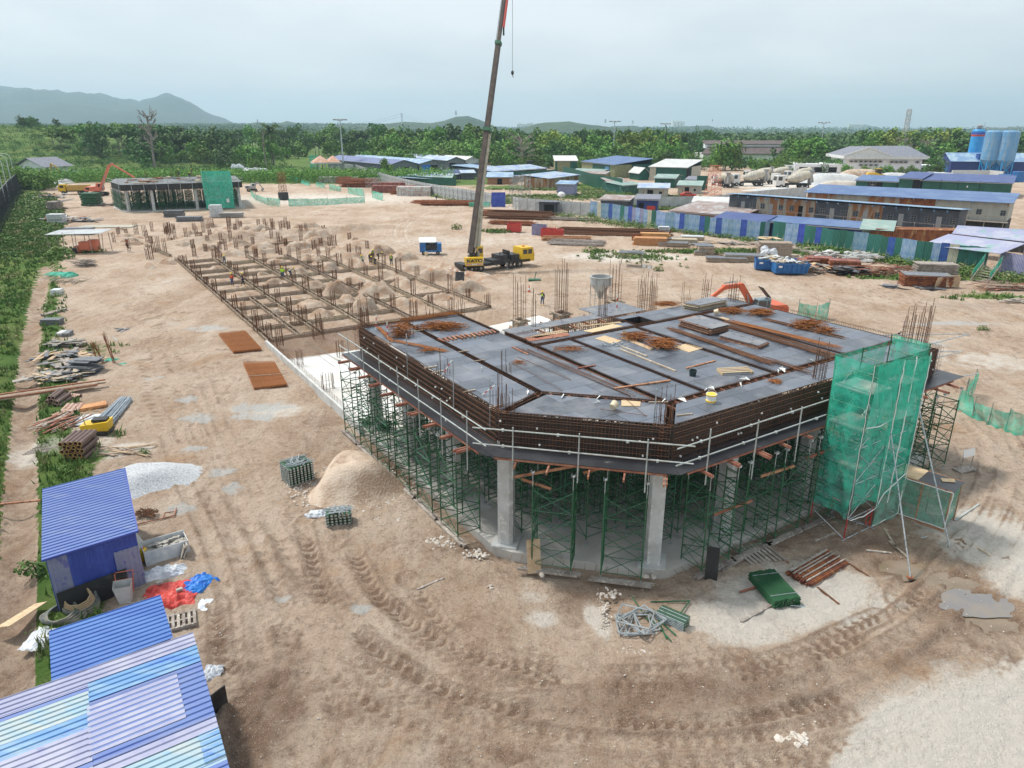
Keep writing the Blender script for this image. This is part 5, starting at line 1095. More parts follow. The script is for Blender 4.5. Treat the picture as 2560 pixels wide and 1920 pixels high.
k=MB();k.bx(3.2,4.6,-1.1,1.1,1.45,2.0);k.bx(5.2,6.6,-1.,1.,1.15,1.9);k.tube((4.9,-.6,1.4),(4.9,-.6,2.5),.08,6);k.bx(4.9,5.0,-1.,.9,1.2,2.5);k.bx(3.3,3.4,-1,-.9,1.5,2.4);k.bx(4.4,4.5,-1,-.9,1.5,2.4);k.bx(3.3,4.5,-1.05,-.95,2.35,2.45);k.build('engine_deck',M['black'],CR)
for sx in(-2.4,4.2):
 k=MB();k.bx(sx-.12,sx+.12,-1.5,1.5,.7,.95)
 for y in(-1.5,1.5):k.tube((sx,y,.15),(sx,y,.95),.06,6);k.box((sx,y,.12),(.4,.4,.06))
 k.build('outrigger',M['steel_grey'],CR)
SUR=sub('superstructure',CR);SUR.location=(-.6,0,1.15);SUR.rotation_euler=(0,0,R(102)-CR.rotation_euler.z) 
k=MB();k.bx(-2.4,-1.5,-1.2,1.2,.05,1.15);k.bx(-1.5,1.4,-.9,.9,.1,.6);cw=k.build('counterweight',M['yellow'],SUR)
text_mesh('KATO',.52,.012,'black',cw,(-2.42,0,.72),(R(90),0,R(-90)),.022,sx=1.5)
for sy in(-1,1):
 k=MB();k.box((-2.412,sy*.95,.72),(.02,.26,.3));k.build('sticker',M['tub_white'],cw)
k=MB();k.box((-2.412,0,.26),(.02,2.3,.2));k.build('warning_stripe',M['paint_white'],cw)
for i in range(6):
 for sy in(-1,1):k=MB();y0=sy*(.35+i*.14);k.add([(-2.428,y0,.17),(-2.428,y0+sy*.07,.17),(-2.428,y0+sy*.14,.35),(-2.428,y0+sy*.07,.35),(-2.42,y0,.17),(-2.42,y0+sy*.07,.17),(-2.42,y0+sy*.14,.35),(-2.42,y0+sy*.07,.35)],MB.BF);k.build('red_chevron',M['red'],cw)
k=MB();k.side([(-.9,.6),(.9,.6),(.9,1.7),(.6,2.35),(-.9,2.35)],-1.45,-.62);oc=k.build('operator_cab',M['yellow'],SUR)
k=MB();k.bx(-.92,-.905,-1.35,-.75,1.5,2.15);k.bx(-.6,.6,-1.465,-1.455,1.4,2.2);k.bx(-.6,.6,-.62,-.605,1.5,2.1);k.build('window',M['glass'],oc)
k=MB();k.bx(-1.5,.2,-.55,.55,.6,1.15);k.lathe([(.32,-.5),(.45,-.5),(.45,-.42),(.28,-.4),(.28,.4),(.45,.42),(.45,.5),(.32,.5)],(-1.2,0,1.35),14,0,'Y');k.build('winch',M['black'],SUR)
bpy.context.view_layer.update()
foot=(SUR.matrix_world@Vector((-1.0,.25,1.5)))
tip=RAY(1090*KV,-12,110);tip=foot+(tip-foot)*1.12;dr=tip-foot
def secbeam(a,b,wd,ht,name,m_):
 k=MB();k.beam(a-foot,b-foot,wd,ht);o=k.build(name,M[m_],BM);return o
BM=sub('boom',CR);BM.matrix_world=Matrix.Translation(foot)
bpy.context.view_layer.update()
secbeam(foot,foot+dr*.42,.70,.85,'boom_section','boom');secbeam(foot+dr*.42,foot+dr*.72,.56,.68,'boom_section','boom');secbeam(foot+dr*.72,tip,.42,.5,'boom_section','boom')
for q,w_ in((.42,.95),(.72,.75)):secbeam(foot+dr*q,foot+dr*(q+.012),w_,w_+.1,'collar','green_steel')
k=MB();o_=Vector((.45,-.02,0));k.beam(o_+dr*.02,o_*.98+dr*.41,.14,.7);k.build('pale_side_plate',M['boom_pale'],BM)
k=MB();k.tube(Vector((.9,.3,-.5)),dr*.30+Vector((.35,0,0)),.17,10);k.tube(Vector((.9,.3,-.5)),dr*.16+Vector((.6,.1,0)),.26,10);k.build('lift_cylinder',M['boom_pale'],BM)
k=MB();e_=Vector((-.5,0,0));k.tube(e_,dr*.93+e_*.7,.03,4);k.build('hoist_rope',M['black'],BM)
k=MB();r0=RAY(1083*KV,85*KV,tip.y*.93+7)-foot;h1=foot+dr*.78-foot+Vector((.45,-.3,0));k.beam(h1,h1+dr*.1,.22,.3);k.build('red_hook_block',M['red'],BM);k=MB();k.tube(h1,h1-Vector((0,0,1.0)),.12,8);k.build('auxiliary_hook',M['black'],BM)
hx=RAY(1107*KV,160*KV,tip.y);k=MB();hl=hx-foot;k.tube(hl,Vector((hl.x,hl.y,tip.z-foot.z+1)),.025,4);k.build('hook_rope',M['black'],BM)
k=MB();k.lathe([(.05,.5),(.2,.35),(.2,0),(.08,-.1),(.05,-.25)],hl,8);k.tube(hl+Vector((0,0,-.2)),hl+Vector((.15,0,-.45)),.05,5);k.build('hook',M['black'],BM)
k=MB();k.plate((0,-.6,0),(0,.6,0),(.5,.6,1.1),(.5,-.6,1.1),.04);k.solo('steel_plate',[M['board_black']],'dark steel plate leaning by the rear outrigger of the crane','plate',None,Q(2,2,1760,215),1.5)
stripe('striped_bar',Q(2,2,1670,105,.5),Q(2,2,1840,160,.5),'red and white bar lying by the rear of the crane',.06,8)
def excavator(pos,rz,label,m_,aim,boom_pts,bucket_=True,cabm='steel_grey',longarm=False,hatch=False,breaker=False,s=1.):
 t=thing('excavator',label,'excavator',pos,rz);t.scale=(s,)*3
 for sy in(-1,1):
  k=MB();k.side([(-1.7,.0),(1.7,.0),(2.05,.3),(2.05,.6),(1.7,.85),(-1.7,.85),(-2.05,.6),(-2.05,.3)],sy*1.15-.27,sy*1.15+.27);k.build('track',M['rubber'],t)
 k=MB();k.bx(-1.2,1.2,-.95,.95,.35,.95);k.lathe([(.7,.95),(.7,1.1)],n=14);k.build('undercarriage',M['black'],t)
 u=sub('upper_body',t);u.rotation_euler=(0,0,aim)
 k=MB();k.bx(-2.3,1.1,-1.3,1.3,1.12,1.35);k.side([(-2.45,1.35),(-.4,1.35),(-.4,2.15),(-2.2,2.15),(-2.45,1.9)],-1.3,1.3);k.bx(-.4,1.0,-1.3,-.45,1.35,1.9);b=k.build('engine_cover',M[m_],u)
 k=MB();k.bx(-2.47,-2.455,.3,1.0,1.45,1.85);k.bx(-2.47,-2.455,-.95,-.25,1.45,1.85);k.bx(-2.0,-1.2,-1.315,-1.305,1.5,2.0);k.build('vent',M['black'],b)
 k=MB();k.side([(-.35,1.35),(1.25,1.35),(1.3,1.8),(1.0,2.85),(-.35,2.85)],.38,1.28);c=k.build('cab',M[cabm],u)
 k=MB();k.side([(1.315,1.85),(1.33,1.85),(1.035,2.75),(1.02,2.75)],.46,1.2);k.bx(.15,1.0,.365,.375,1.85,2.7);k.bx(.15,1.0,1.285,1.295,1.85,2.7);k.bx(-.25,.05,1.285,1.295,1.85,2.7);k.bx(-.365,-.355,.5,1.15,1.9,2.7);k.build('window',M['glass'],c)
 if hatch:k=MB();k.plate((-.3,.4,2.9),(-.3,1.25,2.9),(.75,1.25,4.0),(.75,.4,4.0),.06);k.build('open_roof_hatch',M['black'],u)
 seg=[Vector((x,-.05,z))for x,z in boom_pts]
 for i in range(len(seg)-2):k=MB();h=.55 if i==0 else .5;k.beam(seg[i],seg[i+1],.4,h-.1*i);k.tube(seg[i+1]+Vector((0,-.24,0)),seg[i+1]+Vector((0,.24,0)),.27-.03*i,8);k.build('boom',M[m_],u)
 k=MB();k.beam(seg[-2],seg[-1],.28,.34);k.build('arm',M[m_],u)
 k=MB();a,b_=seg[0],seg[1];k.tube(a+Vector((.5,.28,-.2)),a.lerp(b_,.65)+Vector((0,.28,0)),.07,6);k.tube(a+Vector((.5,-.28,-.2)),a.lerp(b_,.65)+Vector((0,-.28,0)),.07,6);k.tube(seg[-3].lerp(seg[-2],.4)+Vector((0,0,.45)),seg[-2]+Vector((.1,0,.4)),.07,6);k.build('hydraulic_ram',M['steel_grey'],u)
 if bucket_:k=MB();e=seg[-1];k.side([(e.x-.1,e.z+.1),(e.x+.5,e.z+.1),(e.x+.45,e.z-.4),(e.x-.1,e.z-.95),(e.x-.6,e.z-.8),(e.x-.5,e.z-.2)],-.5,.5);k.build('bucket',M['steel_grey'],u)
 return t
mk('cab_blue',(.22,.3,.34),.5)
excavator(Q(2,3,2125,585),0.1,'orange excavator with an open black roof hatch, parked right behind the deck','orange',R(188),[(0.6,1.6),(2.4,4.1),(4.2,4.0),(6.6,2.2)],True,'cab_blue',hatch=True)
excavator(Q(1,1,850,1000),R(0),'salmon orange long reach excavator beside the far building','orange_faded',R(5),[(.6,1.3),(3.8,7.0),(4.6,7.3),(9.2,4.2)],False,'orange_faded',s=1.2)
excavator(Q(1,1,440,870),R(10),'small dusty yellow excavator by the gravel heap in front of the white house','yellow_dull',R(-25),[(.6,1.5),(1.6,6.0),(3.6,5.0),(5.6,1.2)],True,'blue_paint')
def truck(pos,rz,label,cat='truck'):
 return thing(cat.replace(' ','_'),label,cat,pos,rz)
T=truck(Q(1,1,655,985),R(197),'dusty yellow dump truck loaded with brown earth, left of the long reach excavator','dump truck')
k=MB();k.bx(-3.6,3.9,-.9,.9,.75,1.0);k.build('chassis',M['black'],T)
for x in(-2.7,-1.3,2.9):
 for y in(-1.05,1.05):wheel(T,(x,y,.55),.55,.38,'hub',n=14)
k=MB();k.side([(-3.9,1.1),(1.7,1.1),(2.0,2.6),(-4.1,2.6)],-1.28,1.28);b=k.build('tipper_body',M['yellow_dull'],T)
k=MB();k.ball((-.9,0,2.45),1.0,10,0,.1,.5);k.box((-.9,0,2.5),(4.6,2.0,.35));k.build('earth_load',M['sandheap'],b)
k=MB()
for i in range(6):k.bx(-3.5+i*.95,-3.4+i*.95,-1.33,-1.28,1.15,2.6);k.bx(-3.5+i*.95,-3.4+i*.95,1.28,1.33,1.15,2.6)
k.build('body_ribs',M['yellow_dull'],b)
k=MB();k.side([(2.1,.9),(4.1,.9),(4.1,1.9),(3.8,2.9),(2.1,2.9)],-1.2,1.2);c=k.build('cab',M['yellow'],T);k=MB();k.bx(2.6,3.6,-1.215,-1.205,1.9,2.6);k.bx(2.6,3.6,1.205,1.215,1.9,2.6);k.side([(4.1,1.95),(4.12,1.95),(3.83,2.75),(3.81,2.75)],-1.05,1.05);k.build('window',M['glass'],c)
T=excavator(Q(1,2,-30,965),R(20),'muddy wheeled backhoe right of the far building','steel_grey',R(0),[(.6,1.3),(1.6,3.0),(2.6,2.8),(3.6,1.1)],True,'paint_white',s=.85)
for o in list(T.children):
 if o.name.startswith('track'):bpy.data.objects.remove(o)
for x,r in((-1.2,.75),(1.3,.5)):
 for y in(-1.,1.):wheel(T,(x,y,r),r,.4,'yellow_dull',n=14)
p=Q(1,1,1105,1452);T=thing('motorcycle','black motorcycle riding away along the dirt track','motorcycle',p,R(122))
for x,n_ in((-.62,'wheel'),(.62,'wheel')):wheel(T,(x,0,.3),.3,.1,'black',n=14)
k=MB();k.side([(-.75,.5),(.1,.45),(.45,.6),(.5,.95),(.2,.85),(-.1,.78),(-.7,.8)],-.11,.11);k.tube((.62,0,.3),(.42,0,1.0),.035,5);k.box((-.05,0,.4),(.45,.3,.3));k.build('body',M['black'],T)
k=MB();k.tube((.42,-.33,1.02),(.42,.33,1.02),.02,5);k.build('handlebar',M['steel_grey'],T);k=MB();k.box((-.8,0,.72),(.05,.16,.1));k.build('tail_light',M['red'],T)
person(p+Vector((0,0,-.02)),R(32),'motorcycle rider in a pink and orange shirt with a white helmet',None,'orange_faded','shirt_dark','black','paint_white',bend=.12,armL=(.85,.35),armR=(.85,.35),sit=True)
T=thing('generator','blue diesel generator with its white lid propped open, on the dirt left of the crane','generator',Q(1,2,1512,1505),R(5))
k=MB();k.bx(-1.7,1.7,-.8,.8,.45,.75);k.bx(-1.7,-.75,-.8,.8,.75,1.9);k.bx(1.0,1.7,-.8,.8,.75,1.75);k.bx(-.75,1.0,.4,.8,.75,1.8);k.build('housing',M['blue_paint'],T)
k=MB();k.bx(-.75,1.0,-.75,.4,.75,1.5);k.box((.2,-.3,1.6),(.9,.5,.3));k.build('engine',M['black'],T);k=MB();k.plate((-1.8,-.85,2.0),(.9,-.85,2.0),(.9,.85,2.55),(-1.8,.85,2.55),.06);k.build('lid',M['paint_white'],T)
for x in(-1.1,1.1):wheel(T,(x,-.7,.32),.32,.2,n=12)
k=MB();k.box((-.6,-1.5,.3),(.45,.35,.6));k.box((-.6,-1.5,.63),(.12,.12,.08));k.solo('jerrycan',[M['cream']],'cream jerrycan in front of the blue generator','jerrycan',None,Q(1,2,1512,1505))
c=thing('traffic_cone','orange and white traffic cone near the walking worker','cone',Q(2,3,148,318));k=MB();k.box((0,0,.04),(.5,.5,.06));k.lathe([(.2,.06),(.03,1.0)],n=12);k.build('cone',M['orange'],c);k=MB();k.lathe([(.165,.35),(.1,.62)],n=12);k.build('white_band',M['paint_white'],c)
k=MB();k.bx(-.8,.8,-.4,.4,.0,.25);k.tube((0,0,.2),(.2,0,1.2),.05,5);k.solo('plate_compactor',[M['green_steel']],'small green machine on the ground behind the traffic cone','machine',None,Q(2,3,195,215))
for i,(u,v,lb)in enumerate(((1137,150,'small white sign on a stake in the sandy patch, left one'),(1180,165,'small white sign on a stake in the sandy patch, right one'))):
 t=thing('small_sign',lb,'sign',Q(2,3,u,v+10));k=MB();k.tube((0,0,0),(0,0,1.3),.03,4);k.build('stake',M['timber'],t);k=MB();k.box((0,-.04,1.2),(.4,.03,.5));k.build('board',M['paint_white'],t)
def stool(pos,wd,dp,h,label,m_='ply_grey',rz=.2):
 t=thing('work_table',label,'table',pos,rz);k=MB();k.box((0,0,h),(wd,dp,.06));k.box((.3,.25,h+.06),(wd*.5,dp*.7,.03),.4);k.build('top',M[m_],t)
 for sx in(-1,1):
  for sy in(-1,1):k=MB();k.tube((sx*wd*.42,sy*dp*.4,0),(sx*wd*.36,sy*dp*.36,h-.03),.04,4);k.tube((sx*wd*.4,sy*dp*.4,h*.5),(sx*wd*.1,sy*dp*.4,h-.05),.025,4);k.build('leg',M['timber_grey'],t)
 return t
stool(Q(1,3,1030,1605),3.6,2.2,2.0,'grey work table on tall thin legs in the weedy patch',rz=-.2);stool(Q(1,3,1635,1465),2.8,2.0,.9,'low grey table with bent corners near the blue hoarding')
# ============================================================ sheds, hoardings, plant and stock round the site
def shed(name,label,cat,NL,NR,FL,h,rh,style,wm,rm,ops=(),z=0.,over=.5,group=None,dmin=None,frontm=None,posts=False):
 x=NR-NL;w_=Vector((x.x,x.y,0)).length;rz=math.atan2(x.y,x.x);u=Vector((math.cos(rz),math.sin(rz),0));v=Vector((-u.y,u.x,0))
 d=(FL-NL).dot(v)if not isinstance(FL,(int,float))else FL
 t=thing(name,label,cat,(NL.x,NL.y,z),rz,group);th=.12
 if not posts:
  for q in((0,w_,0,th,frontm or wm),(0,w_,d-th,d,wm),(0,th,th+.003,d-th-.003,wm),(w_-th,w_,th+.003,d-th-.003,wm)):
   k=MB();k.bx(*q[:4],0,h);k.build('wall',M[q[4]],t)
 else:
  for px_,py_ in((0,0),(w_,0),(0,d),(w_,d),(w_/2,0),(w_/2,d)):k=MB();k.bx(px_-.08,px_+.08,py_-.08,py_+.08,0,h);k.build('post',M['steel_grey'],t)
 o=over;k=MB();g=MB();H=h+rh
 if style=='gx':
  k.plate((-o,-o,h-.1),(w_+o,-o,h-.1),(w_+o,d/2,H),(-o,d/2,H),.06);k.plate((-o,d/2,H),(w_+o,d/2,H),(w_+o,d+o,h-.1),(-o,d+o,h-.1),.06)
  if not posts:
   for xx in(0,w_-th):g.add([(xx,0,h),(xx,d,h),(xx,d/2,H-.1),(xx+th,0,h),(xx+th,d,h),(xx+th,d/2,H-.1)],[(0,1,2),(5,4,3),(0,3,4,1),(1,4,5,2),(2,5,3,0)])
 elif style=='gy':
  k.plate((-o,-o,h-.1),(w_/2,-o,H),(w_/2,d+o,H),(-o,d+o,h-.1),.06);k.plate((w_/2,-o,H),(w_+o,-o,h-.1),(w_+o,d+o,h-.1),(w_/2,d+o,H),.06)
  if not posts:
   for yy in(0,d-th):g.add([(0,yy,h),(w_,yy,h),(w_/2,yy,H-.1),(0,yy+th,h),(w_,yy+th,h),(w_/2,yy+th,H-.1)],[(0,1,2),(5,4,3),(0,3,4,1),(1,4,5,2),(2,5,3,0)])
 elif style=='mf': 
  k.plate((-o,-o,H+.1),(w_+o,-o,H+.1),(w_+o,d+o,h),(-o,d+o,h),.06)
  if not posts:g.bx(0,w_,0,th,h,H)
 elif style=='mb':
  k.plate((-o,-o,h),(w_+o,-o,h),(w_+o,d+o,H+.1),(-o,d+o,H+.1),.06)
  if not posts:g.bx(0,w_,d-th,d,h,H)
 elif style=='mr': 
  k.plate((-o,-o,h),(w_+o,-o,H),(w_+o,d+o,H),(-o,d+o,h),.06)
 k.build('roof',M[rm],t)
 if not posts:k=MB();k.beam((-o,-o-.08,h-.2),(w_+o,-o-.08,h-.2),.14,.14)if style in('gx','mb')else k.beam((-o-.08,-o,h-.2),(-o-.08,d+o,h-.2),.14,.14);k.build('gutter',M['steel_grey'],t)
 if g.v:g.build('gable',M[wm],t)
 for side,a,b,z0,z1,m_ in ops:
  k=MB();n_='door' if z0<.3 else 'window'
  if side=='f':k.bx(a*w_,b*w_,-.03,-.004,z0,z1)
  elif side=='l':k.bx(-.03,-.004,a*d,b*d,z0,z1)
  else:k.bx(w_+.004,w_+.03,a*d,b*d,z0,z1)
  k.build(n_,M[m_],t)
 return t
S=lambda c,u,v,z=0.:Q(1,c,u,v,z)
grp='workers dormitory sheds'
shed('long_shed','long dormitory shed with the deep blue roof, leftmost behind the white hoarding','shed',S(2,1165,832),S(2,1400,822),S(2,950,757),4.6,1.6,'gy','wall_grey','far_deep',[('f',.42,.66,0,3.4,'dark'),('l',.1,.14,1,3.2,'dark'),('l',.55,.6,0,3.6,'dark'),('f',.3,.36,2.2,2.8,'paint_white'),('f',.8,.86,2.2,2.8,'paint_white')])
shed('long_shed','long shed with a pale patched blue roof and a bright blue tarpaulin door','shed',S(2,1412,822),S(2,1640,812),70,4.5,1.5,'gy','wall_grey','far_sky',[('f',.1,.42,0,4.0,'blue_tarp'),('f',.44,.68,0,3.8,'dark'),('f',.8,.86,2.2,2.8,'paint_white')])
shed('long_shed','grey shed with a worn light blue roof behind the tarpaulin shed','shed',S(2,1660,790),S(2,1800,785),55,4.8,1.4,'gy','wall_grey','far_patch',[('f',.1,.45,0,3.6,'dark')])
shed('long_shed','pale walled shed with a white and blue roof left of the crane boom','shed',S(2,1815,785),S(2,1925,780),50,4.8,1.4,'gy','hoard_white','far_white',[('f',0,.12,0,3.4,'dark'),('f',.5,.6,1.8,2.4,'dark')])
shed('brick_hut','narrow brown brick hut under a dark roof, touching the crane boom in view','hut',S(2,1965,805),S(2,2028,800),8,3.6,.6,'mf','wall_brick','slate')
shed('small_hut','small dark hut with a blue roof and white banner in front of the grey shed','hut',S(2,1650,862),S(2,1765,858),8,2.6,.8,'gx','wall_char','far_deep',[('f',.0,1,1.9,2.5,'paint_white')])
shed('small_hut','small dark hut with a blue white roof just left of the boom','hut',S(2,1780,862),S(2,1890,860),8,2.6,.8,'gx','wall_char','far_patch')
shed('low_canopy','low patched light blue canopy roof behind the white hoarding','shed',S(2,1210,888),S(2,1510,905),16,2.0,.8,'mb','wall_green','far_patch',posts=True)
shed('low_canopy','green roofed lean-to behind the white hoarding, right of the patched canopy','shed',S(2,1530,905),S(2,1680,905),9,2.0,.5,'mb','wall_green','roof_greygreen',posts=True)
shed('low_shack','low shack with a light blue roof right of the boom, farther one','shack',S(2,2000,905),S(3,0,905),12,2.6,.8,'mb','wall_brick','far_sky',[('f',.4,.6,0,2,'dark')])
shed('low_shack','broad shack with a worn blue roof and a water tank on it','shack',S(3,-170,850),S(3,300,815),20,2.6,1.2,'gx','wall_char','far_patch',[('f',.6,.75,0,2,'dark')])
shed('low_shack','long flat shack with white and blue sheets left of the dark water tank','shack',S(3,-190,830),S(3,-20,815),20,2.6,1.,'mb','wall_grey','far_sky')
shed('low_shack','tiny shack with a pale blue roof at the grassy edge left of the tin hut','shack',S(3,-60,885),S(3,115,882),9,2.2,.6,'mb','wall_pale','far_sky',[('f',.1,.3,0,2,'dark')])
k=MB();k.bx(-1.4,1.4,-1.2,1.2,0,3.2);k.bx(-1.3,1.3,-1.1,1.1,3.2,5.0);k.solo('water_tank',[M['black']],'black water tank on a stand above the worn blue shack roof','tank',None,S(3,150,800))
shed('olive_shed','small olive and green shed with a pale roof, left of the blue roofed one','shed',S(3,372,800),S(3,560,800),12,5.0,1.6,'mb','wall_olive','far_white',[('f',.68,1,0,4.9,'wall_green'),('f',0,.1,0,5,'wall_green')])
shed('blue_roofed_shed','long olive and green shed with a bright blue roof among the trees','shed',S(3,600,806),S(3,885,848),16,5.0,2.0,'mb','wall_green','far_blue',[('f',0,.35,0,4.9,'wall_olive'),('f',.86,1,0,4.9,'wall_olive'),('r',.0,.45,0,5,'wall_olive'),('r',.45,.6,0,4.2,'dark'),('f',.72,.84,1,4,'roof_sky')])
shed('cream_shed','green shed with a cream roof and cream end walls, right of the blue roofed one','shed',S(3,1185,868),S(3,1500,880),18,5.0,2.0,'mb','wall_green','far_white',[('f',0,.17,0,5,'wall_beige'),('r',.35,1,0,5,'wall_beige'),('r',0,.3,0,4.6,'dark')])
shed('white_hut','tiny white gabled hut left of the cream roofed shed','hut',S(3,1100,868),S(3,1180,866),8,2.6,2.,'gy','wall_green','far_white')
for i,(a,b,d,h,rh,st,wm,rm,lb)in enumerate(((S(3,500,838),S(3,760,848),7,2.3,.6,'mb','wall_green','roof_greygreen','low grey green roofed shack in front of the olive shed'),(S(3,585,862),S(3,800,868),6,2.4,.5,'mb','wall_olive','far_rustroof','low brown shack against the green hoarding'),
(S(3,312,945),S(3,575,905),9,3.4,.7,'mb','wall_rusty','far_patch','colourful patched tin shack on the grass in front of the green hoarding'),(S(3,950,988),S(3,1130,975),7,2.6,.5,'mb','panel_green','roof_greygreen','light green shack with a flat top in the grass'),
(S(3,840,970),S(3,1000,968),9,3.0,.6,'mb','wall_green','far_rustroof','long rusty roofed shack behind the light green one'),(S(3,1090,1010),S(3,1345,1015),9,2.6,.6,'mb','wall_pale','far_patch','open fronted shack with clutter under its patched grey roof'),
(S(3,1230,930),S(3,1400,935),14,3.2,.8,'gx','wall_green','roof_greygreen','shack with a sea green roof behind the open fronted one'),(S(3,1430,985),S(3,1625,990),8,2.6,.7,'mb','wall_pale','roof_greygreen','weathered plank shack beside the red car'),
(S(3,1500,935),S(3,1600,938),7,2.8,.5,'mb','wall_green','slate','small dark green hut behind the plank shack'))):
 shed('tin_shack',lb,'shack',a,b,d,h,rh,st,wm,rm,[('f',.3,.5,0,2.,'dark'),('f',.7,.8,.9,1.6,'dark')]if i not in(3,)else())
t=shed('tin_hut','small hut of vertical blue grey tin sheets alone on the grass','hut',S(3,388,1008),S(3,528,1012),5,3.6,.5,'mb','panel_lilac','far_sky')
k=MB();k.ball((0,0,.8),1.2,10,0,.05,.8);k.solo('white_tank',[M['paint_white']],'rounded white water tank lying beside the small tin hut','tank',None,S(3,425,1020))
def skinplate():pass
def hoarding(name,pts,h,mats,label,cat='hoarding',pw=2.4,back=True,jag=0.,posts=True,cols=None):
 """pts on the ground; separate panels so that each can have its own sheet"""
 p0=pts[0];t=thing(name,label,cat,(p0.x,p0.y,0));cnt=0
 for a,b in zip(pts,pts[1:]):
  l=(b-a).length;n=max(1,round(l/pw));an=ang(a,b)
  for i in range(n):
   p=a.lerp(b,i/n)-p0;q=a.lerp(b,(i+1)/n)-p0;m_=cols[cnt%len(cols)]if cols else random.choice(mats);cnt+=1;zt=h+U(-jag,jag)
   k=MB();w_=(q-p).length;k.bx(0,w_-.004,-.03+(.012 if i%2 else 0),.03,-.3,zt);o=k.build('panel',M[m_],t);o.location=(p.x,p.y,0);o.rotation_euler=(0,0,an)
   if posts and i%1==0:
    k=MB();nrm=Vector((math.sin(an),-math.cos(an),0));k.tube(p+nrm*.1,p+nrm*.1+Vector((0,0,h+.1)),.05,5);k.tube(p+nrm*1.6,p+nrm*.1+Vector((0,0,h*.7)),.04,4);k.tube(p+nrm*.12+Vector((0,0,h*.8)),q+nrm*.12+Vector((0,0,h*.8)),.035,4);k.tube(p+nrm*.12+Vector((0,0,h*.35)),q+nrm*.12+Vector((0,0,h*.35)),.035,4);k.build('brace',M['steel_grey'],t)
 return t
hoarding('white_hoarding',[S(2,770,790),S(2,860,795),S(2,1100,890),S(2,1290,948),S(2,1470,990),S(2,2030,1095)],3.3,['hoard_white'],'long pale metal hoarding along the far right side of the site',pw=2.6)
hoarding('blue_gate_panel',[S(2,2035,1100),S(2,2155,1098)],3.6,['panel_deep'],'single deep blue panel at the end of the white hoarding',pw=6,posts=False)
hoarding('white_hoarding',[S(3,10,1115),S(3,60,1130),S(3,670,1180)],3.0,['hoard_white'],'pale metal hoarding section joining the patched blue fence',pw=2.4)
hoarding('white_hoarding',[S(3,990,1100),S(3,1250,1110),S(3,1700,1105),S(4,0,1040),S(4,330,1010)],2.8,['hoard_white'],'pale hoarding behind the shacks in front of the concrete mixer yard',pw=3,posts=False)
hoarding('dark_green_hoarding',[S(2,930,795),S(2,1170,878),S(2,1500,905),S(2,1730,915)],2.6,['hoard_green'],'dark green hoarding just behind the white one',pw=5,posts=False)
hoarding('dark_green_hoarding',[S(3,-100,880),S(3,120,880),S(3,380,858)],3.6,['hoard_green'],'dark green hoarding behind the small shacks on the grass',pw=4,posts=False)
hoarding('dark_green_hoarding',[S(3,440,842),S(3,580,885),S(3,740,938),S(3,950,975)],4.2,['hoard_green'],'tall dark green hoarding slanting through the middle of the shacks',pw=4,posts=False)
hoarding('dark_green_hoarding',[S(3,1590,955),S(3,1685,955)],4.5,['hoard_green'],'dark green hoarding corner beside the concrete mixer yard',pw=4,posts=False)
cl=['panel_blue','panel_blue','panel_cream','panel_blue','panel_blue','panel_deep','panel_blue','panel_blue','panel_green','panel_blue','panel_deep','panel_lilac','panel_blue','panel_lilac','panel_blue','panel_cream','panel_green','panel_blue','panel_blue','panel_blue','panel_blue','panel_blue','panel_deep','panel_blue','panel_blue','panel_blue','panel_deep','panel_green','panel_blue','panel_deep','panel_blue','panel_blue','panel_blue','panel_deep','panel_blue','panel_blue','panel_green','panel_blue','panel_blue','panel_lilac']
hoarding('patched_fence',[S(3,672,1182),S(3,1000,1235),S(3,1200,1272),S(3,1700,1345),S(3,2130,1392),S(4,0,1385)],3.4,[],'patchwork fence of blue sheets with a few cream and green ones, its left part',pw=1.25,cols=cl,posts=False,jag=.12)
c2=['panel_green','panel_green','panel_blue','panel_blue','panel_deep','panel_green','panel_green','panel_deep','panel_green','panel_green','panel_green','panel_green','panel_green','panel_blue','panel_blue','panel_green','panel_green','panel_green','panel_deep','panel_green','panel_blue','panel_blue','panel_green','panel_green','panel_blue','panel_deep','panel_cream','panel_green','panel_green','panel_green','panel_lilac','panel_lilac']
hoarding('patched_fence',[S(4,30,1395),S(4,300,1435),S(4,540,1478),S(4,900,1535),S(4,1250,1600),S(4,1530,1630),S(4,1870,1665)],3.5,[],'patchwork fence of green, blue and cream sheets, its right part',pw=1.15,cols=c2,posts=False,jag=.1)
hoarding('patched_fence',[Q(2,4,1975,150),Q(2,4,2400,235)],3.0,['panel_lilac','panel_deep','panel_lilac'],'lilac blue fence sheets at the far right beyond the netted stairs',pw=1.8,posts=False)
shed('dark_kiosk','small dark open hut at the left end of the blue fence','hut',S(3,232,1165),S(3,362,1170),4,2.6,.3,'mf','wall_char','slate',[('f',.35,1,0,2.4,'dark')])
shed('fence_shack','shack with a sagging dark roof just behind the blue fence, left one','shack',S(3,760,1160),S(3,1000,1170),6,3.4,.4,'mb','wall_char','far_rustroof')
shed('fence_shack','navy walled shack with laundry behind the blue fence','shack',S(3,1070,1180),S(3,1250,1185),6,3.9,.4,'mb','wall_navy','slate',[('f',.1,.35,0,3,'dark'),('f',.5,.9,1.2,2.4,'red')])
shed('fence_shack','long low shack with a rusty patched roof behind the blue fence','shack',S(3,1370,1245),S(3,1960,1300),12,2.8,.9,'mb','wall_brick','far_rustroof')
shed('fence_shack','small grey shack with a pale roof left of the grey cabins','shack',S(3,1560,1150),S(3,1850,1160),7,2.6,.5,'mb','wall_grey','far_white')
shed('blue_canopy','deep blue canopy rising above the patched fence','shed',S(3,1750,1330),S(3,2150,1375),4,3.0,.7,'mb','wall_navy','far_deep')
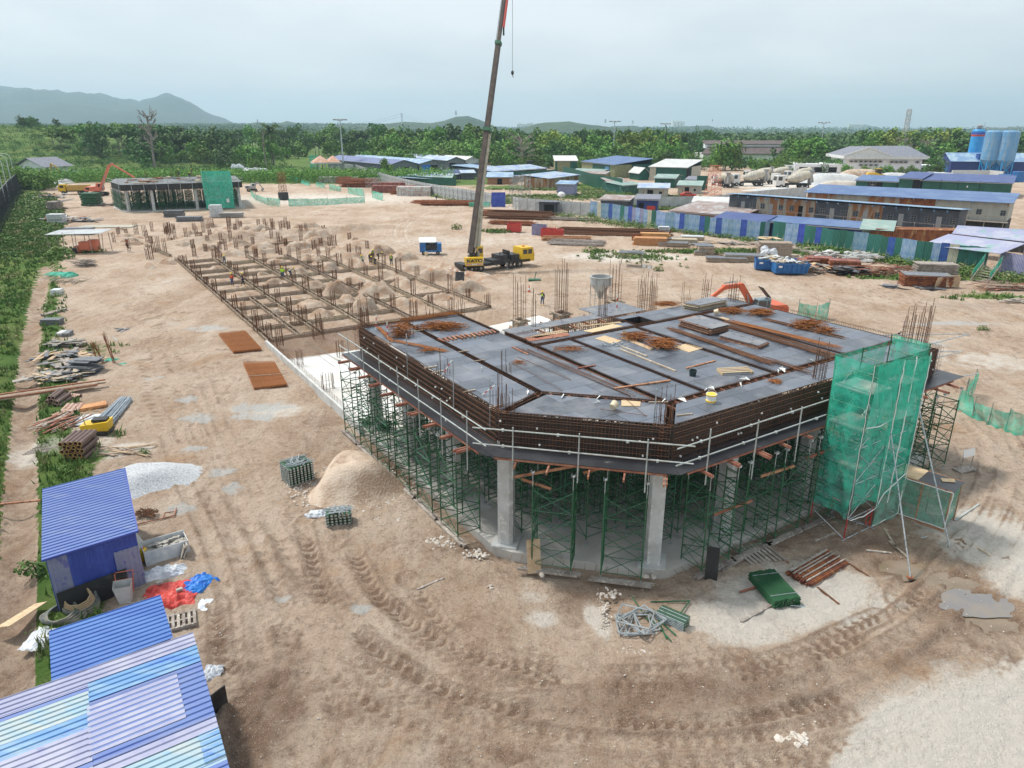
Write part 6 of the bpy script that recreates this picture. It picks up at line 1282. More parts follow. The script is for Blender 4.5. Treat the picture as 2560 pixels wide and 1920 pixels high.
shed('blue_canopy','long narrow blue canopy behind the right half of the patched fence','shed',S(4,20,1370),S(4,870,1450),3,3.1,.6,'mb','wall_navy','far_blue')
k=MB();k.plate((0,0,3.4),(5,0,3.4),(5,4,4.6),(0,4,4.6),.06);k.bx(.2,4.8,3.6,3.8,0,4.3);k.solo('roof_sheet',[M['roof_greygreen']],'tilted grey green roof sheet between the blue canopy and the rusty container','roof sheet',None,S(4,760,1470),R(-30))
k=MB();k.bx(0,14.,0,3.2,0,3.5);k.bx(-.1,14.1,-.1,3.3,3.5,3.6);k.solo('rusty_container',[M['wall_rust']],'big rusty container behind the green part of the patched fence','container',None,S(4,910,1480),ang(S(4,910,1480),S(4,1385,1490))-.05)
def cabins(name,label,A,B,d,z0,h,wm,roofm,doors=True,bays=6,walls=None):
 rz=ang(A,B);l=(B-A).length;t=thing(name,label,'cabin block',(A.x,A.y,0),rz)
 for i in range(bays):
  k=MB();x0,x1=l*i/bays,l*(i+1)/bays-.06;k.bx(x0,x1,0,d,z0,z0+h);wl=k.build('cabin',M[walls[i%len(walls)]],t)
  if doors:
   k=MB();k.bx(x0+(x1-x0)*.46,x0+(x1-x0)*.60,-.04,-.004,z0+.05,z0+2.1);k.build('door',M['dark' if i==2 else 'steel_grey'],wl)
  for f in(.16,.80):
   k=MB();xx=x0+(x1-x0)*f;k.bx(xx,xx+.9,-.04,-.004,z0+1.0,z0+2.0);wn=k.build('window',M['glass'],wl)
   k=MB()
   for j in range(4):k.bx(xx,xx+.9,-.06,-.042,z0+1.05+j*.28,z0+1.1+j*.28)
   for j in(0,.43,.86):k.bx(xx+j,xx+j+.04,-.06,-.042,z0+1.0,z0+2.0)
   k.build('window_bars',M['steel_grey'],wn)
 k=MB();dz_=(.4,.05)if doors else(.05,1.1);k.plate((-.6,-1.0,z0+h+dz_[0]),(l+.5,-1.0,z0+h+dz_[0]),(l+.5,d+.4,z0+h+dz_[1]),(-.6,d+.4,z0+h+dz_[1]),.07);k.build('roof',M[roofm],t)
 k=MB()
 for i in range(int(l/2)):k.box((i*2+.5,-.95,z0+h-.08),(.12,.12,.3));k.beam((i*2+.5,-.95,z0+h-.15),(i*2+.5,0,z0+h-.35),.06,.06)
 k.build('eaves_brackets',M['roof_sky'],t)
 k=MB();k.bx(0,l,0.05,d,0,z0-.15);k.build('lower_storey',M['board_black'],t)
 k=MB();k.bx(-.3,l+.3,-1.4,-.01,z0-.16,z0-.02)
 for i in range(int(l/3)+1):k.bx(i*3-.05,i*3+.05,-1.38,-1.28,0,z0+1.0)
 k.bx(0,l,-1.37,-1.30,z0+.9,z0+.97);k.build('walkway',M['timber_grey'],t)
 return t
ca0=Q(1,3,1868,1130,2.6);cb0=Q(1,4,1625,1305,2.6)
cabins('cabin_row','nearer row of grey and rusty cabins on a raised walkway behind the fence',Vector((ca0.x,ca0.y,0)),Vector((cb0.x,cb0.y,0)),4.5,2.6,3.2,'wall_char','far_sky',True,7,['wall_char','wall_rusty','wall_rusty','wall_char','wall_rusty','wall_char','wall_char'])
ca1=Q(1,4,325,1110,2.4);cb1=Q(1,4,2060,1225,2.4)
cabins('cabin_row','farther row of rusty cabins under one long pale blue roof',Vector((ca1.x,ca1.y,0)),Vector((cb1.x,cb1.y,0)),9,2.4,3.4,'wall_pale','far_blue',False,6,['wall_rusty','wall_pale','wall_rusty','wall_rust','wall_pale','wall_pale'])
g1=S(4,1115,975),S(4,1310,990);shed('green_shed','long green shed with a deep blue roof behind the cabin rows','shed',S(4,1310,985),S(4,2080,1020),14,4.1,1.2,'mb','wall_green','far_deep',[('f',.0,.01,0,4,'dark'),('f',.22,.225,0,4.4,'dark'),('f',.42,.425,0,4.4,'dark'),('f',.66,.665,0,4.4,'dark'),('f',.52,.535,2.4,2.9,'paint_white')])
shed('green_shed','green end bay with a dark opening, left of the long green shed','shed',S(4,1115,975),S(4,1300,985),12,4.4,1.2,'mb','wall_green','far_deep',[('f',.65,1,0,4.2,'dark')])
shed('green_shed','low green shed with a blue roof at the left end of the green row','shed',S(4,750,955),S(4,1105,972),10,3.2,1.,'mb','wall_green','far_blue',[('f',.3,.65,0,3,'dark')])
def roofquad(name,pts,m_,label,th=.07,h=3.,cat='canopy'):
 t=thing(name,label,cat,(pts[0].x,pts[0].y,0));o=Vector((pts[0].x,pts[0].y,0));k=MB();k.plate(*[p-o for p in pts],th);k.build('roof',M[m_],t)
 for p in pts:k=MB();k.tube(p-o-Vector((0,0,.05)),Vector((p.x-o.x,p.y-o.y,0)),.08,5);k.build('post',M['timber_grey'],t)
 return t
roofquad('patched_canopy',[S(4,1330,1420,3.0),S(4,2010,1500,3.0),S(4,2230,1410,4.2),S(4,1560,1330,4.2)],'far_lav','wide canopy roof of lilac and green sheets at the right edge, nearer one')
roofquad('patched_canopy',[S(4,1590,1325,3.4),S(4,2300,1405,3.4),S(4,2350,1300,4.4),S(4,1640,1255,4.4)],'far_lav','lilac canopy roof behind the nearer patched one at the right edge')
k=MB();k.bx(0,22,0,5,0,2.9);k.solo('dark_store',[M['board_black']],'dark cluttered store under the patched canopy at the right edge','store',None,S(4,1600,1440),ang(S(4,1600,1440),S(4,2212,1500)))
t=thing('netted_steps','timber steps with bright green net sides at the fence opening on the right','steps',Q(2,4,1810,225),ang(Q(2,4,1770,225),Q(2,4,1860,240)))
for i in range(7):k=MB();k.box((.2,.25+i*.32,.18+i*.27),(1.9,.2,.06));k.build('tread',M['timber_grey'],t)
for x in(-.85,1.25):
 k=MB();k.beam((x,0,.1),(x,2.4,2.2),.06,.2);k.tube((x,0,0),(x,0,1.2),.04,5);k.tube((x,2.4,0),(x,2.4,3.3),.04,5);k.build('stringer',M['timber_grey'],t)
 k=MB();k.plate((x,0,.5),(x,2.4,2.5),(x,2.4,3.4),(x,0,1.4),.02);k.build('green_net',M['net_solid'],t)
def wb(c,u,v,z=0):return Q(1,4,u,v,z)
A,B=wb(4,990,815),wb(4,1310,818);t=thing('white_building','large white two storey building with grey hipped gable roofs and many air conditioners','building',(A.x,A.y,0),ang(A,B));t.scale=(1,1,.72);w_=(B-A).length;lw=15.
k=MB();k.bx(-lw,w_,0,26,0,8.6);k.build('wall',M['house_white'],t);k=MB();k.bx(-lw-2,w_+2,-2,28,8.6,10.2);k.build('cornice',M['paint_white'],t)
k=MB();k.bx(-lw-20,-lw,4,20,0,5.2);k.bx(-lw-28,-lw-20,6,18,0,4.2);k.bx(w_,w_+9,5,20,0,4.6);k.build('side_wing',M['house_white'],t)
xm=-lw/2;k=MB();k.add([(-lw-1.5,-1.5,10.2),(1.5,-1.5,10.2),(xm,-1.5,14.6),(-lw-1.5,-1.2,10.2),(1.5,-1.2,10.2),(xm,-1.2,14.6)],[(0,1,2),(5,4,3),(0,3,4,1),(1,4,5,2),(2,5,3,0)]);k.beam((-lw-2,-1.6,10.3),(xm,-1.6,15.0),.4,.6);k.beam((2,-1.6,10.3),(xm,-1.6,15.0),.4,.6)
k.add([(w_-1,27,10.2),(w_-14,27,10.2),(w_-7,27,14.5),(w_-1,26.6,10.2),(w_-14,26.6,10.2),(w_-7,26.6,14.5)],[(0,1,2),(5,4,3),(0,3,4,1),(1,4,5,2),(2,5,3,0)]);k.build('gable',M['paint_white'],t)
k=MB();k.plate((1.9,-1.4,10.3),(w_+1.6,-1.4,10.3),(w_-2,13,15.4),(xm,13,14.7),.2);k.plate((xm,-1.2,14.7),(xm,27,14.7),(-lw-1.5,27,10.3),(-lw-1.5,-1.2,10.3),.2);k.plate((w_+1.6,-1.4,10.3),(w_+1.6,27,10.3),(w_-2,27,13.),(w_-2,13,15.4),.2);k.plate((xm,27,14.7),(xm,-1.2,14.7),(2.1,-1.3,10.35),(w_-1,20,15.3),.1);k.build('roof',M['slate'],t)
n_=0
for(x,z)in[(-14+i*1.9,6.6)for i in range(7)]+[(-10+i*2.,4.6)for i in range(4)]+[(2+i*1.8,6.4)for i in range(4)]+[(12+i*4.6,6.4)for i in range(5)]:
 if x<w_-1:k=MB();k.bx(x,x+1.5,-.6,-.01,z,z+1.1);a_=k.build('air_conditioner',M['steel_grey'],t);k=MB();k.lathe([(.4,-.63),(.4,-.61)],(x+.6,0,z+.55),10,0,'Y');k.build('fan',M['dark'],a_)
k=MB()
for x in(-lw-18,-lw-12,-lw-6):k.bx(x,x+3.5,3.96,3.99,.5,3.5)
k.bx(w_+2,w_+6,4.96,4.99,.8,3.6);k.build('opening',M['dark'],t)
p=RAY(1757,402,420)
t=thing('warehouse','wide white warehouse with a stepped brown roof far behind the trees','building',(p.x,420,0),0);w_=50;z_=4.6
k=MB();k.bx(0,w_,0,24,-2,z_);k.build('wall',M['house_white'],t);k=MB();k.plate((-2,-2,z_),(w_+2,-2,z_),(w_-3,7,z_+3.6),(4,7,z_+3.6),.3);k.build('lower_roof',M['roof_brown'],t);k=MB();k.bx(4,w_-3,7,18,z_+2.6,z_+5);k.build('clerestory',M['house_white'],t);k=MB();k.plate((2,6,z_+5),(w_-1,6,z_+5),(w_-1,14,z_+6.8),(2,14,z_+6.8),.3);k.build('upper_roof',M['roof_brown'],t)
shed('blue_shed','blue shed with a pale sea blue roof left of the silos','shed',S(4,1450,815),S(4,1560,835),34,6,3,'gy','wall_navy','far_sky',[('f',.2,.8,0,4,'blue_paint')])
k=MB();k.bx(0,14,0,.5,0,3.4);k.bx(14,14.5,-8,.5,0,3.4);k.solo('concrete_bunker',[M['concrete']],'grey brown aggregate bunker wall below the silos','bunker',None,S(4,1580,860),ang(S(4,1580,860),S(4,1800,860)))
def silo(c,u,v,r,zt,zb,m_,label,ri=0):
 p=Q(1,c,u,v);t=thing('silo',label,'silo',p,ri);k=MB();k.lathe([(.5,zb-3.4),(r,zb),(r,zt-.6),(r*.75,zt),(.3,zt+.2)],n=24);k.build('tank',M[m_],t,smooth=False)
 for z in np.linspace(zb+1,zt-2,4):k=MB();k.lathe([(r+.01,z),(r+.06,z+.04),(r+.06,z+.16),(r+.01,z+.2)],n=24);k.build('ring',M[m_],t)
 a=r*.9;k=MB()
 for i in range(4):
  q=[Vector((a*math.cos(x),a*math.sin(x),0))for x in(i*1.571+.785,(i+1)*1.571+.785)];k.beam(q[0],q[0]+Vector((0,0,zb+.5)),.35,.35);k.tube(q[0]+Vector((0,0,.3)),q[1]+Vector((0,0,zb-.5)),.12,5);k.tube(q[1]+Vector((0,0,.3)),q[0]+Vector((0,0,zb-.5)),.12,5)
 k.build('legs',M['silo_blue'],t);k=MB();k.lathe([(r*.6,zt+1.1),(r*.62,zt+1.15)],n=14)
 for i in range(8):x=i*math.pi/4;k.tube((r*.95*math.cos(x),r*.95*math.sin(x),zt-.5),(r*.95*math.cos(x),r*.95*math.sin(x),zt+.9),.05,4);x2=(i+1)*math.pi/4;k.tube((r*.95*math.cos(x),r*.95*math.sin(x),zt+.9),(r*.95*math.cos(x2),r*.95*math.sin(x2),zt+.9),.04,4)
 k.build('railing',M['steel_grey'],t);return t
s1=silo(4,1745,820,2.5,17.9,6.6,'silo_blue','bright blue silo with red and navy bands, leftmost of three')
k=MB();k.lathe([(2.53,15.9),(2.56,16.),(2.56,16.7),(2.53,16.8)],n=24);k.build('navy_band',M['panel_deep'],s1);k=MB();k.lathe([(2.53,15.2),(2.55,15.3),(2.55,15.85),(2.53,15.88)],n=24);k.build('red_band',M['red'],s1)
k=MB();k.lathe([(.8,18.),(.9,18.3),(.9,19.4),(.3,19.7)],n=12);k.tube((1.5,0,18),(1.9,0,20.6),.08,4);k.build('filter',M['steel_grey'],s1)
silo(4,1880,845,3.2,17.6,6.8,'silo_worn','faded blue and grey silo in the middle of the three');silo(4,2010,850,3.2,17.6,6.8,'silo_worn','faded blue silo with a grey top, rightmost of the three')
k=MB();k.bx(-1.3,1.3,-1.,1.,6.6,8.8);k.bx(-1.2,1.2,-.9,.9,0,.4);[k.bx(sx*1.3-.15,sx*1.3+.15,-.9,-.6,0,6.6)for sx in(-1,1)];k.solo('control_cabin',[M['panel_deep']],'small blue cabin on stilts between the left and middle silo','cabin',None,S(4,1800,835))
k=MB();k.lathe([(2.,0),(2.,3.6)],(0,0,0),14);k.lathe([(1.6,0),(1.6,4)],(5,1,0),14);k.bx(-6,-2.5,-2,2,0,2.6);k.solo('plant_tanks',[M['blue_paint']],'blue tanks and boxes of the concrete plant at the right edge','tanks',None,S(4,2150,880))
def mixer():
 t=thing('mixer_truck','','mixer truck');k=MB();k.bx(-4.4,4.2,-.5,.5,.8,1.1);k.bx(-3.6,1.6,-1.15,1.15,1.05,1.2);k.build('chassis',M['black'],t)
 for x in(-3.2,-1.9,1.9,3.3):
  for y in(-1.05,1.05):wheel(t,(x,y,.52),.52,.36,'paint_white',n=10)
 k=MB();k.side([(2.5,.7),(4.6,.7),(4.65,1.8),(4.4,3.1),(2.5,3.1)],-1.2,1.2);c=k.build('cab',M['paint_white'],t);k=MB();k.side([(4.64,1.9),(4.67,1.9),(4.46,2.85),(4.43,2.85)],-1.05,1.05);k.bx(3.2,4.2,-1.215,-1.205,1.9,2.8);k.bx(3.2,4.2,1.205,1.215,1.9,2.8);k.build('window',M['glass'],c)
 k=MB();Mx=Matrix.Rotation(R(14),4,'Y');k.lathe([(.5,-3.3),(.95,-2.7),(1.3,-.6),(1.3,.9),(.7,2.4),(.5,2.6)],(-1.1,0,2.55),16,0,'X',Mx);k.build('drum',M['drum'],t,smooth=False)
 k=MB();k.tube((-4.2,0,3.9),(-4.9,0,1.4),.28,7);k.bx(-4.3,-3.9,-.8,.8,1.1,3.2);k.side([(-4.9,4.3),(-3.7,4.3),(-4.0,3.5),(-4.5,3.5)],-.5,.5);k.build('chute',M['steel_grey'],t);return t
mx=[(3,1800,915,100,.95,'red front concrete mixer with a pale drum, left end of the yard'),(3,1870,925,70,1,'grey drummed concrete mixer seen from behind, second from the left'),(3,2040,915,175,1.1,'concrete mixer side on with a dusty grey drum in the middle of the yard'),(4,-30,900,10,1,'concrete mixer half hidden with a tan drum, third from the right'),
(4,60,860,175,1,'concrete mixer with a cream drum parked behind the front row'),(4,-90,870,180,1,'concrete mixer raised above the yard at the left back'),(4,210,935,182,1.15,'white cab concrete mixer with a big cream drum, nearest of the yard'),(4,260,870,185,1,'concrete mixer with a grey drum at the back right')]
m0=mixer()
for i,(c,u,v,a,s,lb)in enumerate(mx):
 o=m0 if i==0 else dup(m0,(0,0,0));o.location=S(c,u,v);o.rotation_euler=(0,0,R(a));o['label']=lb;o['group']='concrete mixers in the yard';o.scale=(s*1.15,)*3
T=thing('wheel_loader','yellow wheel loader on the gravel heaps in front of the white building','loader',S(4,940,870),R(-5));T.scale=(1.3,)*3
k=MB();k.side([(-3.,1.2),(.8,1.2),(.8,1.7),(-.6,2.2),(-2.8,2.2),(-3.,1.9)],-.9,.9);k.bx(.8,2.2,-.5,.5,.9,1.5);k.beam((1.2,-.6,1.6),(3.4,-.6,.9),.2,.4);k.beam((1.2,.6,1.6),(3.4,.6,.9),.2,.4);k.build('body',M['yellow'],T);k=MB();k.bx(-.6,.7,-.75,.75,1.7,3.2);k.build('cab',M['black'],T);k=MB();k.bx(-.7,.8,-.85,.85,3.2,3.3);k.build('cab_roof',M['yellow'],T);k=MB();k.side([(3.2,.3),(4.2,.1),(4.3,.3),(3.5,1.4),(3.2,1.3)],-1.3,1.3);k.build('bucket',M['steel_grey'],T)
for x in(-1.8,1.6):
 for y in(-1.05,1.05):wheel(T,(x,y,.75),.75,.5,'yellow',n=14)
T=thing('red_car','faded red saloon car parked in the weeds beside the plank shack','car',S(3,1520,1010),R(-4))
k=MB();k.side([(-2.2,.35),(2.2,.35),(2.25,.7),(1.2,.85),(.6,1.35),(-.9,1.38),(-1.6,.95),(-2.2,.85)],-.82,.82);b=k.build('body',M['red'],T);k=MB();k.side([(1.02,.9),(.56,1.30),(-.86,1.32),(-1.4,.95)],-.83,.83);k.build('window',M['glass'],b)
for x in(-1.35,1.35):
 for y in(-.75,.75):wheel(T,(x,y,.31),.31,.18,n=10)
for c,u,v,a,b,h,m_,lb in((4,540,900,14,9,3.5,'gravel_far','big pale grey gravel heap beside the mixer trucks'),(4,790,860,11,7,3.6,'sandheap','brown sand heap left of the yellow loader'),(4,620,945,9,4,2.6,'stone','pale rubble heap in front of the grey gravel heap'),(4,1400,860,16,7,2.6,'gravel_far','low white heap right of the yellow loader'),(4,1090,860,8,5,2.4,'gravel_far','small heap beside the loader bucket'),(4,160,960,14,3,1.0,'gravel_far','low rubble bank in front of the white cab mixer')):
 mound(0,0,a,b,h,lb,.25,m_,None,0,S(c,u,v))
def lattice(pos,h,w_,label,m_='steel_grey',cat='lattice tower',r=.04,top=0.6,step=1.2):
 t=thing('lattice_tower',label,cat,pos,U(0,1));k=MB();n=max(3,int(h/step))
 for i in range(4):
  a=i*math.pi/2+.78;b=a+math.pi/2
  for j in range(n):
   z0,z1=h*j/n,h*(j+1)/n;s0,s1=w_*(1-(1-top)*j/n)/2*1.41,w_*(1-(1-top)*(j+1)/n)/2*1.41
   p0,p1=Vector((math.cos(a)*s0,math.sin(a)*s0,z0)),Vector((math.cos(a)*s1,math.sin(a)*s1,z1));q0,q1=Vector((math.cos(b)*s0,math.sin(b)*s0,z0)),Vector((math.cos(b)*s1,math.sin(b)*s1,z1))
   k.tube(p0,p1,r,4);k.tube(p0,q1,r*.7,3);k.tube(q0,p1,r*.7,3);k.tube(p1,q1,r*.7,3)
 k.build('lattice',M[m_],t);return t
lattice(S(3,1730,1030),9,3.6,'red and white scaffold tower by the yard hoarding','orange_faded','scaffold',.05,.55)
lattice(S(3,30,1060),7,2.6,'leaning grey scaffold tower at the corner of the white hoarding',cat='scaffold',top=.9);lattice(S(3,120,1020),6.5,2.2,'grey scaffold tower with a black tank next to the hoarding corner',cat='scaffold',top=1.)
lattice(S(2,1010,960),4,3,'bare grey scaffold frames beside the rusty steel stock',cat='scaffold',top=1.);lattice(S(2,1060,940),3.4,2.4,'small scaffold frame by the red formwork stacks',cat='scaffold',top=1.)
for o_,(u,v)in enumerate(((900,960),(1560,900))):lattice(S(2 if o_ else 4,u,v),3,3,['grey scaffold frame at the left of the green sheds','scaffold frame beside the blue tarpaulin shed'][o_],cat='scaffold',top=1.)
T=lattice(S(2,240,1035),7.2,1.5,'tall rusty column cage with a black box form at its foot','rust','column rebar',.05,1.);k=MB();k.bx(-1,1,-1,1,0,2.0);k.build('box_form',M['form_black'],T)
def mast(pos,h,label,heads=8,name='floodlight_mast',z0=0):
 t=thing(name,label,'floodlight mast',(pos.x,pos.y,z0));k=MB();k.tube((0,0,0),(0,0,h),.35,8,r2=.16);k.build('pole',M['mast'],t);k=MB();k.lathe([(1.2,h-.3),(1.3,h-.1),(1.2,h+.1)],n=10)
 for i in range(heads):a=i*2*math.pi/heads;k.tube((1.2*math.cos(a),1.2*math.sin(a),h),(2.4*math.cos(a),2.4*math.sin(a),h+.2),.07,4)
 k.build('head_ring',M['mast'],t)
 for i in range(heads):a=i*2*math.pi/heads;k=MB();k.box((2.6*math.cos(a),2.6*math.sin(a),h+.1),(.9,.7,.5),a);k.build('floodlight',M['steel_grey'],t)
 return t
def hfor(px,ytop,y): 
 return RAY(px,ytop,y)
def at(c,u,ytop,y,z0=0):p=RAY((c-1)*640+u*.28933,200+ytop*.28933,y);return Vector((p.x,p.y,z0)),p.z-z0
p,h=at(2,725,345,330,4);mast(p,h,'tall grey floodlight mast left of the crane, in front of the trees',z0=4)
p,h=at(3,888,360,400);mast(p,h,'floodlight mast just right of the crane above the belt of trees')
p,h=at(3,1328,380,420);mast(p,h,'floodlight mast above the dark palm plantation');p,h=at(4,485,370,390);mast(p,h,'thick floodlight mast left of the white building')
p,h=at(4,1225,250,430);T=lattice(p,h,2.8,'tall slender telecom lattice mast behind the white building','mast','antenna mast',.16,.5,2.2);k=MB()
for z in(h-2,h-6,h-10):
 for a in range(3):k.box((1.5*math.cos(a*2.1),1.5*math.sin(a*2.1),z),(.4,.4,2.4))
k.build('antennas',M['paint_white'],T)
def pylon(pos,h,label):
 t=lattice(pos,h,h*.17,label,'mast','pylon',.35,.25,4);k=MB()
 for z in(h*.7,h*.82,h*.94):k.beam((-h*.14,0,z),(h*.14,0,z),.5,.5)
 k.build('cross_arms',M['mast'],t);return t
p,h=at(2,1258,285,1900,24);T=pylon(p,h,'power pylon on the ridge left of the crane')
k=MB()
for sx,dst,dy in((-1,(690,390),1),(1,(1720,392),1)):
 for kz in(.72,.95):
  q=RAY(640+dst[0]*.28933,200+(dst[1]+(1-kz)*60)*.28933,1900);b_=q-Vector((p.x,p.y,24));a_=Vector((0,0,h*kz));ps=[a_.lerp(b_,i/10)-Vector((0,0,math.sin(i/10*math.pi)*6))for i in range(11)];k.path(ps,.22,3)
k.build('power_line',M['steel_grey'],T)
for c,u,yt,y,z,lb in((2,12,345,2600,30,'small pylon on the far left horizon'),(3,1728-2212*0,395,3500,40,'thin mast on the right horizon'),(3,808,340,2500,30,'thin mast on the hill right of the crane'),(3,1042,380,2800,28,'short mast in the gap between two hills'),(2,1728,305,2200,50,'thin mast on the steep hill left of the boom')):
 p,h=at(c,u,yt,y,z);lattice(p,max(h,12),4,lb,'steel_grey','mast',.4,.4,6)
for i,(c,u,v,y)in enumerate(((1,0,670,195),(1,45,650,215),(1,80,635,240),(1,-40,680,180))):
 p,h=at(c,u,v,y);t=thing('street_lamp',f'curved grey street lamp beyond the black fence, {["second","third","fourth","first"][i]} from the left','street lamp',p);k=MB();k.tube((0,0,0),(0,0,h-1.4),.11,6);k.path([(0,0,h-1.4),(-.3,0,h-.5),(-1.2,0,h-.1),(-3.2,0,h)],.07,5);k.build('pole',M['mast'],t);k=MB();k.box((-3.3,0,h-.02),(.9,.25,.12));k.build('lamp_head',M['paint_white'],t)
for i,(c,u,v,y,s)in enumerate(((4,1395,590,430,1),(4,1440,550,450,1),(4,1555,565,450,-1),(4,1610,590,430,-1))):
 p,h=at(c,u,v,y);t=thing('street_lamp',f'double armed grey street lamp on the road left of the silos, {ORD[i]} from the left','street lamp',p);k=MB();k.tube((0,0,0),(0,0,h),.2,6);k.tube((0,0,h-1),(s*3.5,0,h+.6),.12,5);k.tube((0,0,h-1),(-s*3.5,0,h+.2),.12,5);k.build('pole',M['mast'],t)
def towers(c,u0,u1,vt,vb,y,n,label,m_='house_white'):
 t=thing('tower_block',label,'apartment towers',(0,0,0));a,b=RAY((c-1)*640+u0*.28933,200+vt*.28933,y),RAY((c-1)*640+u1*.28933,200+vb*.28933,y);t.location=(a.x,y,0)
 for i in range(n):x0=(b.x-a.x)*i/n;k=MB();hh=b.z+(a.z-b.z)*U(.8,1.02);k.bx(x0,x0+(b.x-a.x)/n*.8,0,30,0,hh);k.build('block',M[m_],t)
towers(3,45,185,372,425,3800,8,'row of pale apartment blocks on the horizon just right of the crane','far_white');towers(3,1390,1495,347,405,4200,4,'white cluster of high apartment towers on the horizon')
towers(4,705,825,380,418,5200,6,'pale apartment towers on the horizon left of the telecom mast','far_white');towers(4,1460,1530,402,440,4200,3,'blue grey apartment block on the horizon left of the silos','mast')
t0=None;random.seed(3)
for i in range(110):
 c,u,v=random.choice(((3,U(1700,2212),U(462,500)),(4,U(0,480),U(460,505)),(3,U(1600,2212),U(430,450)),(4,U(0,300),U(430,450)),(4,U(700,900),U(480,490)),(2,U(300,340),380),(4,U(700,1700),U(408,440))))
 p=RAY((c-1)*640+u*.28933,200+v*.28933,1);dz=(CH-p.z);D_=min(4200,33/max(dz,.008));p=RAY((c-1)*640+u*.28933,200+v*.28933,D_)
 m_=random.choice(('roof_orange','far_white','paint_white','wall_beige'));w_=U(10,26);k=MB();k.bx(-w_,w_,-6,6,0,5);k.side([(-w_-1,5),(w_+1,5),(w_-5,9),(-w_+5,9)],-7,7,1)
 o=k.solo('far_house',[M['far_white'],M[m_]],'tiny pale house of the far town on the plain','house','houses of the far town',(p.x,p.y,-14),U(-.3,.3))
for j_,o in enumerate(sorted([o for o in COL.objects if o.name.startswith('far_house')],key=lambda o:o.location.x/o.location.y)):o['label']=f'tiny pale house of the far town on the plain, {nth(j_)} from the left'
random.seed(11)
NB=thing('far_unfinished_building','second unfinished building far left: pale columns, black edged deck and dense scaffold','building under construction',S(1,1110,1145),ang(S(1,1110,1145),S(1,2090,1105)))
w_=(S(1,2090,1105)-S(1,1110,1145)).length;dp=24.
k=MB();k.bx(-1,w_+1,-.5,dp,-.1,.2);k.prism([(-4,12),(-1,-.5),(-1,dp),(-4,dp)],-.1,.2);k.build('slab',M['slab'],NB)
k=MB();pol=[(-.6,-.6),(w_+.6,-.6),(w_+.6,dp),(-3.5,dp),(-3.5,12)];k.prism(pol,6.2,6.3);k.build('deck',M['ply_grey'],NB)
k=MB()
for a,b in zip(pol,pol[1:]+pol[:1]):k.beam((*a,5.6),(*b,5.6),.2,1.3)
k.build('beam_form',M['form_black'],NB)
for x in(.2,w_*.22,w_*.6,w_-.3):k=MB();column(k,x,.3,0,4.95);k.build('column',M['concrete'],NB)
for x,y in((-1.9,6.2),(-3.2,12.4),(w_*.4,9),(w_*.22,12),(w_*.6,12)):k=MB();column(k,x,y,0,4.95);k.build('column',M['concrete'],NB)
ba=NB.rotation_euler.z
def nbp(x,y,z=.2):return Vector(NB.location)+Vector((x*math.cos(ba)-y*math.sin(ba),x*math.sin(ba)+y*math.cos(ba),z))
NBT=[]
mk('scaf_old',(.20,.22,.15),.8,c2=(.33,.31,.24),sc_=1)
old=None
for y in(.4,2.6,5,7.5,10,12.6,15.2):
 for x in np.arange(1.2,w_,2.05):
  if any(abs(x-c)<.9 for c in(.2,w_*.22,w_*.6,w_-.3))and y<1:continue
  o=dup(tw0,nbp(x,y),ba+(0 if random.random()<.6 else 1.57),'','scaffold towers of the far building',scale=(1,1,.95));NBT.append(o)
for i in range(9):k_=i/8;NBT.append(dup(tw0,nbp(-.8-2.6*k_,1.2+13.5*k_),ba+R(-78),'','scaffold towers of the far building',scale=(1,1,.95)))
gridlabels(NBT,'scaffold tower under the far deck',2.6,key=lambda p:((p.x-NB.location.x)*math.cos(ba)+(p.y-NB.location.y)*math.sin(ba),-(p.x-NB.location.x)*math.sin(ba)+(p.y-NB.location.y)*math.cos(ba)+20))
k=MB()
for za in(6.6,7.2):k.path([(-4.2,11.5,za),(-1,-1.2,za),(w_+1,-1.2,za)],.05,4)
for x in np.arange(-1,w_,2.6):k.tube((x,-1.2,3.6),(x,-1.2,7.4),.05,4)
k.build('guard_rail',M['pipe_white'],NB)
k=MB()
for i in range(60):x,y=U(0,w_-1),U(1,dp-2);k.box((x if y>12 or x>0 else-x,y,6.4+U(0,.25)),(U(.5,3),U(.1,1.2),U(.08,.4)),U(0,3),i%3)
k.build('deck_clutter',[M['rust'],M['timber'],M['ply_grey']],NB)
for x,y in((w_*.45,dp-1),(w_*.6,dp-2),(4,dp-1.5),(10,dp-3)):k=MB();starter(k,(x,y,0),6,8,.6,8,.03,2);k.build('column_bars',M['rebar'],NB)
for i,(u,v,lb)in enumerate(((1548,830,'worker on the far deck in grey, left of the green net tower'),(1640,850,'worker in dark clothes bending on the far deck'),(1662,820,'worker with a yellow helmet on the far deck'))):person(S(1,u,v,6.3),U(0,6),lb,('hivis',None,'hivis_orange')[i],bend=(.1,.7,.2)[i])
t=thing('far_stair_tower','green netted stair tower standing against the far unfinished building','stair tower',nbp(w_*.68,-3.2,0),ba)
k=MB();netsheet(k,(0,0),(6.2,0),.3,9,bot=.2,sag=.2);netsheet(k,(6.2,0),(6.2,2),.3,8.6);netsheet(k,(0,2),(0,0),.3,9.2);netsheet(k,(6.2,2),(0,2),.3,9);k.build('green_net',M['net_solid'],t,smooth=True)
k=MB()
for x in(0,3.1,6.2):
 for y in(.02,1.95):k.tube((x,y,0),(x,y,9),.06,5)
for z in(1.2,3.2,5.2,7.2):k.tube((0,-.12,z),(3,-.12,z+1.8),.05,4);k.tube((3,-.12,z),(0,-.12,z+1.8),.05,4);k.tube((0,-.1,z),(6.2,-.1,z),.05,4);k.tube((3.2,-.12,z),(6.1,-.12,z+1.8),.05,4)
k.build('frames',M['net_thin'],t)
k=MB();k.box((4.9,-.2,2.2),(.6,.04,.9));k.build('notice',M['paint_white'],t)
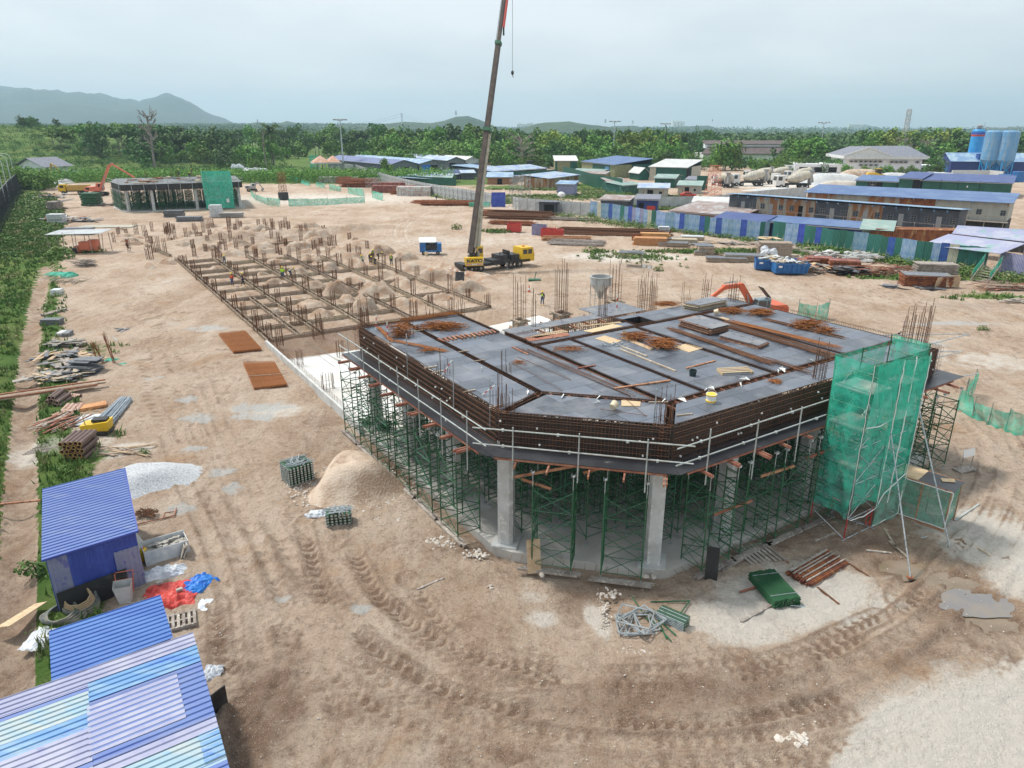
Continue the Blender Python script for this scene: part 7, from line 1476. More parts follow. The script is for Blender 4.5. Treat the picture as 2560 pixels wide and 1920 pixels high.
A,B=S(2,600,815),S(2,722,812)
t=thing('pavilion','unfinished pavilion with two little orange hipped roofs on pale columns','pavilion',A,ang(A,B));w_=(B-A).length
for x in(-2,.2,w_*.5,w_-.2):
 for y in(0,7):k=MB();k.bx(x-.2,x+.2,y-.2,y+.2,0,4.2);k.build('column',M['concrete'],t)
k=MB();k.bx(-4.5,w_+1.2,-1,9,4.2,4.8);k.bx(0,w_,3,3.3,0,1.4);k.build('beam',M['concrete'],t)
for x0,x1 in((-4.4,w_*.42),(w_*.30,w_+.8)):k=MB();xm=(x0+x1)/2;k.add([(x0,-1,4.8),(x1,-1,4.8),(x1,9,4.8),(x0,9,4.8),(xm,4,7.5)],[(0,3,2,1),(0,1,4),(1,2,4),(2,3,4),(3,0,4)]);k.build('roof',M['roof_orange'],t)
k=MB();k.bx(-.2,w_,3.32,3.5,0,1.6);k.build('brick_wall',M['wall_brick'],t)
t=thing('netted_scaffold','small green netted scaffold at the left of the pavilion','scaffold',S(2,505,800));k=MB();netsheet(k,(-1.6,0),(1.8,0),.2,7.2);netsheet(k,(-1.6,3),(-1.6,0),.2,7.2);netsheet(k,(1.8,0),(1.8,3),.2,7.2);k.build('green_net',M['net'],t);k=MB();k.tube((-6,0,0),(-1.6,0,5.5),.07,4);[k.tube((x,.1,0),(x,.1,7.4),.06,4)for x in(-1.6,.1,1.8)];k.build('frames',M['steel_grey'],t)
shed('white_house','small white house with a grey hipped roof at the far left end of the site','house',S(1,400,830),S(1,605,815),14,3.6,3.4,'gx','house_white','slate',over=1.5)
hoarding('pale_hoarding',[S(1,245,862),S(1,330,858)],2.6,['hoard_white'],'pale hoarding left of the blue gate by the small white house',pw=3,posts=False)
hoarding('grey_blue_hoarding',[S(1,330,862),S(1,500,860),S(1,640,850),S(1,715,830)],2.8,['hoard_white','panel_lilac'],'grey blue hoarding in front of the small white house',pw=2.4)
for i,(c,u,v,a,b,h,m_,lb)in enumerate(((1,350,905,3.4,2.4,1.5,'steel_grey','dark rubble heap left of the small yellow excavator'),(1,560,890,4.4,2.4,1.4,'steel_grey','grey rubble heap right of the small yellow excavator'),(1,455,915,6,2.4,1.2,'gravel_white','pale gravel heap under the small yellow excavator'),(1,425,930,2.6,1.,.6,'rust','low rusty heap at the edge of the pale gravel'))):mound(0,0,a,b,h,lb,.5,m_,None,0,S(c,u,v))
k=MB();
t=thing('covered_stack','long stack under crumpled white plastic at the back of the site','covered stack',S(1,2030,815))
k=MB();n=14;[k.ball((i*1.0,U(-.5,.5),1.2+(1.6 if i<4 else 0)*U(.6,1)),U(1.2,1.6),8,0,.15)for i in range(n)];k.build('white_plastic',M['white_tarp'],t)
def netfence(pts,h,label,m_='net_solid',lean=.25):
 p0=pts[0];t=thing('safety_net',label,'safety net',(p0.x,p0.y,0));
 for a,b in zip(pts,pts[1:]):k=MB();netsheet(k,(a-p0)[:2],(b-p0)[:2],.02,h*U(.85,1.1),10,4,.25);k.build('green_net',M[m_],t,smooth=True)
 for p in pts:k=MB();k.tube(p-p0,p-p0+Vector((.05,.05,h*1.15)),.04,4);k.build('post',M['timber_grey'],t)
 return t
netfence([S(1,2170,1000),S(2,0,1040),S(2,100,1080),S(2,210,1095)],1.9,'green safety net sagging at the left front of the fenced pit');netfence([S(2,285,1092),S(2,445,1088),S(2,620,1080),S(2,785,1068),S(2,940,1062)],1.8,'long green safety net along the front of the fenced pit')
netfence([S(2,270,870),S(2,365,888)],1.8,'short green net piece at the far left of the pit, nearest the dark walker');netfence([S(2,395,895),S(2,470,918)],1.6,'short green net piece, second along the far side of the pit');netfence([S(2,520,915),S(2,600,938)],1.8,'short green net piece, third along the far side of the pit');netfence([S(2,635,950),S(2,690,962),S(2,735,968)],1.7,'torn green net piece, fourth along the far side of the pit')
netfence([S(2,795,980),S(2,870,1000),S(2,935,1008)],2.2,'tall green net piece near the steel stock, at the pit corner');netfence([S(2,1005,1020),S(2,1098,1048)],2.2,'green net panel between scaffold frames right of the pit corner');netfence([S(2,1840,1100),S(2,2020,1100)],1.2,'low green net at the foot of the white hoarding by the blue panel');netfence([S(2,0,825),S(2,140,830)],1.,'low green net line at the far back of the site')
netfence([Q(2,4,250,545),Q(2,4,400,580),Q(2,4,510,540)],1.9,'green safety net just behind the right back of the deck')
netfence([Q(2,4,1690,1270),Q(2,4,1760,1190)],1.7,'bunched green net at the left end of the curved net fence','net');netfence([Q(2,4,1640,1330),Q(2,4,1760,1400),Q(2,4,1900,1460),Q(2,4,2050,1510),Q(2,4,2200,1560)],1.4,'curved low green net fence on the dirt at the right edge','net_solid')
k=MB();k.bx(-.2,.2,-.2,.2,0,.3)
def stock(c,u,v,w_,d,h,m_,label,rz=0,n=1,cat='stack',name='material_stack'):
 k=MB();nx_=max(1,int(w_/.7))
 for i in range(nx_):
  for j in range(max(1,int(h/.6))):
   k.box(((i+.5)*w_/nx_-w_/2,U(-.1,.1),(j+.5)*h/max(1,int(h/.6))),(w_/nx_*.9,d*U(.85,1),h/max(1,int(h/.6))*.94),U(-.03,.03))
 p=Q(1,c,u,v)if not hasattr(u,'x')else u;return k.solo(name,[M[m_]],label,cat,None,p,rz)
mk('form_red',(.20,.06,.05),.8,c2=(.34,.15,.11),sc_=.8,c3=(.4,.35,.3),sc3=2,thr3=(.6,.7));mk('block_white',(.58,.58,.56),.8,c2=(.45,.36,.32),sc_=.7)
stock(2,765,838,14,3,2.2,'form_red','long stack of dark red forms in front of the pavilion',R(-4));stock(2,715,885,14,3,2.0,'block_white','white and pink block pallets left of the rusty steel heap',R(-4));stock(2,560,858,4,2,1.8,'form_red','small red stack left of the pavilion forms')
stock(2,1190,975,13,3,2.2,'form_red','red upright forms in front of the white hoarding, lower row',R(-6));T=stock(2,1190,945,13,3,2.2,'form_red','red upright forms behind the lower row',R(-6));stock(2,1370,1000,10,3,2.6,'block_white','white block pallets right of the red forms',R(-6));stock(2,905,862,5,2,2.2,'wall_char','dark metal box beside the rusty steel heap',0)
stock(2,240,805,3,2,1.8,'timber','yellowish pallet stack at the back of the site');stock(2,310,805,3,2,1.8,'panel_green','greenish stack at the back of the site');stock(2,400,812,8,2,1.2,'steel_grey','grey low stacks at the back of the site');stock(2,535,818,3,2,1.6,'plastic_white','white wrapped block by the netted scaffold')
def rustheap(c,u,v,w_,d,h,label,n=70,rz=0,m_='rust',r=.05,name='steel_stock'):
 k=MB()
 for i in range(n):
  y=U(-d/2,d/2);z=U(.05,1)*h*(1-abs(y)/d);k.tube((-w_/2*U(.7,1),y,z),(w_/2*U(.7,1),y+U(-.3,.3),z+U(-.1,.1)),r,4)
 p=Q(1,c,u,v)if not hasattr(u,'x')else u;return k.solo(name,[M[m_]],label,'steel stock',None,p,rz)
rustheap(2,760,895,6,3,2.4,'tangled rusty mesh heap left of the long steel heap');rustheap(2,890,925,14,4,3.2,'big heap of long rusty steel in front of the white hoarding',160,R(-10));rustheap(2,1240,988,6,2,1.8,'rusty bundle beside the white blocks',50)
rustheap(2,1600,1065,16,5,.8,'rusty bars on the ground along the white hoarding',90,R(-8));rustheap(2,1680,1085,16,3,1.4,'rusty steel rack near the blue panel',90,R(-6));rustheap(2,2130,1175,12,4,1.4,'brown rebar bundles just right of the crane boom',80,R(-15));
rustheap(3,60,1195,16,5,1.8,'dark rebar stacks in front of the dark kiosk',120,R(-14),'rebar');rustheap(3,0,1250,10,2,1.1,'red rusty cages along the grass beside the crane boom',60,R(-12));rustheap(3,880,1325,22,7,1.0,'wide rack of dark rebar in front of the blue fence',170,R(-12),'rebar',.045);rustheap(3,480,1215,14,1.2,.9,'narrow rack of thin bars along the hoarding',30,R(-12),'timber_grey');rustheap(3,1080,1385,2,1,1.2,'small rusty coil by the new timber stacks',60)
rustheap(3,540,1310,9,1.5,.3,'low rusty rods on the dirt in front of the rebar rack',30,R(-12));rustheap(3,560,1415,10,5,.7,'scattered pile of brown timber and rods on the dirt',90,R(-15),'timber_grey',.06);rustheap(3,470,1385,9,2,.9,'reddish timber pile beside the red bins',60,R(-5),'timber_red',.06)
for i,(c,u,v,w_,h,m_,lb)in enumerate(((3,235,1335,2.6,1.8,'panel_lilac','grey open bin filled with rods, left of the red bins'),(3,315,1350,2.6,1.4,'red','small red steel bin, middle of three'),(3,380,1360,2.6,1.4,'red','small red steel bin, right of three'),(3,20,1310,2.6,1.6,'red','red mesh bin by the grass strip'))):
 k=MB();k.bx(-w_/2,w_/2,-.9,-.85,.1,h);k.bx(-w_/2,w_/2,.85,.9,.1,h);k.bx(-w_/2,-w_/2+.05,-.85,.85,.1,h);k.bx(w_/2-.05,w_/2,-.85,.85,.1,h);k.bx(-w_/2,w_/2,-.9,.9,.05,.1)
 for j in range(14):k.tube((U(-1,1),U(-.6,.6),.3),(U(-1.3,1.3),U(-.8,.8),h+U(0,.5)),.03,3)
 k.solo('steel_bin',[M[m_]],lb,'bin',None,S(c,u,v),R(-10))
def lumber(c,u,v,w_,d,h,m_,label,rz=0,rows=None):
 k=MB();n=rows or max(2,int(h/.16));p=Q(1,c,u,v)if not hasattr(u,'x')else u
 for j in range(n):
  off=U(-.15,.15)
  for i in range(max(2,int(d/.35))):k.box((off+U(-.08,.08),-d/2+(i+.5)*d/max(2,int(d/.35)),(j+.5)*h/n),(w_*U(.92,1),d/max(2,int(d/.35))*.9,h/n*.8))
 return k.solo('timber_stack',[M[m_]],label,'timber stack',None,p,rz)
lumber(3,1190,1425,5.6,2.2,1.3,'timber_new','orange new timber stack, front one near the rebar rack',R(-10));lumber(3,1235,1395,5,1.6,1.5,'timber_new','orange new timber stack, rear one near the rebar rack',R(-10));lumber(3,1485,1415,4.4,2,.9,'timber','brown timber stack right of the grey topped board stack',R(-10));lumber(4,50,1520,5,2.4,2.2,'timber','tall weathered timber stack left of the blue skips',R(-10),9)
def boardstack(p,w_,d,h,label,m_='ply_grey',rz=0,e='timber_red'):
 k=MB();n=max(2,int(h/.09))
 for j in range(n):k.box((U(-.12,.12),U(-.12,.12),(j+.5)*h/n),(w_*U(.95,1),d*U(.95,1),h/n*.86),U(-.03,.03),1 if j<n-1 else 0)
 return k.solo('board_stack',[M[m_],M[e]],label,'board stack',None,p,rz)
for i,(c,u,v,w_,d,h,lb)in enumerate(((3,1340,1400,5,2.4,.8,'grey topped board stack between the orange timber and the brown stack'),(3,1390,1435,5,2.4,.7,'grey topped board stack in front of the brown timber stack'),(3,1560,1385,4,2,.8,'pale board stack by the blue fence'),(3,1675,1510,2.4,1.8,1.5,'tall grey topped board stack near the low table'),(3,1625,1515,1.8,1.4,.7,'short board stack left of the tall grey topped one'),
(3,1850,1570,6,2,.7,'long low board stack left of the blue skips'),(3,2000,1560,6,2.4,1.,'board stack with black sheets just left of the blue skips'),(3,1310,1335,2.0,1.6,1.5,'white wrapped bale standing in front of the blue fence'))):
 boardstack(S(c,u,v),w_,d,h,lb,'ply_grey' if i not in(2,7)else 'plastic_white',R(-10),'timber' if i!=7 else 'plastic_white')
boardstack(Q(2,4,1350,255),5.6,2.6,1.5,'broad stack of weathered boards under a grey top on the right','ply_grey',R(-12),'rust');boardstack(Q(2,4,1430,190),5,2.2,2.0,'warped pale board stack behind the broad one on the right','timber_grey',R(-12),'timber_grey')
k=MB();[k.box((U(-1,1),U(-.6,.6),.6+U(0,.4)),(1.6,.06,1.3),U(-.4,.4),0,U(-.3,.3))for i in range(8)];k.solo('bent_sheets',[M['ply_pale']],'curling pale plywood sheets at the right end of the broad stack','plywood',None,Q(2,4,1510,270))
def scatter(name,p,w_,d,n,mats,label,lmin=.8,lmax=3,wd=.15,rz=0,h=.3,cat='debris',th=.05,ang_=3.14):
 k=MB()
 for i in range(n):k.box((U(-w_/2,w_/2),U(-d/2,d/2),U(.03,h)),(U(lmin,lmax),U(wd*.5,wd*1.6),th),U(-ang_,ang_),random.randrange(len(mats)),U(-.15,.15),U(-.12,.12))
 return k.solo(name,[M[m]for m in mats],label,cat,None,p,rz)
scatter('debris_pile',Q(2,4,440,120),9,5,90,['timber_grey','ply_pale','ply_grey','timber_red'],'sprawling pile of broken boards right of the blue skips',wd=.4,h=.9)
scatter('debris_pile',Q(2,4,620,40),9,4,80,['paint_white','timber_grey','concrete'],'pile of white concrete scraps and beams behind the broken boards',wd=.35,h=1.2,th=.25);scatter('debris_pile',Q(2,4,700,150),5,3,30,['board_black','ply_grey','form_black'],'bent black boards in the debris right of the skips',wd=1.,lmax=2.2,h=.9)
scatter('debris_pile',Q(2,4,1010,160),7,3,70,['timber_red','rust'],'heap of red brown timbers between debris and board stacks',h=1.3,ang_=.4,wd=.18,lmax=4);scatter('black_sheets',Q(2,4,1250,270),7,2.4,16,['ply_grey','ply_black'],'flat grey and black sheets on the dirt before the broad board stack',wd=1.2,lmin=1.8,lmax=2.6,h=.12)
scatter('debris_pile',Q(1,4,150,1480),12,4,60,['timber','timber_grey','ply_pale','paint_white'],'boards and white bags along the foot of the patched fence',h=.5);scatter('debris_pile',Q(1,3,1820,1420),12,4,46,['ply_pale','ply_grey','timber_grey'],'loose boards scattered in front of the patched fence',h=.4,wd=.5)
scatter('plank_pile',Q(2,4,2130,285),8,2,50,['timber_red','timber'],'pile of reddish planks at the right edge below the netted steps',ang_=.3,lmin=2,lmax=5,h=.6);scatter('pallet_pile',Q(2,4,2190,400),3,1.4,14,['timber_grey'],'grey pallets at the right edge on the dirt',ang_=.2,h=.3)
scatter('debris_pile',Q(1,3,1900,1500),7,2,30,['ply_pale','timber'],'pale boards near the white bags',h=.2,wd=.5)
for i,(u,v,sz,lb)in enumerate(((330,90,3.,'left'),(430,85,3.6,'middle'),(650,125,4,'right'))):boardstack(Q(2,4,u,v),sz,2.2,1.1+.2*i,f'red lidded stack among the debris, {lb} of three','form_red',U(-.3,.3),'rust')
k=MB();[k.ball((U(-.9,.9),U(-.5,.5),.5+U(0,1.)),U(.4,.8),8,0,.2)for i in range(9)];k.solo('white_sack',[M['white_tarp']],'tall heap of white plastic sacks above the left blue skip','sacks',None,Q(1,4,0,1530));scatter('leaning_boards',Q(1,4,10,1440),2.4,1.2,8,['ply_pale'],'pale boards leaning by the white sacks',wd=.9,h=1.8,lmin=2,lmax=3)
def skip(p,rz,label,w_=5.2):
 t=thing('skip',label,'skip',p,rz);k=MB();a,b=w_/2,1.15
 k.add([(-a,-b*.85,.15),(a*.8,-b*.85,.15),(a*.8,b*.85,.15),(-a,b*.85,.15),(-a,-b,1.5),(a,-b,1.5),(a,b,1.5),(-a,b,1.5)],[(0,3,2,1),(0,1,5,4),(1,2,6,5),(2,3,7,6),(3,0,4,7)]);k.bx(-a-.05,a+.05,-b-.06,-b+.04,1.42,1.54);k.bx(-a-.05,a+.05,b-.04,b+.06,1.42,1.54)
 k.build('bin',M['blue_paint'],t);k=MB()
 for i in range(7):x=-a+.4+i*(w_-.8)/6;k.bx(x-.06,x+.06,-b-.07,-b+.02,.3,1.42)
 k.build('ribs',M['blue_paint'],t);k=MB();[k.box((U(-a*.8,a*.8),U(-.7,.7),1.35+U(0,.45)),(U(.4,1.8),U(.1,.5),.06),U(0,3),random.randrange(3),U(-.4,.4),U(-.3,.3))for i in range(60)];k.build('rubbish',[M['timber_grey'],M['ply_pale'],M['plastic_white']],t)
 k=MB();k.box((-a*.75,-b-.075,1.1),(.5,.01,.25));k.build('white_mark',M['tub_white'],t);return t
skip(Q(2,3,2200,120)+Vector((1.2,0,0)),R(-12),'blue open skip full of waste boards, left one of the pair',5.6);skip(Q(2,4,190,150),R(-4),'blue open skip full of waste boards, right one of the pair',4.6)
# ============================================================ vegetation
def leafcloud(cen,rad,n,size,flat=.0,seed=0,up=.35,tri=False):
 """cen (k,3), rad (k,3): leaves set on and in clumps; returns quads"""
 g=np.random.default_rng(seed);k=len(cen);idx=g.integers(0,k,n)
 d=g.normal(size=(n,3));d/=np.linalg.norm(d,axis=1)[:,None];rr=g.uniform(.55,1.05,n)[:,None]**.6
 p=cen[idx]+d*rad[idx]*rr
 nrm=d+g.normal(size=(n,3))*.7+np.array([0,0,up]);nrm/=np.linalg.norm(nrm,axis=1)[:,None]
 a=np.cross(nrm,g.normal(size=(n,3)));a/=np.linalg.norm(a,axis=1)[:,None];b=np.cross(nrm,a)
 s=(size if np.isscalar(size)else size[idx][:,None])*g.uniform(.5,1.2,n)[:,None]
 a=a*s*.5;b=b*s*.5*g.uniform(.5,1,n)[:,None]
 if tri:v=np.stack([p-a-b*.6,p+a-b*.3,p+b],1);return v.reshape(-1,3),np.arange(3*n).reshape(n,3)
 v=np.stack([p-a,p-b*.8,p+a,p+b],1);return v.reshape(-1,3),np.arange(4*n).reshape(n,4)
def crown(seed,kind):
 g=np.random.default_rng(seed)
 if kind=='umbrella':k=16;c=g.normal(size=(k,3))*[.26,.26,.10]+[0,0,.78];r=np.full((k,3),.17)*[1,1,.5]
 elif kind=='tall':k=15;c=g.normal(size=(k,3))*[.13,.13,.2]+[0,0,.62];r=np.full((k,3),.15)
 elif kind=='bush':k=14;c=g.normal(size=(k,3))*[.28,.28,.2]+[0,0,.42];c[:,2]=np.clip(c[:,2],.15,.85);r=np.full((k,3),.23)
 else:k=18;c=g.normal(size=(k,3))*[.22,.22,.2]+[0,0,.6];r=np.full((k,3),.17)
 c[:,2]=np.clip(c[:,2],.14,.92);r=r*g.uniform(.65,1.25,(k,1));v,f=leafcloud(c,r,760,.12,seed=seed);return v,f,c
CR_={}
for kind in('round','tall','umbrella','bush'):
 for ml in('leaf','leaf_dark','leaf_yellow'):
  for s_ in range(2):
   v,f,c=crown(hash((kind[0],ml[-1],s_))%1+len(CR_)*7+3,kind);me=npmesh('crown',v,f,M[ml])
   k=MB();k.tube((0,0,-.06),(0,0,.45),.022,6,0,.012)
   for q in c[:6]:k.tube((0,0,U(.25,.42)),tuple(q),.009,4,0,.004)
   CR_.setdefault((kind,ml),[]).append((me,k.mesh('trunk',M['bark'])))
TREES=[]
def tree(x,y,h,kind,ml,label,wide=1.,name='tree',z=None,cat='tree'):
 me,tr=random.choice(CR_[(kind,ml)]);t=thing(name,label,cat,(x,y,gz(x,y)if z is None else z),U(0,6.28),None);t.scale=(h*wide,h*wide,h)
 link('crown',me,t);link('trunk',tr,t);TREES.append(t);return t
def groundfor(x,y):return gz(x,y)
random.seed(21)
def belt(n,u0,u1,y0,y1,t0,t1,kinds,mls,name,hmin=5,wide=(.8,1.25)):
 for i in range(n):
  px=u0+(u1-u0)*(i+U(.1,.9))/n;y=U(y0,y1);pt=U(t0,t1)+(y-y0)/(y1-y0+1)*-4;top=RAY(px,pt,y);x=top.x;g=gz(x,y);h=max(hmin,top.z-g)
  tree(x,y,h,random.choice(kinds),random.choice(mls),name,U(*wide)*(1 if h<16 else .85))
D_,L_1,Y_='leaf_dark','leaf','leaf_yellow'
belt(5,60,330,430,480,303,318,['round','umbrella'],[D_],'x',5);belt(3,40,100,430,440,290,312,['round'],[D_],'x',5)
belt(11,120,330,360,420,306,322,['round','umbrella'],[D_,D_,L_1],'x',6);belt(12,330,560,350,430,312,335,['umbrella','round'],[D_],'x',6);belt(16,330,700,335,400,345,372,['bush','round'],[L_1,D_],'x',4)
belt(18,540,960,430,520,314,334,['umbrella','round'],[D_,D_,L_1],'x',7);belt(16,560,940,400,460,338,356,['round','bush','umbrella'],[D_,L_1],'x',5)
belt(20,920,1300,400,440,316,330,['round','tall'],[D_,L_1],'x',8);belt(22,910,1320,372,396,334,352,['round','bush'],[L_1,L_1,D_],'x',8);belt(16,900,1300,356,370,362,378,['bush'],[L_1],'x',5)
belt(28,1290,1700,400,440,326,345,['tall','round'],[Y_,L_1,D_,L_1],'x',8);belt(24,1290,1690,365,395,350,366,['round','bush'],[L_1,L_1,D_],'x',8);belt(20,1290,1740,345,365,372,392,['bush','round'],[L_1,D_],'x',5)
belt(22,1480,1800,440,500,322,334,['bush','umbrella'],[D_],'x',9,(.5,.7))
belt(14,1740,1960,330,360,396,408,['round','bush'],[L_1,D_],'x',6);belt(14,1960,2070,355,400,344,372,['round','tall'],[D_,L_1],'x',7);belt(14,1880,2120,320,345,385,410,['bush','round'],[L_1,D_],'x',4);belt(3,1800,1850,335,342,350,356,['round'],[L_1],'x',8)
belt(22,2150,2420,410,470,322,338,['tall','round'],[L_1,Y_,D_],'x',8);belt(16,2130,2560,400,440,346,366,['round','bush'],[D_,L_1],'x',6);belt(14,2400,2600,400,470,330,350,['round','umbrella'],[D_,L_1],'x',7)
belt(8,0,120,230,262,405,425,['bush'],[L_1],'x',4)
for i,u in enumerate((640,800,900,960,1010,1100,1180,1240)):p=S(4,u*1.0,828);tree(p.x,p.y-3,U(3,4.8),'round','leaf','small tree',1.,z=0)
for c,u,v,h,kd,ml,lb in((3,980,1070,3.6,'bush','leaf','small bush'),(3,690,1190,1.5,'bush','leaf','b'),(2,1130,845,7,'tall','leaf','t'),(4,1400,850,8,'round','leaf_dark','t'),(4,1470,850,7,'round','leaf','t'),(2,10,800,7,'bush','leaf','t')):p=S(c,u,v);tree(p.x,p.y,h,kd,ml,lb,z=0)
def bl(o):x,y=o.location.x,o.location.y;return(x/y,y)
bands={}
for t in TREES:bands.setdefault(int(t.location.y//14),[]).append(t)
KN={'leaf':'green','leaf_dark':'dark green','leaf_yellow':'yellow green'}
for i,b in enumerate(sorted(bands)):
 for j,t in enumerate(sorted(bands[b],key=lambda o:o.location.x/o.location.y)):
  m_=[c for c in t.children if c.name.startswith('crown')][0].data.materials[0].name;sz='tall' if t.scale.z>13 else('low' if t.scale.z<7 else 'mid sized')
  t['label']=f'{sz} {KN[m_]} tree, {nth(j)} from left in {nth(i)} row beyond the site';t['group']='trees round the site'
def deadtree(p,h,label,sp=1.,n=16,m_='dead_wood'):
 t=thing('dead_tree',label,'tree',p,U(0,6));k=MB();k.tube((0,0,0),(h*.03,0,h*.55),h*.022,7,0,h*.016);k.tube((h*.03,0,h*.55),(0,0,h*.9),h*.016,6,0,h*.01);k.build('trunk',M[m_],t);k=MB()
 for i in range(n):
  z=U(.35,.92)*h;a=U(0,6.28);l=U(.12,.26)*h*sp;b=Vector((math.cos(a)*l,math.sin(a)*l,z+U(.0,.14)*h));k.tube((0.02*h,0,z),b,h*.009,4,0,h*.005)
  for q in range(4):a2=a+U(-1,1);k.tube(Vector((0.02*h,0,z)).lerp(b,U(.5,1)),b+Vector((math.cos(a2)*l*.5,math.sin(a2)*l*.5,U(.02,.12)*h)),h*.005,3)
 k.build('branches',M[m_],t)
def treeat(c,u,vb,vt,y):b=RAY((c-1)*640+u*.28933,200+vt*.28933,y);g=gz(b.x,y);return Vector((b.x,y,g)),b.z-g
p,h=treeat(1,1255,540,260,335);deadtree(p,h,'tall bare dead tree trunk standing in front of the mountain',.7,22)
p,h=treeat(3,85,650,480,350);deadtree(p,h,'pale leafless tree in the belt just right of the crane boom',1.5,30);p,h=treeat(4,1190,600,490,405);deadtree(p,h,'pale leafless tree in front of the telecom mast',1.4,26);p,h=treeat(4,1380,620,520,405);deadtree(p,h,'pale bare tree right of the telecom mast',1.3,24)
p,h=treeat(2,55,560,410,350);deadtree(p,h,'thin bare pole of a dead tree just left of the palm',.2,4)
p,h=treeat(2,110,565,335,365);t=thing('palm_tree','palm tree rising above the dark trees left of the floodlight mast','palm tree',p);k=MB();k.tube((0,0,0),(0,0,h*.72),.5,7,0,.35);k.build('trunk',M['bark'],t);k=MB()
for i in range(34):
 a=i*2.4;e=U(-.5,1.2);prev=Vector((0,0,h*.72));l=h*.30;d=Vector((math.cos(a)*math.cos(e),math.sin(a)*math.cos(e),math.sin(e)))
 for j in range(5):nx_=prev+d*l/5;s_=Vector((-math.sin(a),math.cos(a),0))*(.75-.12*j);k.add([prev-s_-Vector((0,0,.5)),prev+Vector((0,0,.1)),nx_+Vector((0,0,.1)),nx_-s_*.8-Vector((0,0,.5)),prev+s_-Vector((0,0,.5)),nx_+s_*.8-Vector((0,0,.5))],[(0,1,2,3),(1,4,5,2)]);prev=nx_;d=(d+Vector((0,0,-.28))).normalized()
k.build('fronds',M['leaf_dark'],t)
def stuff(name,parts,m_):
 vs,fs,o=[],[],0
 for v,f in parts:vs.append(v);fs.append(f+o);o+=len(v)
 return tag(link(name,npmesh(name,np.concatenate(vs),np.concatenate(fs),M[m_])),kind='stuff')
g=np.random.default_rng(5)
def scat(n,y0,y1,xa,xb,pw=1.):y=y0+(y1-y0)*g.uniform(0,1,n)**pw;x=y*g.uniform(xa,xb,n);return x,y
x,y=scat(5200,450,1250,-.80,.82,1.1);x2,y2_=scat(8500,1250,3800,-.80,.82,1.2);x=np.concatenate([x,x2]);y=np.concatenate([y,y2_])
ok=~((x<-.18*y)&(y<900))&~((x>.22*y)&(y>1500)&(g.uniform(0,1,len(x))<.72));x,y=x[ok],y[ok];z=ground_h(x,y,False);R_=4.+y*.006;cen=np.stack([x,y,z+4+R_*.5+g.uniform(-2,3,len(x))],1);rad=np.stack([R_,R_,R_*.6],1)
stuff('far_forest',[leafcloud(cen,rad,220000,2.0+y*.0018,seed=3)],'forest')
x,y=scat(6500,268,452,-.95,-.12,1.);rows=(ground_h(x,y,False)/2.6)%1;keep=(g.uniform(0,1,len(x))<np.where((rows>.3)&(rows<.62),.18,1))&((y<320)|(x<-.3*y));x,y=x[keep],y[keep]
cen=np.stack([x,y,ground_h(x,y,False)+.5+g.uniform(0,.8,len(x))],1);rad=np.stack([g.uniform(1.,2.2,len(x))]*3,1)*[1,1,.75];stuff('hill_shrubs',[leafcloud(cen,rad,125000,.62,seed=4)],'shrub')
x,y=scat(1500,262,285,-.72,-.08);cen=np.stack([x,y,ground_h(x,y,False)+1.6+g.uniform(0,1.2,len(x))],1);rad=np.stack([g.uniform(1.4,2.6,len(x))]*3,1);ok=(x<-22);stuff('foot_shrubs',[leafcloud(cen[ok],rad[ok],42000,.6,seed=6)],'leaf')
wgt=np.where(near,np.clip(zone[:,2]-.25,0,1),0)*(Y<235);fenceX=np.interp(Y,[97.9,118.8,162.4,257.4],[-71,-84,-111.4,-169]);wgt=wgt*np.where(Y<60,.012,np.where(Y<110,.35,1.))*np.where((X<-24)&(Y<56),12,1)*np.where((X<fenceX-30),0,1)
def pick(n,w_):i=g.choice(len(w_),n,p=w_/w_.sum());return X[i]+g.uniform(-.5,.5,n),Y[i]+g.uniform(-.5,.5,n)
def tufts(n,w_,h0,h1,blades=4,wd=.035,seed=1,kill=None):
 x,y=pick(n,w_)
 if kill is not None:q=kill(x,y);x,y=x[q],y[q]
 z=ground_h(x,y);n=len(x);P=np.repeat(np.stack([x,y,z],1),blades,0);m_=len(P);P[:,:2]+=g.normal(size=(m_,2))*.12;a=g.uniform(0,6.28,m_);h=g.uniform(h0,h1,m_);ln=g.uniform(.1,.6,m_)*h;w=np.stack([-np.sin(a),np.cos(a),0*a],1)*(wd*(1+P[:,1:2]*.025));tip=P+np.stack([np.cos(a)*ln,np.sin(a)*ln,h],1)
 return np.stack([P-w,P+w,tip],1).reshape(-1,3),np.arange(3*m_).reshape(m_,3)
def notditch(x,y):d,_=polyd(x,y,DITCH);return d>.85
stuff('verge_grass',[tufts(42000,wgt,.15,.6,5,kill=notditch)],'grass')
x,y=pick(9000,wgt);q=notditch(x,y);x,y=x[q],y[q];r_=g.uniform(.15,.42,len(x))*(1+y*.008);cen=np.stack([x,y,ground_h(x,y)+r_*.35],1);v,f=leafcloud(cen,np.stack([r_,r_,r_*.45],1),150000,.045+y*.0026,seed=9,up=1.);stuff('verge_weeds',[(v,f)],'grass')
wl=[]
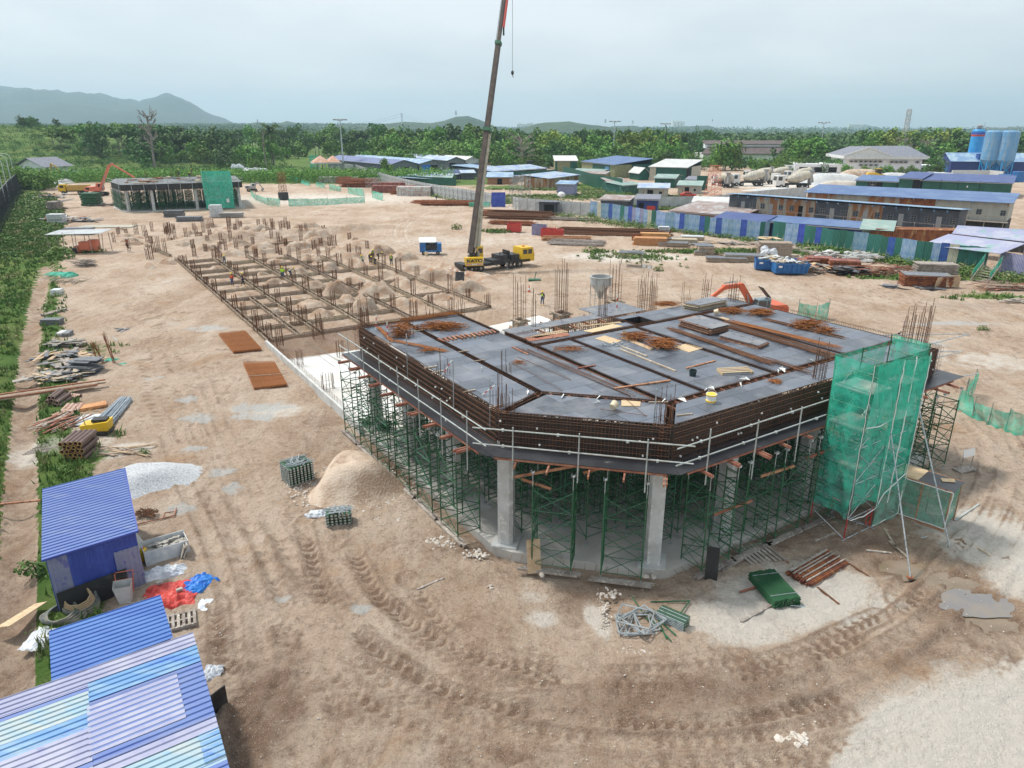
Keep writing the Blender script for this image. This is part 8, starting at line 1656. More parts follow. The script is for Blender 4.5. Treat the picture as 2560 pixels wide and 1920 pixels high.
for a,b,n,w_,h in((S(3,380,1185),S(3,1200,1285),260,2.5,1.2),(S(3,1200,1285),S(3,2100,1400),160,1.4,.8),(S(4,300,1440),S(4,900,1545),180,1.6,.9),(S(4,900,1545),S(4,1850,1690),420,2.2,1.1),(S(2,1500,1000),S(2,1850,1085),90,1.5,.8),(S(2,770,800),S(2,1000,850),60,1.5,1.2),(S(3,-300,1040),S(3,700,1030),420,7,.8),(S(3,560,960),S(3,900,1010),300,7,1.),(S(4,330,1530),S(4,480,1500),60,2,1.2),(S(3,700,1480),S(3,1250,1560),70,4,.5),(Q(2,4,1650,130),Q(2,4,2212,230),200,2.2,1.)):
 t_=g.uniform(0,1,n);x=a.x+(b.x-a.x)*t_+g.normal(size=n)*w_*.5;y=a.y+(b.y-a.y)*t_+g.normal(size=n)*w_*.6;r_=g.uniform(.4,1.,n)*h;wl.append(leafcloud(np.stack([x,y,r_*.45],1),np.stack([r_,r_,r_*.8],1),n*16,.35,seed=len(wl),up=.8))
stuff('weeds',wl,'grass')
for i,(r,c,u,v,s_,lb)in enumerate(((1,1,540,1545,2.6,'big leafy green weed clump beside the rain shelter'),(1,1,820,1490,1.6,'small weed clump right of the rain shelter'),(1,4,430,1530,2.2,'yellow green bush at the foot of the patched fence'),(3,1,270,1370,.9,'long leaved grass clump at the corner of the blue shed'),(3,1,560,500,.7,'weed clump on the sandy ground behind the blue shed'),(3,1,1250,340,.55,'green weed by the planks behind the gravel heap'),(2,4,1860,650,.8,'single dry weed on the dirt at the right'),(2,3,1268,130,1.,'upright weed in the sandy patch by the little signs'),(1,3,720,1550,1.6,'weed clump at the left of the sandy patch'),(1,2,1735,1290,1.5,'lone weed on the dirt left of the crane boom'))):
 p=Q(r,c,u,v);v_,f_=leafcloud(np.array([[0,0,s_*.35],[s_*.3,0,s_*.25],[-s_*.35,.1,s_*.3]]),np.full((3,3),s_*.42),260,s_*.2,seed=i,up=.6);t=tag(link('weed_clump',npmesh('weed_clump',v_,f_,M['grass']),None,p),lb,'plant')
 # ============================================================ the left boundary
FB=[Vector((-171,258,0)),Vector((-142,208,0)),Vector((-114.5,162.4,0)),Vector((-88,118.8,0)),Vector((-75.5,97.9,0)),Vector((-64,78,0))]
t=thing('black_braced_fence','tall pale sheet fence with a black lattice of posts and struts along the left side','fence',FB[0])
for a,b in zip(FB,FB[1:]):
 l=(b-a).length;n=max(1,round(l/4));an=ang(a,b);nrm=Vector((-math.sin(an),math.cos(an),0))*1.
 if nrm.x<0:nrm=-nrm
 for i in range(n):
  p,q=a.lerp(b,i/n)-FB[0],a.lerp(b,(i+1)/n)-FB[0];o_=nrm*-.3;k=MB();k.beam(p+o_+Vector((0,0,2.5)),q+o_+Vector((0,0,2.5)),.06,4.4);k.build('sheet',M['hoard_white'],t);k=MB()
  for j in range(3):
   r_=p.lerp(q,j/3);k.beam(r_,r_+Vector((0,0,4.8)),.09,.09);k.beam(r_+nrm*2.0,r_+Vector((0,0,4.2)),.07,.07);k.beam(r_+nrm*1.0,r_+Vector((0,0,2.4)),.06,.06);k.beam(r_+nrm*1.4+Vector((0,0,1.3)),r_+Vector((0,0,1.3)),.06,.06);k.beam(r_+nrm*.7+Vector((0,0,2.7)),r_+Vector((0,0,2.7)),.06,.06)
  for z in(1.,2.2,3.4,4.6):k.beam(p+Vector((0,0,z)),q+Vector((0,0,z)),.06,.08)
  k.build('black_frame',M['black'],t)
k=MB();rp_=[Vector((-205,262,.06)),Vector((-120,130,.06)),Vector((-88,80,.06)),Vector((-70,40,.06))]
for a,b in zip(rp_,rp_[1:]):n_=Vector((7,-4.2,0));k.quad(a-n_,a+n_,b+n_,b-n_)
mk('asphalt',(.12,.12,.125),.9,c2=(.16,.16,.16),sc_=.4);tag(k.build('road',M['asphalt']),kind='structure')
random.seed(8)
for i in range(26):q=i/26;a=Vector((-178,262,0)).lerp(Vector((-74,84,0)),q);tree(a.x+U(-3,1),a.y+U(-2,2),U(3,5.2),'bush','leaf' if i%3 else 'leaf_yellow',f'light green roadside bush outside the black fence, {ORD[i] if i < 20 else str(i+1)+"th"} from the far end',1.1,'hedge_bush',0,'bush')
# ============================================================ foreground left: sheds, stock, rubbish
def roofshed(name,label,FL,FR,BR,BL,zf,zb,base,roof,front_panels=None,pitch=.22,amp=.035,cat='shed'):
 t=thing(name,label,cat,(FL[0],FL[1],0));o=Vector((FL[0],FL[1],0));a=Vector((*FL,zf))-o;b=Vector((*FR,zf))-o;c=Vector((*BR,zb))-o;d=Vector((*BL,zb))-o
 u=(b-a).normalized();v=((d-a)*Vector((1,1,0))).normalized();return t,o,a,b,c,d
def wallsheet(t,p,q,h0,h1,m_,name='wall'):
 k=MB();p,q=Vector(p),Vector(q);n=max(1,round((q-p).length/.2));k.corr(Vector((p.x,p.y,0)),Vector((q.x,q.y,0)),Vector((p.x,p.y,h0)),.2,.022,0,.01)if abs(h0-h1)<.02 else k.plate(Vector((p.x,p.y,0)),Vector((q.x,q.y,0)),Vector((q.x,q.y,h1)),Vector((p.x,p.y,h0)),.03);return k.build(name,M[m_],t)
FL,FR,BR,BL=(-18.75,24.2),(-16.0,26.4),(-19.1,31.45),(-21.9,29.45)
t,o,a,b,c,d=roofshed('blue_shed','small shed with a clean blue ribbed roof beside the white gravel heap',FL,FR,BR,BL,2.75,3.1,None,None)
k=MB();k.corr(a,d,b,.235,.05);k.build('roof',M['roof_blue'],t)
k=MB();k.beam(a+Vector((0,0,-.03)),b+Vector((0,0,-.03)),.05,.09);k.beam(b+Vector((0,0,-.03)),c+Vector((0,0,-.03)),.05,.09);k.build('roof_edge',M['wall_blue'],t)
ins=(d-a).normalized()*.18;ux=(b-a).normalized()*.1;A0,B0,C0,D0=a+ins+ux,b+ins-ux,c-ins-ux,d-ins+ux
def lerp(p,q,f):return Vector(p).lerp(Vector(q),f)
for f0,f1,m_ in((0,.22,'panel_blue'),(.22,.70,'wall_blue'),(.70,1,'wall_blue')):wallsheet(t,lerp(A0,B0,f0),lerp(A0,B0,f1),2.7,2.7,m_ if f0 else 'wall_lilac')
k=MB();p,q=lerp(A0,B0,.71),lerp(A0,B0,1.);s_=Vector((ux.y,-ux.x,0)).normalized()*.05;k.corr(Vector((p.x,p.y,0))+s_,Vector((q.x,q.y,0))+s_,Vector((p.x,p.y,2.0))+s_,.2,.022);k.build('lilac_sheet',M['wall_lilac'],t)
wallsheet(t,B0,C0,2.7,2.9,'wall_lilac');wallsheet(t,C0,D0,3.0,3.0,'wall_blue');wallsheet(t,D0,A0,2.9,2.7,'wall_blue')
k=MB();p,q=lerp(A0,B0,.02),lerp(A0,B0,.8);s2=s_*3.5;k.plate(Vector((p.x,p.y,.0))+s2,Vector((q.x,q.y,.0))+s2,Vector((q.x,q.y,1.15))+s2*.9,Vector((p.x,p.y,1.05))+s2*.9,.03);k.solo('black_board',[M['board_black']],'stained black board leaning on the front of the small blue shed','board',None,o)
t,o,a,b,c,d=roofshed('blue_shed','middle shed roof of clean blue ribbed sheets, partly under the patched roof',(-14.65,18.0),(-11.7,20.05),(-13.25,22.5),(-16.2,20.4),2.4,2.4,None,None)
k=MB();k.corr(a,d,b,.24,.04);k.build('roof',M['roof_blue2'],t);ins=(d-a).normalized()*.2
for p,q in((a,b),(b,c),(c,d),(d,a)):wallsheet(t,p.lerp((a+c)/2,.05),q.lerp((a+c)/2,.05),2.32,2.32,'wall_blue')
uC=Vector((.834,.552,0));vC=Vector((.515,-.857,0));P0=Vector((-10.98,20.07,2.62));t=thing('patched_shed','big shed roof in the corner, patched with lilac, pale blue and deep blue sheets','shed',(P0.x,P0.y,0));o=Vector((P0.x,P0.y,0))
def rs(v0,v1,u0,u1,m_,dz=0.,pitch=.24):k=MB();a=P0-o+vC*v0-uC*u1+Vector((0,0,dz-.0*v0));k.corr(a+vC*(v1-v0),a,a+vC*(v1-v0)+uC*(u1-u0),pitch,.04);k.build('roof_sheet',M[m_],t)
for v0,v1,u0,u1,m_,dz in((0,.72,0,3.2,'roof_lav',.012),(.66,1.62,0,3.2,'roof_sky',.004),(1.56,4.3,0,3.2,'roof_blue',-.004),(1.75,3.9,.75,3.25,'roof_lav',.014),(4.24,4.8,0,3.2,'roof_lav',.006),(4.75,6.1,.0,3.2,'roof_pale',0.),(4.8,5.9,0,.55,'roof_sky',.013),(6.0,7.2,0,.8,'roof_blue',.01),(6.05,9,.7,3.2,'roof_lav',.002),(7.1,9,0,.8,'roof_sky',.0),
(0,.9,3.18,9,'roof_lav',.0),(.84,1.1,3.18,9,'roof_blue',.008),(1.0,2.1,3.18,9,'roof_pale',.003),(2.0,2.75,3.18,9,'roof_sky',.0),(2.65,4.1,3.18,9,'roof_lav',.006),(4.0,4.3,3.18,9,'roof_blue',.0),(4.2,9,3.18,9,'roof_lav',-.003)):rs(v0,v1,u0,u1,m_,dz)
q=[P0-o+vC*.15-uC*.1,P0-o+vC*8.8-uC*.1,P0-o+vC*8.8-uC*8.8,P0-o+vC*.15-uC*8.8]
for i in range(4):wallsheet(t,q[i],q[(i+1)%4],2.5,2.5,'wall_lilac')
k=MB();k.bx(0,.05,-.5,.5,0,.8);k.solo('dark_board',[M['black']],'dark panel standing against the right side of the patched roof shed','panel',None,Q(4,1,1860,1180),R(-30))
mound(0,0,2.9,2.6,.75,'white crushed stone heap spilling from behind the small blue shed',.12,'gravel_white',None,.3,Q(3,1,1230,560));mound(0,0,3.5,3.4,.01,'x',.1,'gravel_white',None,0,Vector((0,0,-50))).name='del';bpy.data.objects.remove(bpy.data.objects['del'])
H1=mound(0,0,3.2,2.5,1.75,'pale brown heap of sand and stones, damp and darker on its right side',.22,'sandheap',None,.2,Q(3,2,860,610))
k=MB()
for i in range(420):a=U(0,6.28);r=U(.82,1.18);k.rock((math.cos(a)*3.2*r+U(-.2,.2),math.sin(a)*2.5*r,.04),U(.025,.1))
k.solo('loose_stones',[M['stone']],'loose stones lying round the foot of the pale brown heap','stones',None,Q(3,2,860,610))
def stones(r,c,u,v,n,rx,ry,s0,s1,label,m_='stone'):
 k=MB();[k.rock((random.gauss(0,rx*.5),random.gauss(0,ry*.5),s0*.3),U(s0,s1))for i in range(n)];return k.solo('stones',[M[m_]],label,'stones',None,Q(r,c,u,v))
stones(3,2,1900,1200,60,.5,.4,.02,.10,'small heap of broken stones at the foot of the front left column');stones(3,2,1590,1090,60,.9,.5,.03,.10,'stones scattered along the timber pad left of the front column');stones(3,2,1150,900,120,1.3,.5,.02,.07,'line of small stones right of the small pallet of frames');stones(4,4,250,160*8.9,16,.45,.3,.08,.22,'pale boulders at the bottom edge of the picture');stones(4,3,840,160,30,.5,.35,.03,.09,'broken concrete lumps behind the pile of grey frames');stones(4,3,1090,650,60,.9,.25,.03,.08,'row of stones at the mud edge under the pile of frames')
stones(4,3,800,330,110,.25,1.2,.02,.06,'white pebble strip left of the pile of frames');stones(3,3,1240,1395,5,.5,.2,.08,.14,'two pale rocks in front of the right front column');stones(3,3,250,1385,3,.1,.1,.1,.14,'round stone beside the leaning pale board');stones(4,2,2040,100,9,.25,.35,.04,.07,'chain of small round stones on the mud');stones(3,2,1000,470,60,1.2,.8,.03,.09,'stones on the damp side of the brown heap');stones(2,2,1000,1250,110,2.2,1.5,.03,.08,'rubble scattered on the ground left of the white slab kerb')
k=MB()
for i in range(2600):
 x,y=U(-13,28),U(15,46)
 if 15.3<x*EX+y*EY and-x*EY+y*EX>19.5:continue
 k.rock((x,y,fx(x,y)-.0),U(.012,.035))
tag(k.build('pebbles',[M['stone']]),kind='stuff')
def bundle(p,rz,w_,d,h,label,nl=7,nx=6):
 t=thing('frame_pallet',label,'pallet of scaffold parts',p,rz);k=MB()
 for y in(-.4*d,0,.4*d):k.box((0,y,.05),(w_*1.05,.1,.1))
 for x in np.linspace(-.45*w_,.45*w_,5):k.box((x,0,.115),(.1,d*1.05,.025))
 k.build('pallet',M['timber_grey'],t);k=MB();lz=(h-.13)/nl
 for j in range(nl):
  for i in range(nx):k.box((-w_/2+(i+.5)*w_/nx+U(-.01,.01),U(-.02,.02),.13+(j+.5)*lz),(w_/nx*.72,d*U(.92,1),lz*.7))
 k.build('packed_frames',M['green_steel'],t);k=MB()
 for j in range(nl):
  for i in range(nx):
   for sy in(-1,1):k.box((-w_/2+(i+.5)*w_/nx,sy*d*.5,.13+(j+.5)*lz),(w_/nx*.5,.03,lz*.55))
 for j in range(nl):
  for i in range(int(d/.2)):
   for sx in(-1,1):k.box((sx*w_*.5,-d/2+(i+.5)*d/int(d/.2),.13+(j+.5)*lz),(.03,.12,lz*.55))
 k.build('end_plates',M['galv'],t);k=MB()
 for i in range(26):a_=U(-.3,.3)+(0 if i%3 else 1.2);x,y=U(-.25,.25)*w_,U(-.42,.42)*d;k.tube((x-math.cos(a_)*.4*w_,y-math.sin(a_)*.3,h+U(0,.1)),(x+math.cos(a_)*.4*w_,y+math.sin(a_)*.3,h+U(0,.12)),.022,5)
 k.build('loose_tubes',M['galv'],t);return t
bundle(Q(3,2,365,560),R(40),1.45,1.3,1.2,'large banded block of green scaffold parts with grey tubes on top, beside the brown heap',8,7);bundle(Q(3,2,720,930),R(12),1.25,.75,.75,'small pallet of green scaffold parts with grey tubes on top',4,6)
def crumple(name,p,rx,ry,h,m_,label,seed=0,cat='sheet',rz=0):
 n=26;co=[];
 for j in range(n):
  for i in range(n):
   x,y=(i/(n-1)*2-1),(j/(n-1)*2-1);e=1+.25*mnoise.noise((x*2+seed,y*2,0.));r=max(abs(x),abs(y));z=h*(1-r**2)*.8+abs(mnoise.noise((x*2.6+seed,y*2.6,3.)))*h*.7+abs(mnoise.noise((x*7,y*7+seed,5.)))*h*.25;co.append((x*rx*e+.12*rx*mnoise.noise((y*3,seed,1.)),y*ry*e+.12*ry*mnoise.noise((x*3,seed,7.)),max(.01,z*(1 if r<.97 else .1))))
 k=MB();k.add(co,[(j*n+i,j*n+i+1,(j+1)*n+i+1,(j+1)*n+i)for j in range(n-1)for i in range(n-1)]);return tag(k.build(name,M[m_],None,p,rz),label,cat)
crumple('plastic_sheet',Q(3,2,520,850),.6,.35,.2,'white_tarp','white crumpled plastic on the mud beside the small pallet',3)
crumple('red_tarp',Q(3,1,1470,1560),1.05,1.0,.35,'red_tarp','crumpled bright red tarpaulin weighed down with bricks',1,'tarpaulin',.4);crumple('blue_tarp',Q(3,1,1700,1470),.55,.85,.3,'blue_tarp','crumpled bright blue tarpaulin right of the red one',8,'tarpaulin',-.5);crumple('white_tarp',Q(3,1,1410,1370),.95,.5,.3,'white_tarp','crumpled white plastic sheeting between bricks and red tarpaulin',12,'sheet',.35);crumple('plastic_sheet',Q(4,1,1830,840),.35,.4,.2,'white_tarp','white plastic bag caught at the edge of the patched roof',5);crumple('plastic_sheet',Q(4,1,1750,250),.3,.4,.05,'white_tarp','torn white plastic scrap below the blue tarpaulin',6)
crumple('plastic_sheet',Q(4,1,350,540),.5,.7,.12,'white_tarp','dirty white plastic rubbish left of the middle blue roof',15)
for r_,u,v,lb in((3,1380,1440,'upper left'),(3,1550,1500,'right')):k=MB();k.box((0,0,0),(.26,.13,.1),.7);k.solo('brick',[M['brick_grey']],f'grey brick on the red tarpaulin, {lb} one','brick',None,Q(r_,1,u,v,.36))
t=thing('block_crate','open pack of grey paving bricks in torn white plastic, by the yellow can','pack of bricks',Q(3,1,1440,1200),R(35));k=MB();k.bx(-.95,.95,-.5,-.47,0,.72);k.bx(-.95,.95,.47,.5,0,.78);k.bx(-.95,-.92,-.47,.47,0,.75);k.bx(.92,.95,-.47,.47,0,.7);k.build('plastic_wrap',M['plastic_white'],t);k=MB()
for i in range(80):k.box((U(-.8,.8),U(-.38,.38),U(.35,.66)),(.22,.11,.07),U(-.3,.3)if i%4 else U(0,3),0,U(-.3,.3))
k.bx(-.9,.9,-.45,.45,0,.35);k.build('bricks',M['brick_grey'],t)
k=MB();k.box((0,0,.35),(.9,.06,.7),0,0,.4);k.box((0,.1,.35),(.9,.04,.6),0,0,.4);k.solo('small_pallet',[M['timber_grey']],'small grey pallet leaning on the right end of the brick pack','pallet',None,Q(3,1,1600,1200),R(120))
k=MB();k.lathe([(.2,0),(.23,.03),(.23,.46),(.17,.56),(.05,.58),(.05,.62)],n=14);t=k.solo('jerrycan',[M['tub_yellow']],'round yellow plastic can at the corner of the small blue shed','can',None,Q(3,1,1255,1240));k=MB();k.lathe([(.05,.62),(.05,.66)],n=8);k.build('red_cap',M['red'],t)
k=MB();k.plate((-.35,0,0),(.35,0,0),(.35,.55,1.2),(-.35,.55,1.2),.03);k.solo('cement_board',[M['concrete']],'grey cement board leaning on the right wall of the small blue shed','board',None,Q(3,1,1255,1170),R(95))
def coil(p,label,rings,m_,name='hose_coil'):
 k=MB()
 for cx,cy,z,rx,ry,r,tl in rings:k.path([(cx+rx*math.cos(a)*U(.97,1.03),cy+ry*math.sin(a),z+tl*math.sin(a)+U(-.01,.01))for a in np.linspace(0,6.4,26)],r,6)
 return k.solo(name,[M[m_]],label,'hose',None,p)
hp=Q(4,1,700,280);coil(hp,'thick dark grey hose coiled against the black board',[(0,0,.12+i*.1,.75-.03*i,.55,.055,.2)for i in range(4)],'rope_rubber');coil(hp+Vector((.0,-.1,.35)),'tan hose coiled on top of the dark hoses',[(.05,0,.1+i*.07,.62-.04*i,.38,.035,.18)for i in range(4)],'hose_tan');coil(hp+Vector((-.35,-.65,0)),'pale green grey hose looped over the ground left of the coils',[(0,0,.1+i*.06,.9-.1*i,.42+.04*i,.045,.05)for i in range(5)],'rope_rubber')
t=thing('wheelbarrow','rusty orange wheelbarrow with dried concrete, propped on its front','wheelbarrow',Q(4,1,1090,230),R(20));k=MB();k.add([(-.2,-.16,0),(.2,-.16,0),(.24,.2,.05),(-.24,.2,.05),(-.33,-.3,.95),(.33,-.3,.95),(.36,.22,1.0),(-.36,.22,1.0)],[(0,3,2,1),(0,1,5,4),(1,2,6,5),(3,0,4,7),(2,3,7,6)][:4]+[(2,3,7,6)]);k.build('tray',M['concrete'],t);k=MB();k.plate((-.25,.24,.05),(-.37,.26,1.),(.37,.26,1.),(.25,.24,.05),.03);k.tube((-.3,.3,.3),(-.36,.7,1.1),.02,5);k.tube((.3,.3,.3),(.36,.7,1.1),.02,5);k.tube((-.36,.7,1.1),(.36,.7,1.1),.02,5);k.build('frame',M['orange_faded'],t);wheel(t,(0,.35,.15),.19,.08,'steel_grey',n=12)
t=thing('pallet','grey timber pallet between the red tarpaulin and the patched roof','pallet',Q(4,1,1570,400),R(25))
for i in range(6):k=MB();k.box((-.5+i*.2,0,.16),(.11,1.05,.025));k.build('slat',M['timber_grey'],t)
for y in(-.45,0,.45):k=MB();k.box((0,y,.08),(1.15,.1,.12));k.build('bearer',M['timber_grey'],t)
k=MB();k.plate((-.4,-.9,.12),(.35,-.8,.35),(.4,.8,.4),(-.35,.75,.12),.03);k.solo('plywood_sheet',[M['ply_pale']],'weathered plywood sheet lying in the ditch left of the middle roof','plywood',None,Q(4,1,210,370),R(-20))
k=MB();[k.tube((U(-.6,.6),U(-.4,.4),U(.05,.3)),(U(-.6,.6),U(-.4,.4),U(.05,.3)),.02,4)for i in range(60)];k.solo('branch_heap',[M['rebar']],'heap of twigs and rods beside the small blue shed','heap',None,Q(3,1,1270,860));k=MB();k.path([(-1.2,-.6,.05),(1.,.2,.06),(.9,1.,.05)],.035,5);k.tube((.5,.02,.05),(.45,.6,.05),.025,4);k.tube((.45,.6,.05),(.95,.65,.05),.025,4);k.solo('red_steel_frame',[M['timber_red']],'brown red steel frame lying on the ground right of the small blue shed','frame',None,Q(3,1,1320,900),R(10))
def pipes(p,rz,rows,r,l,m_,rim,label,name='pipe_bundle',wob=0.):
 t=thing(name,label,'pipes',p,rz)
 for j,n in enumerate(rows):
  for i in range(n):k=MB();x=(i-(n-1)/2)*r*2.08;y=U(-wob,wob);k.hollow((x,y-l/2,r+j*r*1.85),(x,y+l/2,r+j*r*1.85),r,r*.22,14,0,1);k.build('pipe',[M[m_],M[rim]],t)
 return t
pipes(Q(3,1,710,330),R(4),(5,4,5,4,5),.135,1.9,'clay_pipe','clay_rim','tall stack of dark brown pipes with yellow rims, nearest of the pipes',wob=.08);pipes(Q(2,1,500,1260),R(8),(4,3,2),.13,1.7,'clay_pipe','clay_pink','dark brown pipes lying behind the long timbers end',wob=.15);pipes(Q(2,1,555,1270),R(4),(2,1),.13,1.8,'clay_pipe','clay_pink','three brown pipes right of the others')
pipes(Q(2,1,620,1340),R(14),(4,),.15,1.5,'clay_pink','clay_pipe','row of pale pink clay pipes on the ground',wob=.25);pipes(Q(2,1,530,1380),R(-18),(2,),.14,1.2,'clay_pink','clay_pipe','two pale clay pipes left of the pink row');pipes(Q(2,1,640,1225),R(75),(2,),.14,1.0,'clay_pink','clay_pipe','two short clay pipes by the end of the timbers')
k=MB()
for i in range(46):x=U(-.75,.75)*.8;y=U(-.1,.1);k.tube((x*.75,2.5+y,.05+U(0,.35)),(x*1.15,-2.6+y,.05+U(0,.4)),.055,7)
k.solo('grey_pipe_pile',[M['grey_pvc']],'fan of long grey plastic pipes on the ground','pipes',None,Q(2,1,985,1370),R(10))
def slab_(p,rz,w_,d,h,m_,label,name,n=1,cat='sheet'):
 k=MB()
 for i in range(n):k.box((U(-.03,.03)*n,U(-.03,.03)*n,h*(i+.5)/n),(w_,d,h/n*.85),U(-.06,.06)*(n>1))
 return k.solo(name,[M[m_]],label,cat,None,p,rz)
slab_(Q(2,1,800,1310),R(35),1.7,.9,.2,'timber_new','orange timber formwork panels beside the grey pipes','formwork_stack',3,'panels');slab_(Q(2,1,815,1420),R(5),2.2,1.8,.1,'plastic_white','flat white wrapped sheets in front of the orange panels','white_sheets',3)
t=thing('compactor','yellow box shaped compactor machine with a bent handle, by the stack of pipes','machine',Q(3,1,850,150),R(8));k=MB();k.add([(-.8,-.45,.35),(.8,-.45,.3),(.8,.45,.3),(-.8,.45,.35),(-.85,-.5,.75),(.9,-.5,.95),(.9,.5,.95),(-.85,.5,.75)],MB.BF);k.build('cover',M['yellow'],t);k=MB();k.bx(-.85,.85,-.5,.5,.05,.3);k.box((.3,0,.98),(.9,.6,.18));k.build('base',M['black'],t);k=MB();k.path([(-.5,-.4,.8),(-.6,-.3,1.3),(-.4,.4,1.5),(.2,.5,1.3)],.035,6);k.build('handle',M['hose_tan'],t)
scatter('plank_pile',Q(2,1,490,1470),1.4,2.4,26,['timber_red','timber','timber_grey'],'bundle of mixed planks left of the yellow machine',ang_=.25,lmin=1.6,lmax=2.6,wd=.12,h=.4).rotation_euler.z=R(70);scatter('plank_pile',Q(2,1,610,1430),1.,2.,10,['timber_red','timber_grey'],'few loose planks between pipes and yellow machine',ang_=.2,lmin=1.4,lmax=2,wd=.12,h=.25).rotation_euler.z=R(75)
t=thing('slatted_rack','white timber slatted rack lying across the drain track','rack',Q(3,1,390,290),R(22));
for i in range(7):k=MB();k.box((i*.05,-.6+i*.2,.1),(2.2-.1*i,.07,.05));k.build('slat',M['timber_grey'],t)
scatter('plank_pile',Q(3,1,1050,320),2.4,1.2,26,['ply_pale','timber'],'bamboo and thin timbers on the sand behind the gravel',ang_=.5,lmin=1,lmax=2.4,wd=.07,h=.25)
def longtimbers():
 k=MB();a,b=Q(2,1,-150,1250,.6),Q(2,1,900,1100,.3);d=b-a;pr=Vector((-d.y,d.x,0)).normalized()
 for i in range(12):o_=pr*U(-.45,.35)+Vector((0,0,U(0,.25)));k.beam(a+o_,b+o_+d*U(-.12,.02),.13,.1,random.randrange(2))
 k.solo('long_timbers',[M['timber_red'],M['timber']],'bundle of very long brown timbers bridging the drain','timbers',None)
longtimbers();plank('plank',Q(3,1,-60,775,.3),Q(3,1,350,735,.3),.12,.08,'timber_red','single brown beam crossing the drain behind the small blue shed')
slab_(Q(2,1,760,1000),R(-6),1.9,1.1,1.1,'ply_grey','neat stack of grey plywood in the left debris field','board_stack',14,'board stack');slab_(Q(2,1,540,690),R(5),.55,1.3,.45,'concrete','grey formwork block, left one of the pair by the drain','form_block',2,'block');slab_(Q(2,1,590,690),R(12),.55,1.3,.45,'ply_grey','grey formwork block, right one of the pair by the drain','form_block',2,'block')
slab_(Q(2,1,450,590),R(4),1.9,1.0,.6,'ply_grey','grey topped crate at the foot of the pale planks','crate',3,'crate');slab_(Q(2,1,470,500),R(76),2.8,.7,.3,'timber_grey','bundle of pale planks beside the drain','plank_bundle',2,'planks');slab_(Q(2,1,500,340),R(5),1.,1.2,.8,'plastic_white','small white wrapped stack beside the drain','wrapped_stack',2,'stack')
for i,(u,v,w_,d,lb,ms)in enumerate(((560,870,5,2,'loose boards and strips at the back of the left debris field',['timber_grey','ply_grey','ply_pale']),(620,960,4.4,2.,'jumble of grey boards in the middle of the left debris field',['ply_grey','timber_grey','ply_pale']),(420,1070,3.4,1.6,'pale boards at the front left of the debris field',['ply_pale','ply_grey','timber_grey']),(560,1060,2.4,1.4,'wide grey boards in front of the plywood stack',['ply_grey','board_black','timber']),(560,780,3,.6,'dark strips lying by the small pallets on the left',['rope_rubber','timber_grey']))):scatter('debris_pile',Q(2,1,u,v),w_,d,44,ms,lb,.5,2.2,.3,h=.5)
scatter('debris_pile',Q(2,1,600,230),4,1.6,30,['timber_grey','timber'],'heap of sticks under the green scraps on the left',.8,2.4,.08,h=.6);scatter('debris_pile',Q(2,1,730,90),2.4,1.6,40,['timber_grey'],'round bundle of thin logs beside the track',1.6,2.4,.1,h=.9,ang_=.2)
crumple('green_scrap',Q(2,1,510,160),1.8,1.,.3,'net_solid','bright green net scrap beside the drain, left one',2);crumple('green_scrap',Q(2,1,605,180),.8,1.,.6,'net_solid','bright green net scrap beside the stick heap, right one',4);crumple('green_scrap',Q(2,1,960,905),.7,.5,.2,'net_solid','green net scrap at the foot of the upright rusty bars',9);crumple('green_scrap',Q(2,1,1060,935),.4,.3,.1,'net_solid','tiny green net scrap right of the upright rusty bars',10)
for i,(u,v,n_,h,tl,lb)in enumerate(((990,930,12,2.9,-.35,'tall sheaf of leaning rusty rods on the left ground'),(900,930,9,2.0,-.5,'lower sheaf of leaning rusty rods on the left ground'),(850,940,5,2.1,-.3,'few leaning rusty rods left of the sheaf'))):
 k=MB();[k.tube((U(-.12,.12),U(-.1,.1),0),(tl+U(-.15,.15),U(-.2,.2),h*U(.8,1)),.016,4)for _ in range(n_)];k.solo('rod_sheaf',[M['rust']],lb,'rods',None,Q(2,1,u,v))
plank('plank',Q(2,1,970,700),Q(2,1,1035,745),.08,.05,'pipe_white','bent white pipe piece on the left ground');scatter('board_scrap',Q(2,1,1060,640),1.2,.8,3,['ply_grey'],'small grey board scrap in the middle of the track',1,1.6,.25,h=.08)
def rmat(pts,label,n=26):
 a,b,c,d=[Vector(p)for p in pts];cc=(a+b+c+d)/4;k=MB()
 for lay in range(5):
  z=Vector((0,0,.04+lay*.055))
  for i in range(n):f=i/(n-1);k.tube(a.lerp(b,f)-cc+z,d.lerp(c,f)-cc+z,.02,4)
  for i in range(5):f=i/4;k.tube(a.lerp(d,f)-cc+z*1.1,b.lerp(c,f)-cc+z*1.1,.014,3)
 k.solo('rebar_mats',[M['rebar_mat']],label,'rebar mats',None,cc*Vector((1,1,0)))
rmat([Q(2,1,1895,690),Q(2,1,2120,665),Q(2,1,2260,820),Q(2,1,2020,845)],'stack of bright rusty mesh mats on the dirt, farther one');rmat([Q(2,1,2105,940),Q(2,2,160,935),Q(2,2,270,1130),Q(2,1,2200,1165)],'stack of bright rusty mesh mats on the dirt, nearer one');plank('plank',Q(2,1,2150,1040,.3),Q(2,2,230,1020,.3),.06,.04,'timber','thin timber lying across the nearer rusty mats')
t=thing('rain_shelter','rough shelter of poles with a wavy grey sheet roof beside the track','shelter',Q(1,1,710,1490),R(0))
for x in(-4.4,-2.2,-.2,2.2,4.0):
 for y in(-1,1.6):k=MB();k.tube((x,y,0),(x+U(-.3,.3),y,3.1+U(-.2,.4)),.06,4);k.build('pole',M['timber_grey'],t)
k=MB();k.plate((-4.6,-1.4,3.0),(4.2,-1.4,3.2),(4.4,2,3.5),(-4.2,2,3.3),.06);k.build('roof',M['hoard_white'],t)
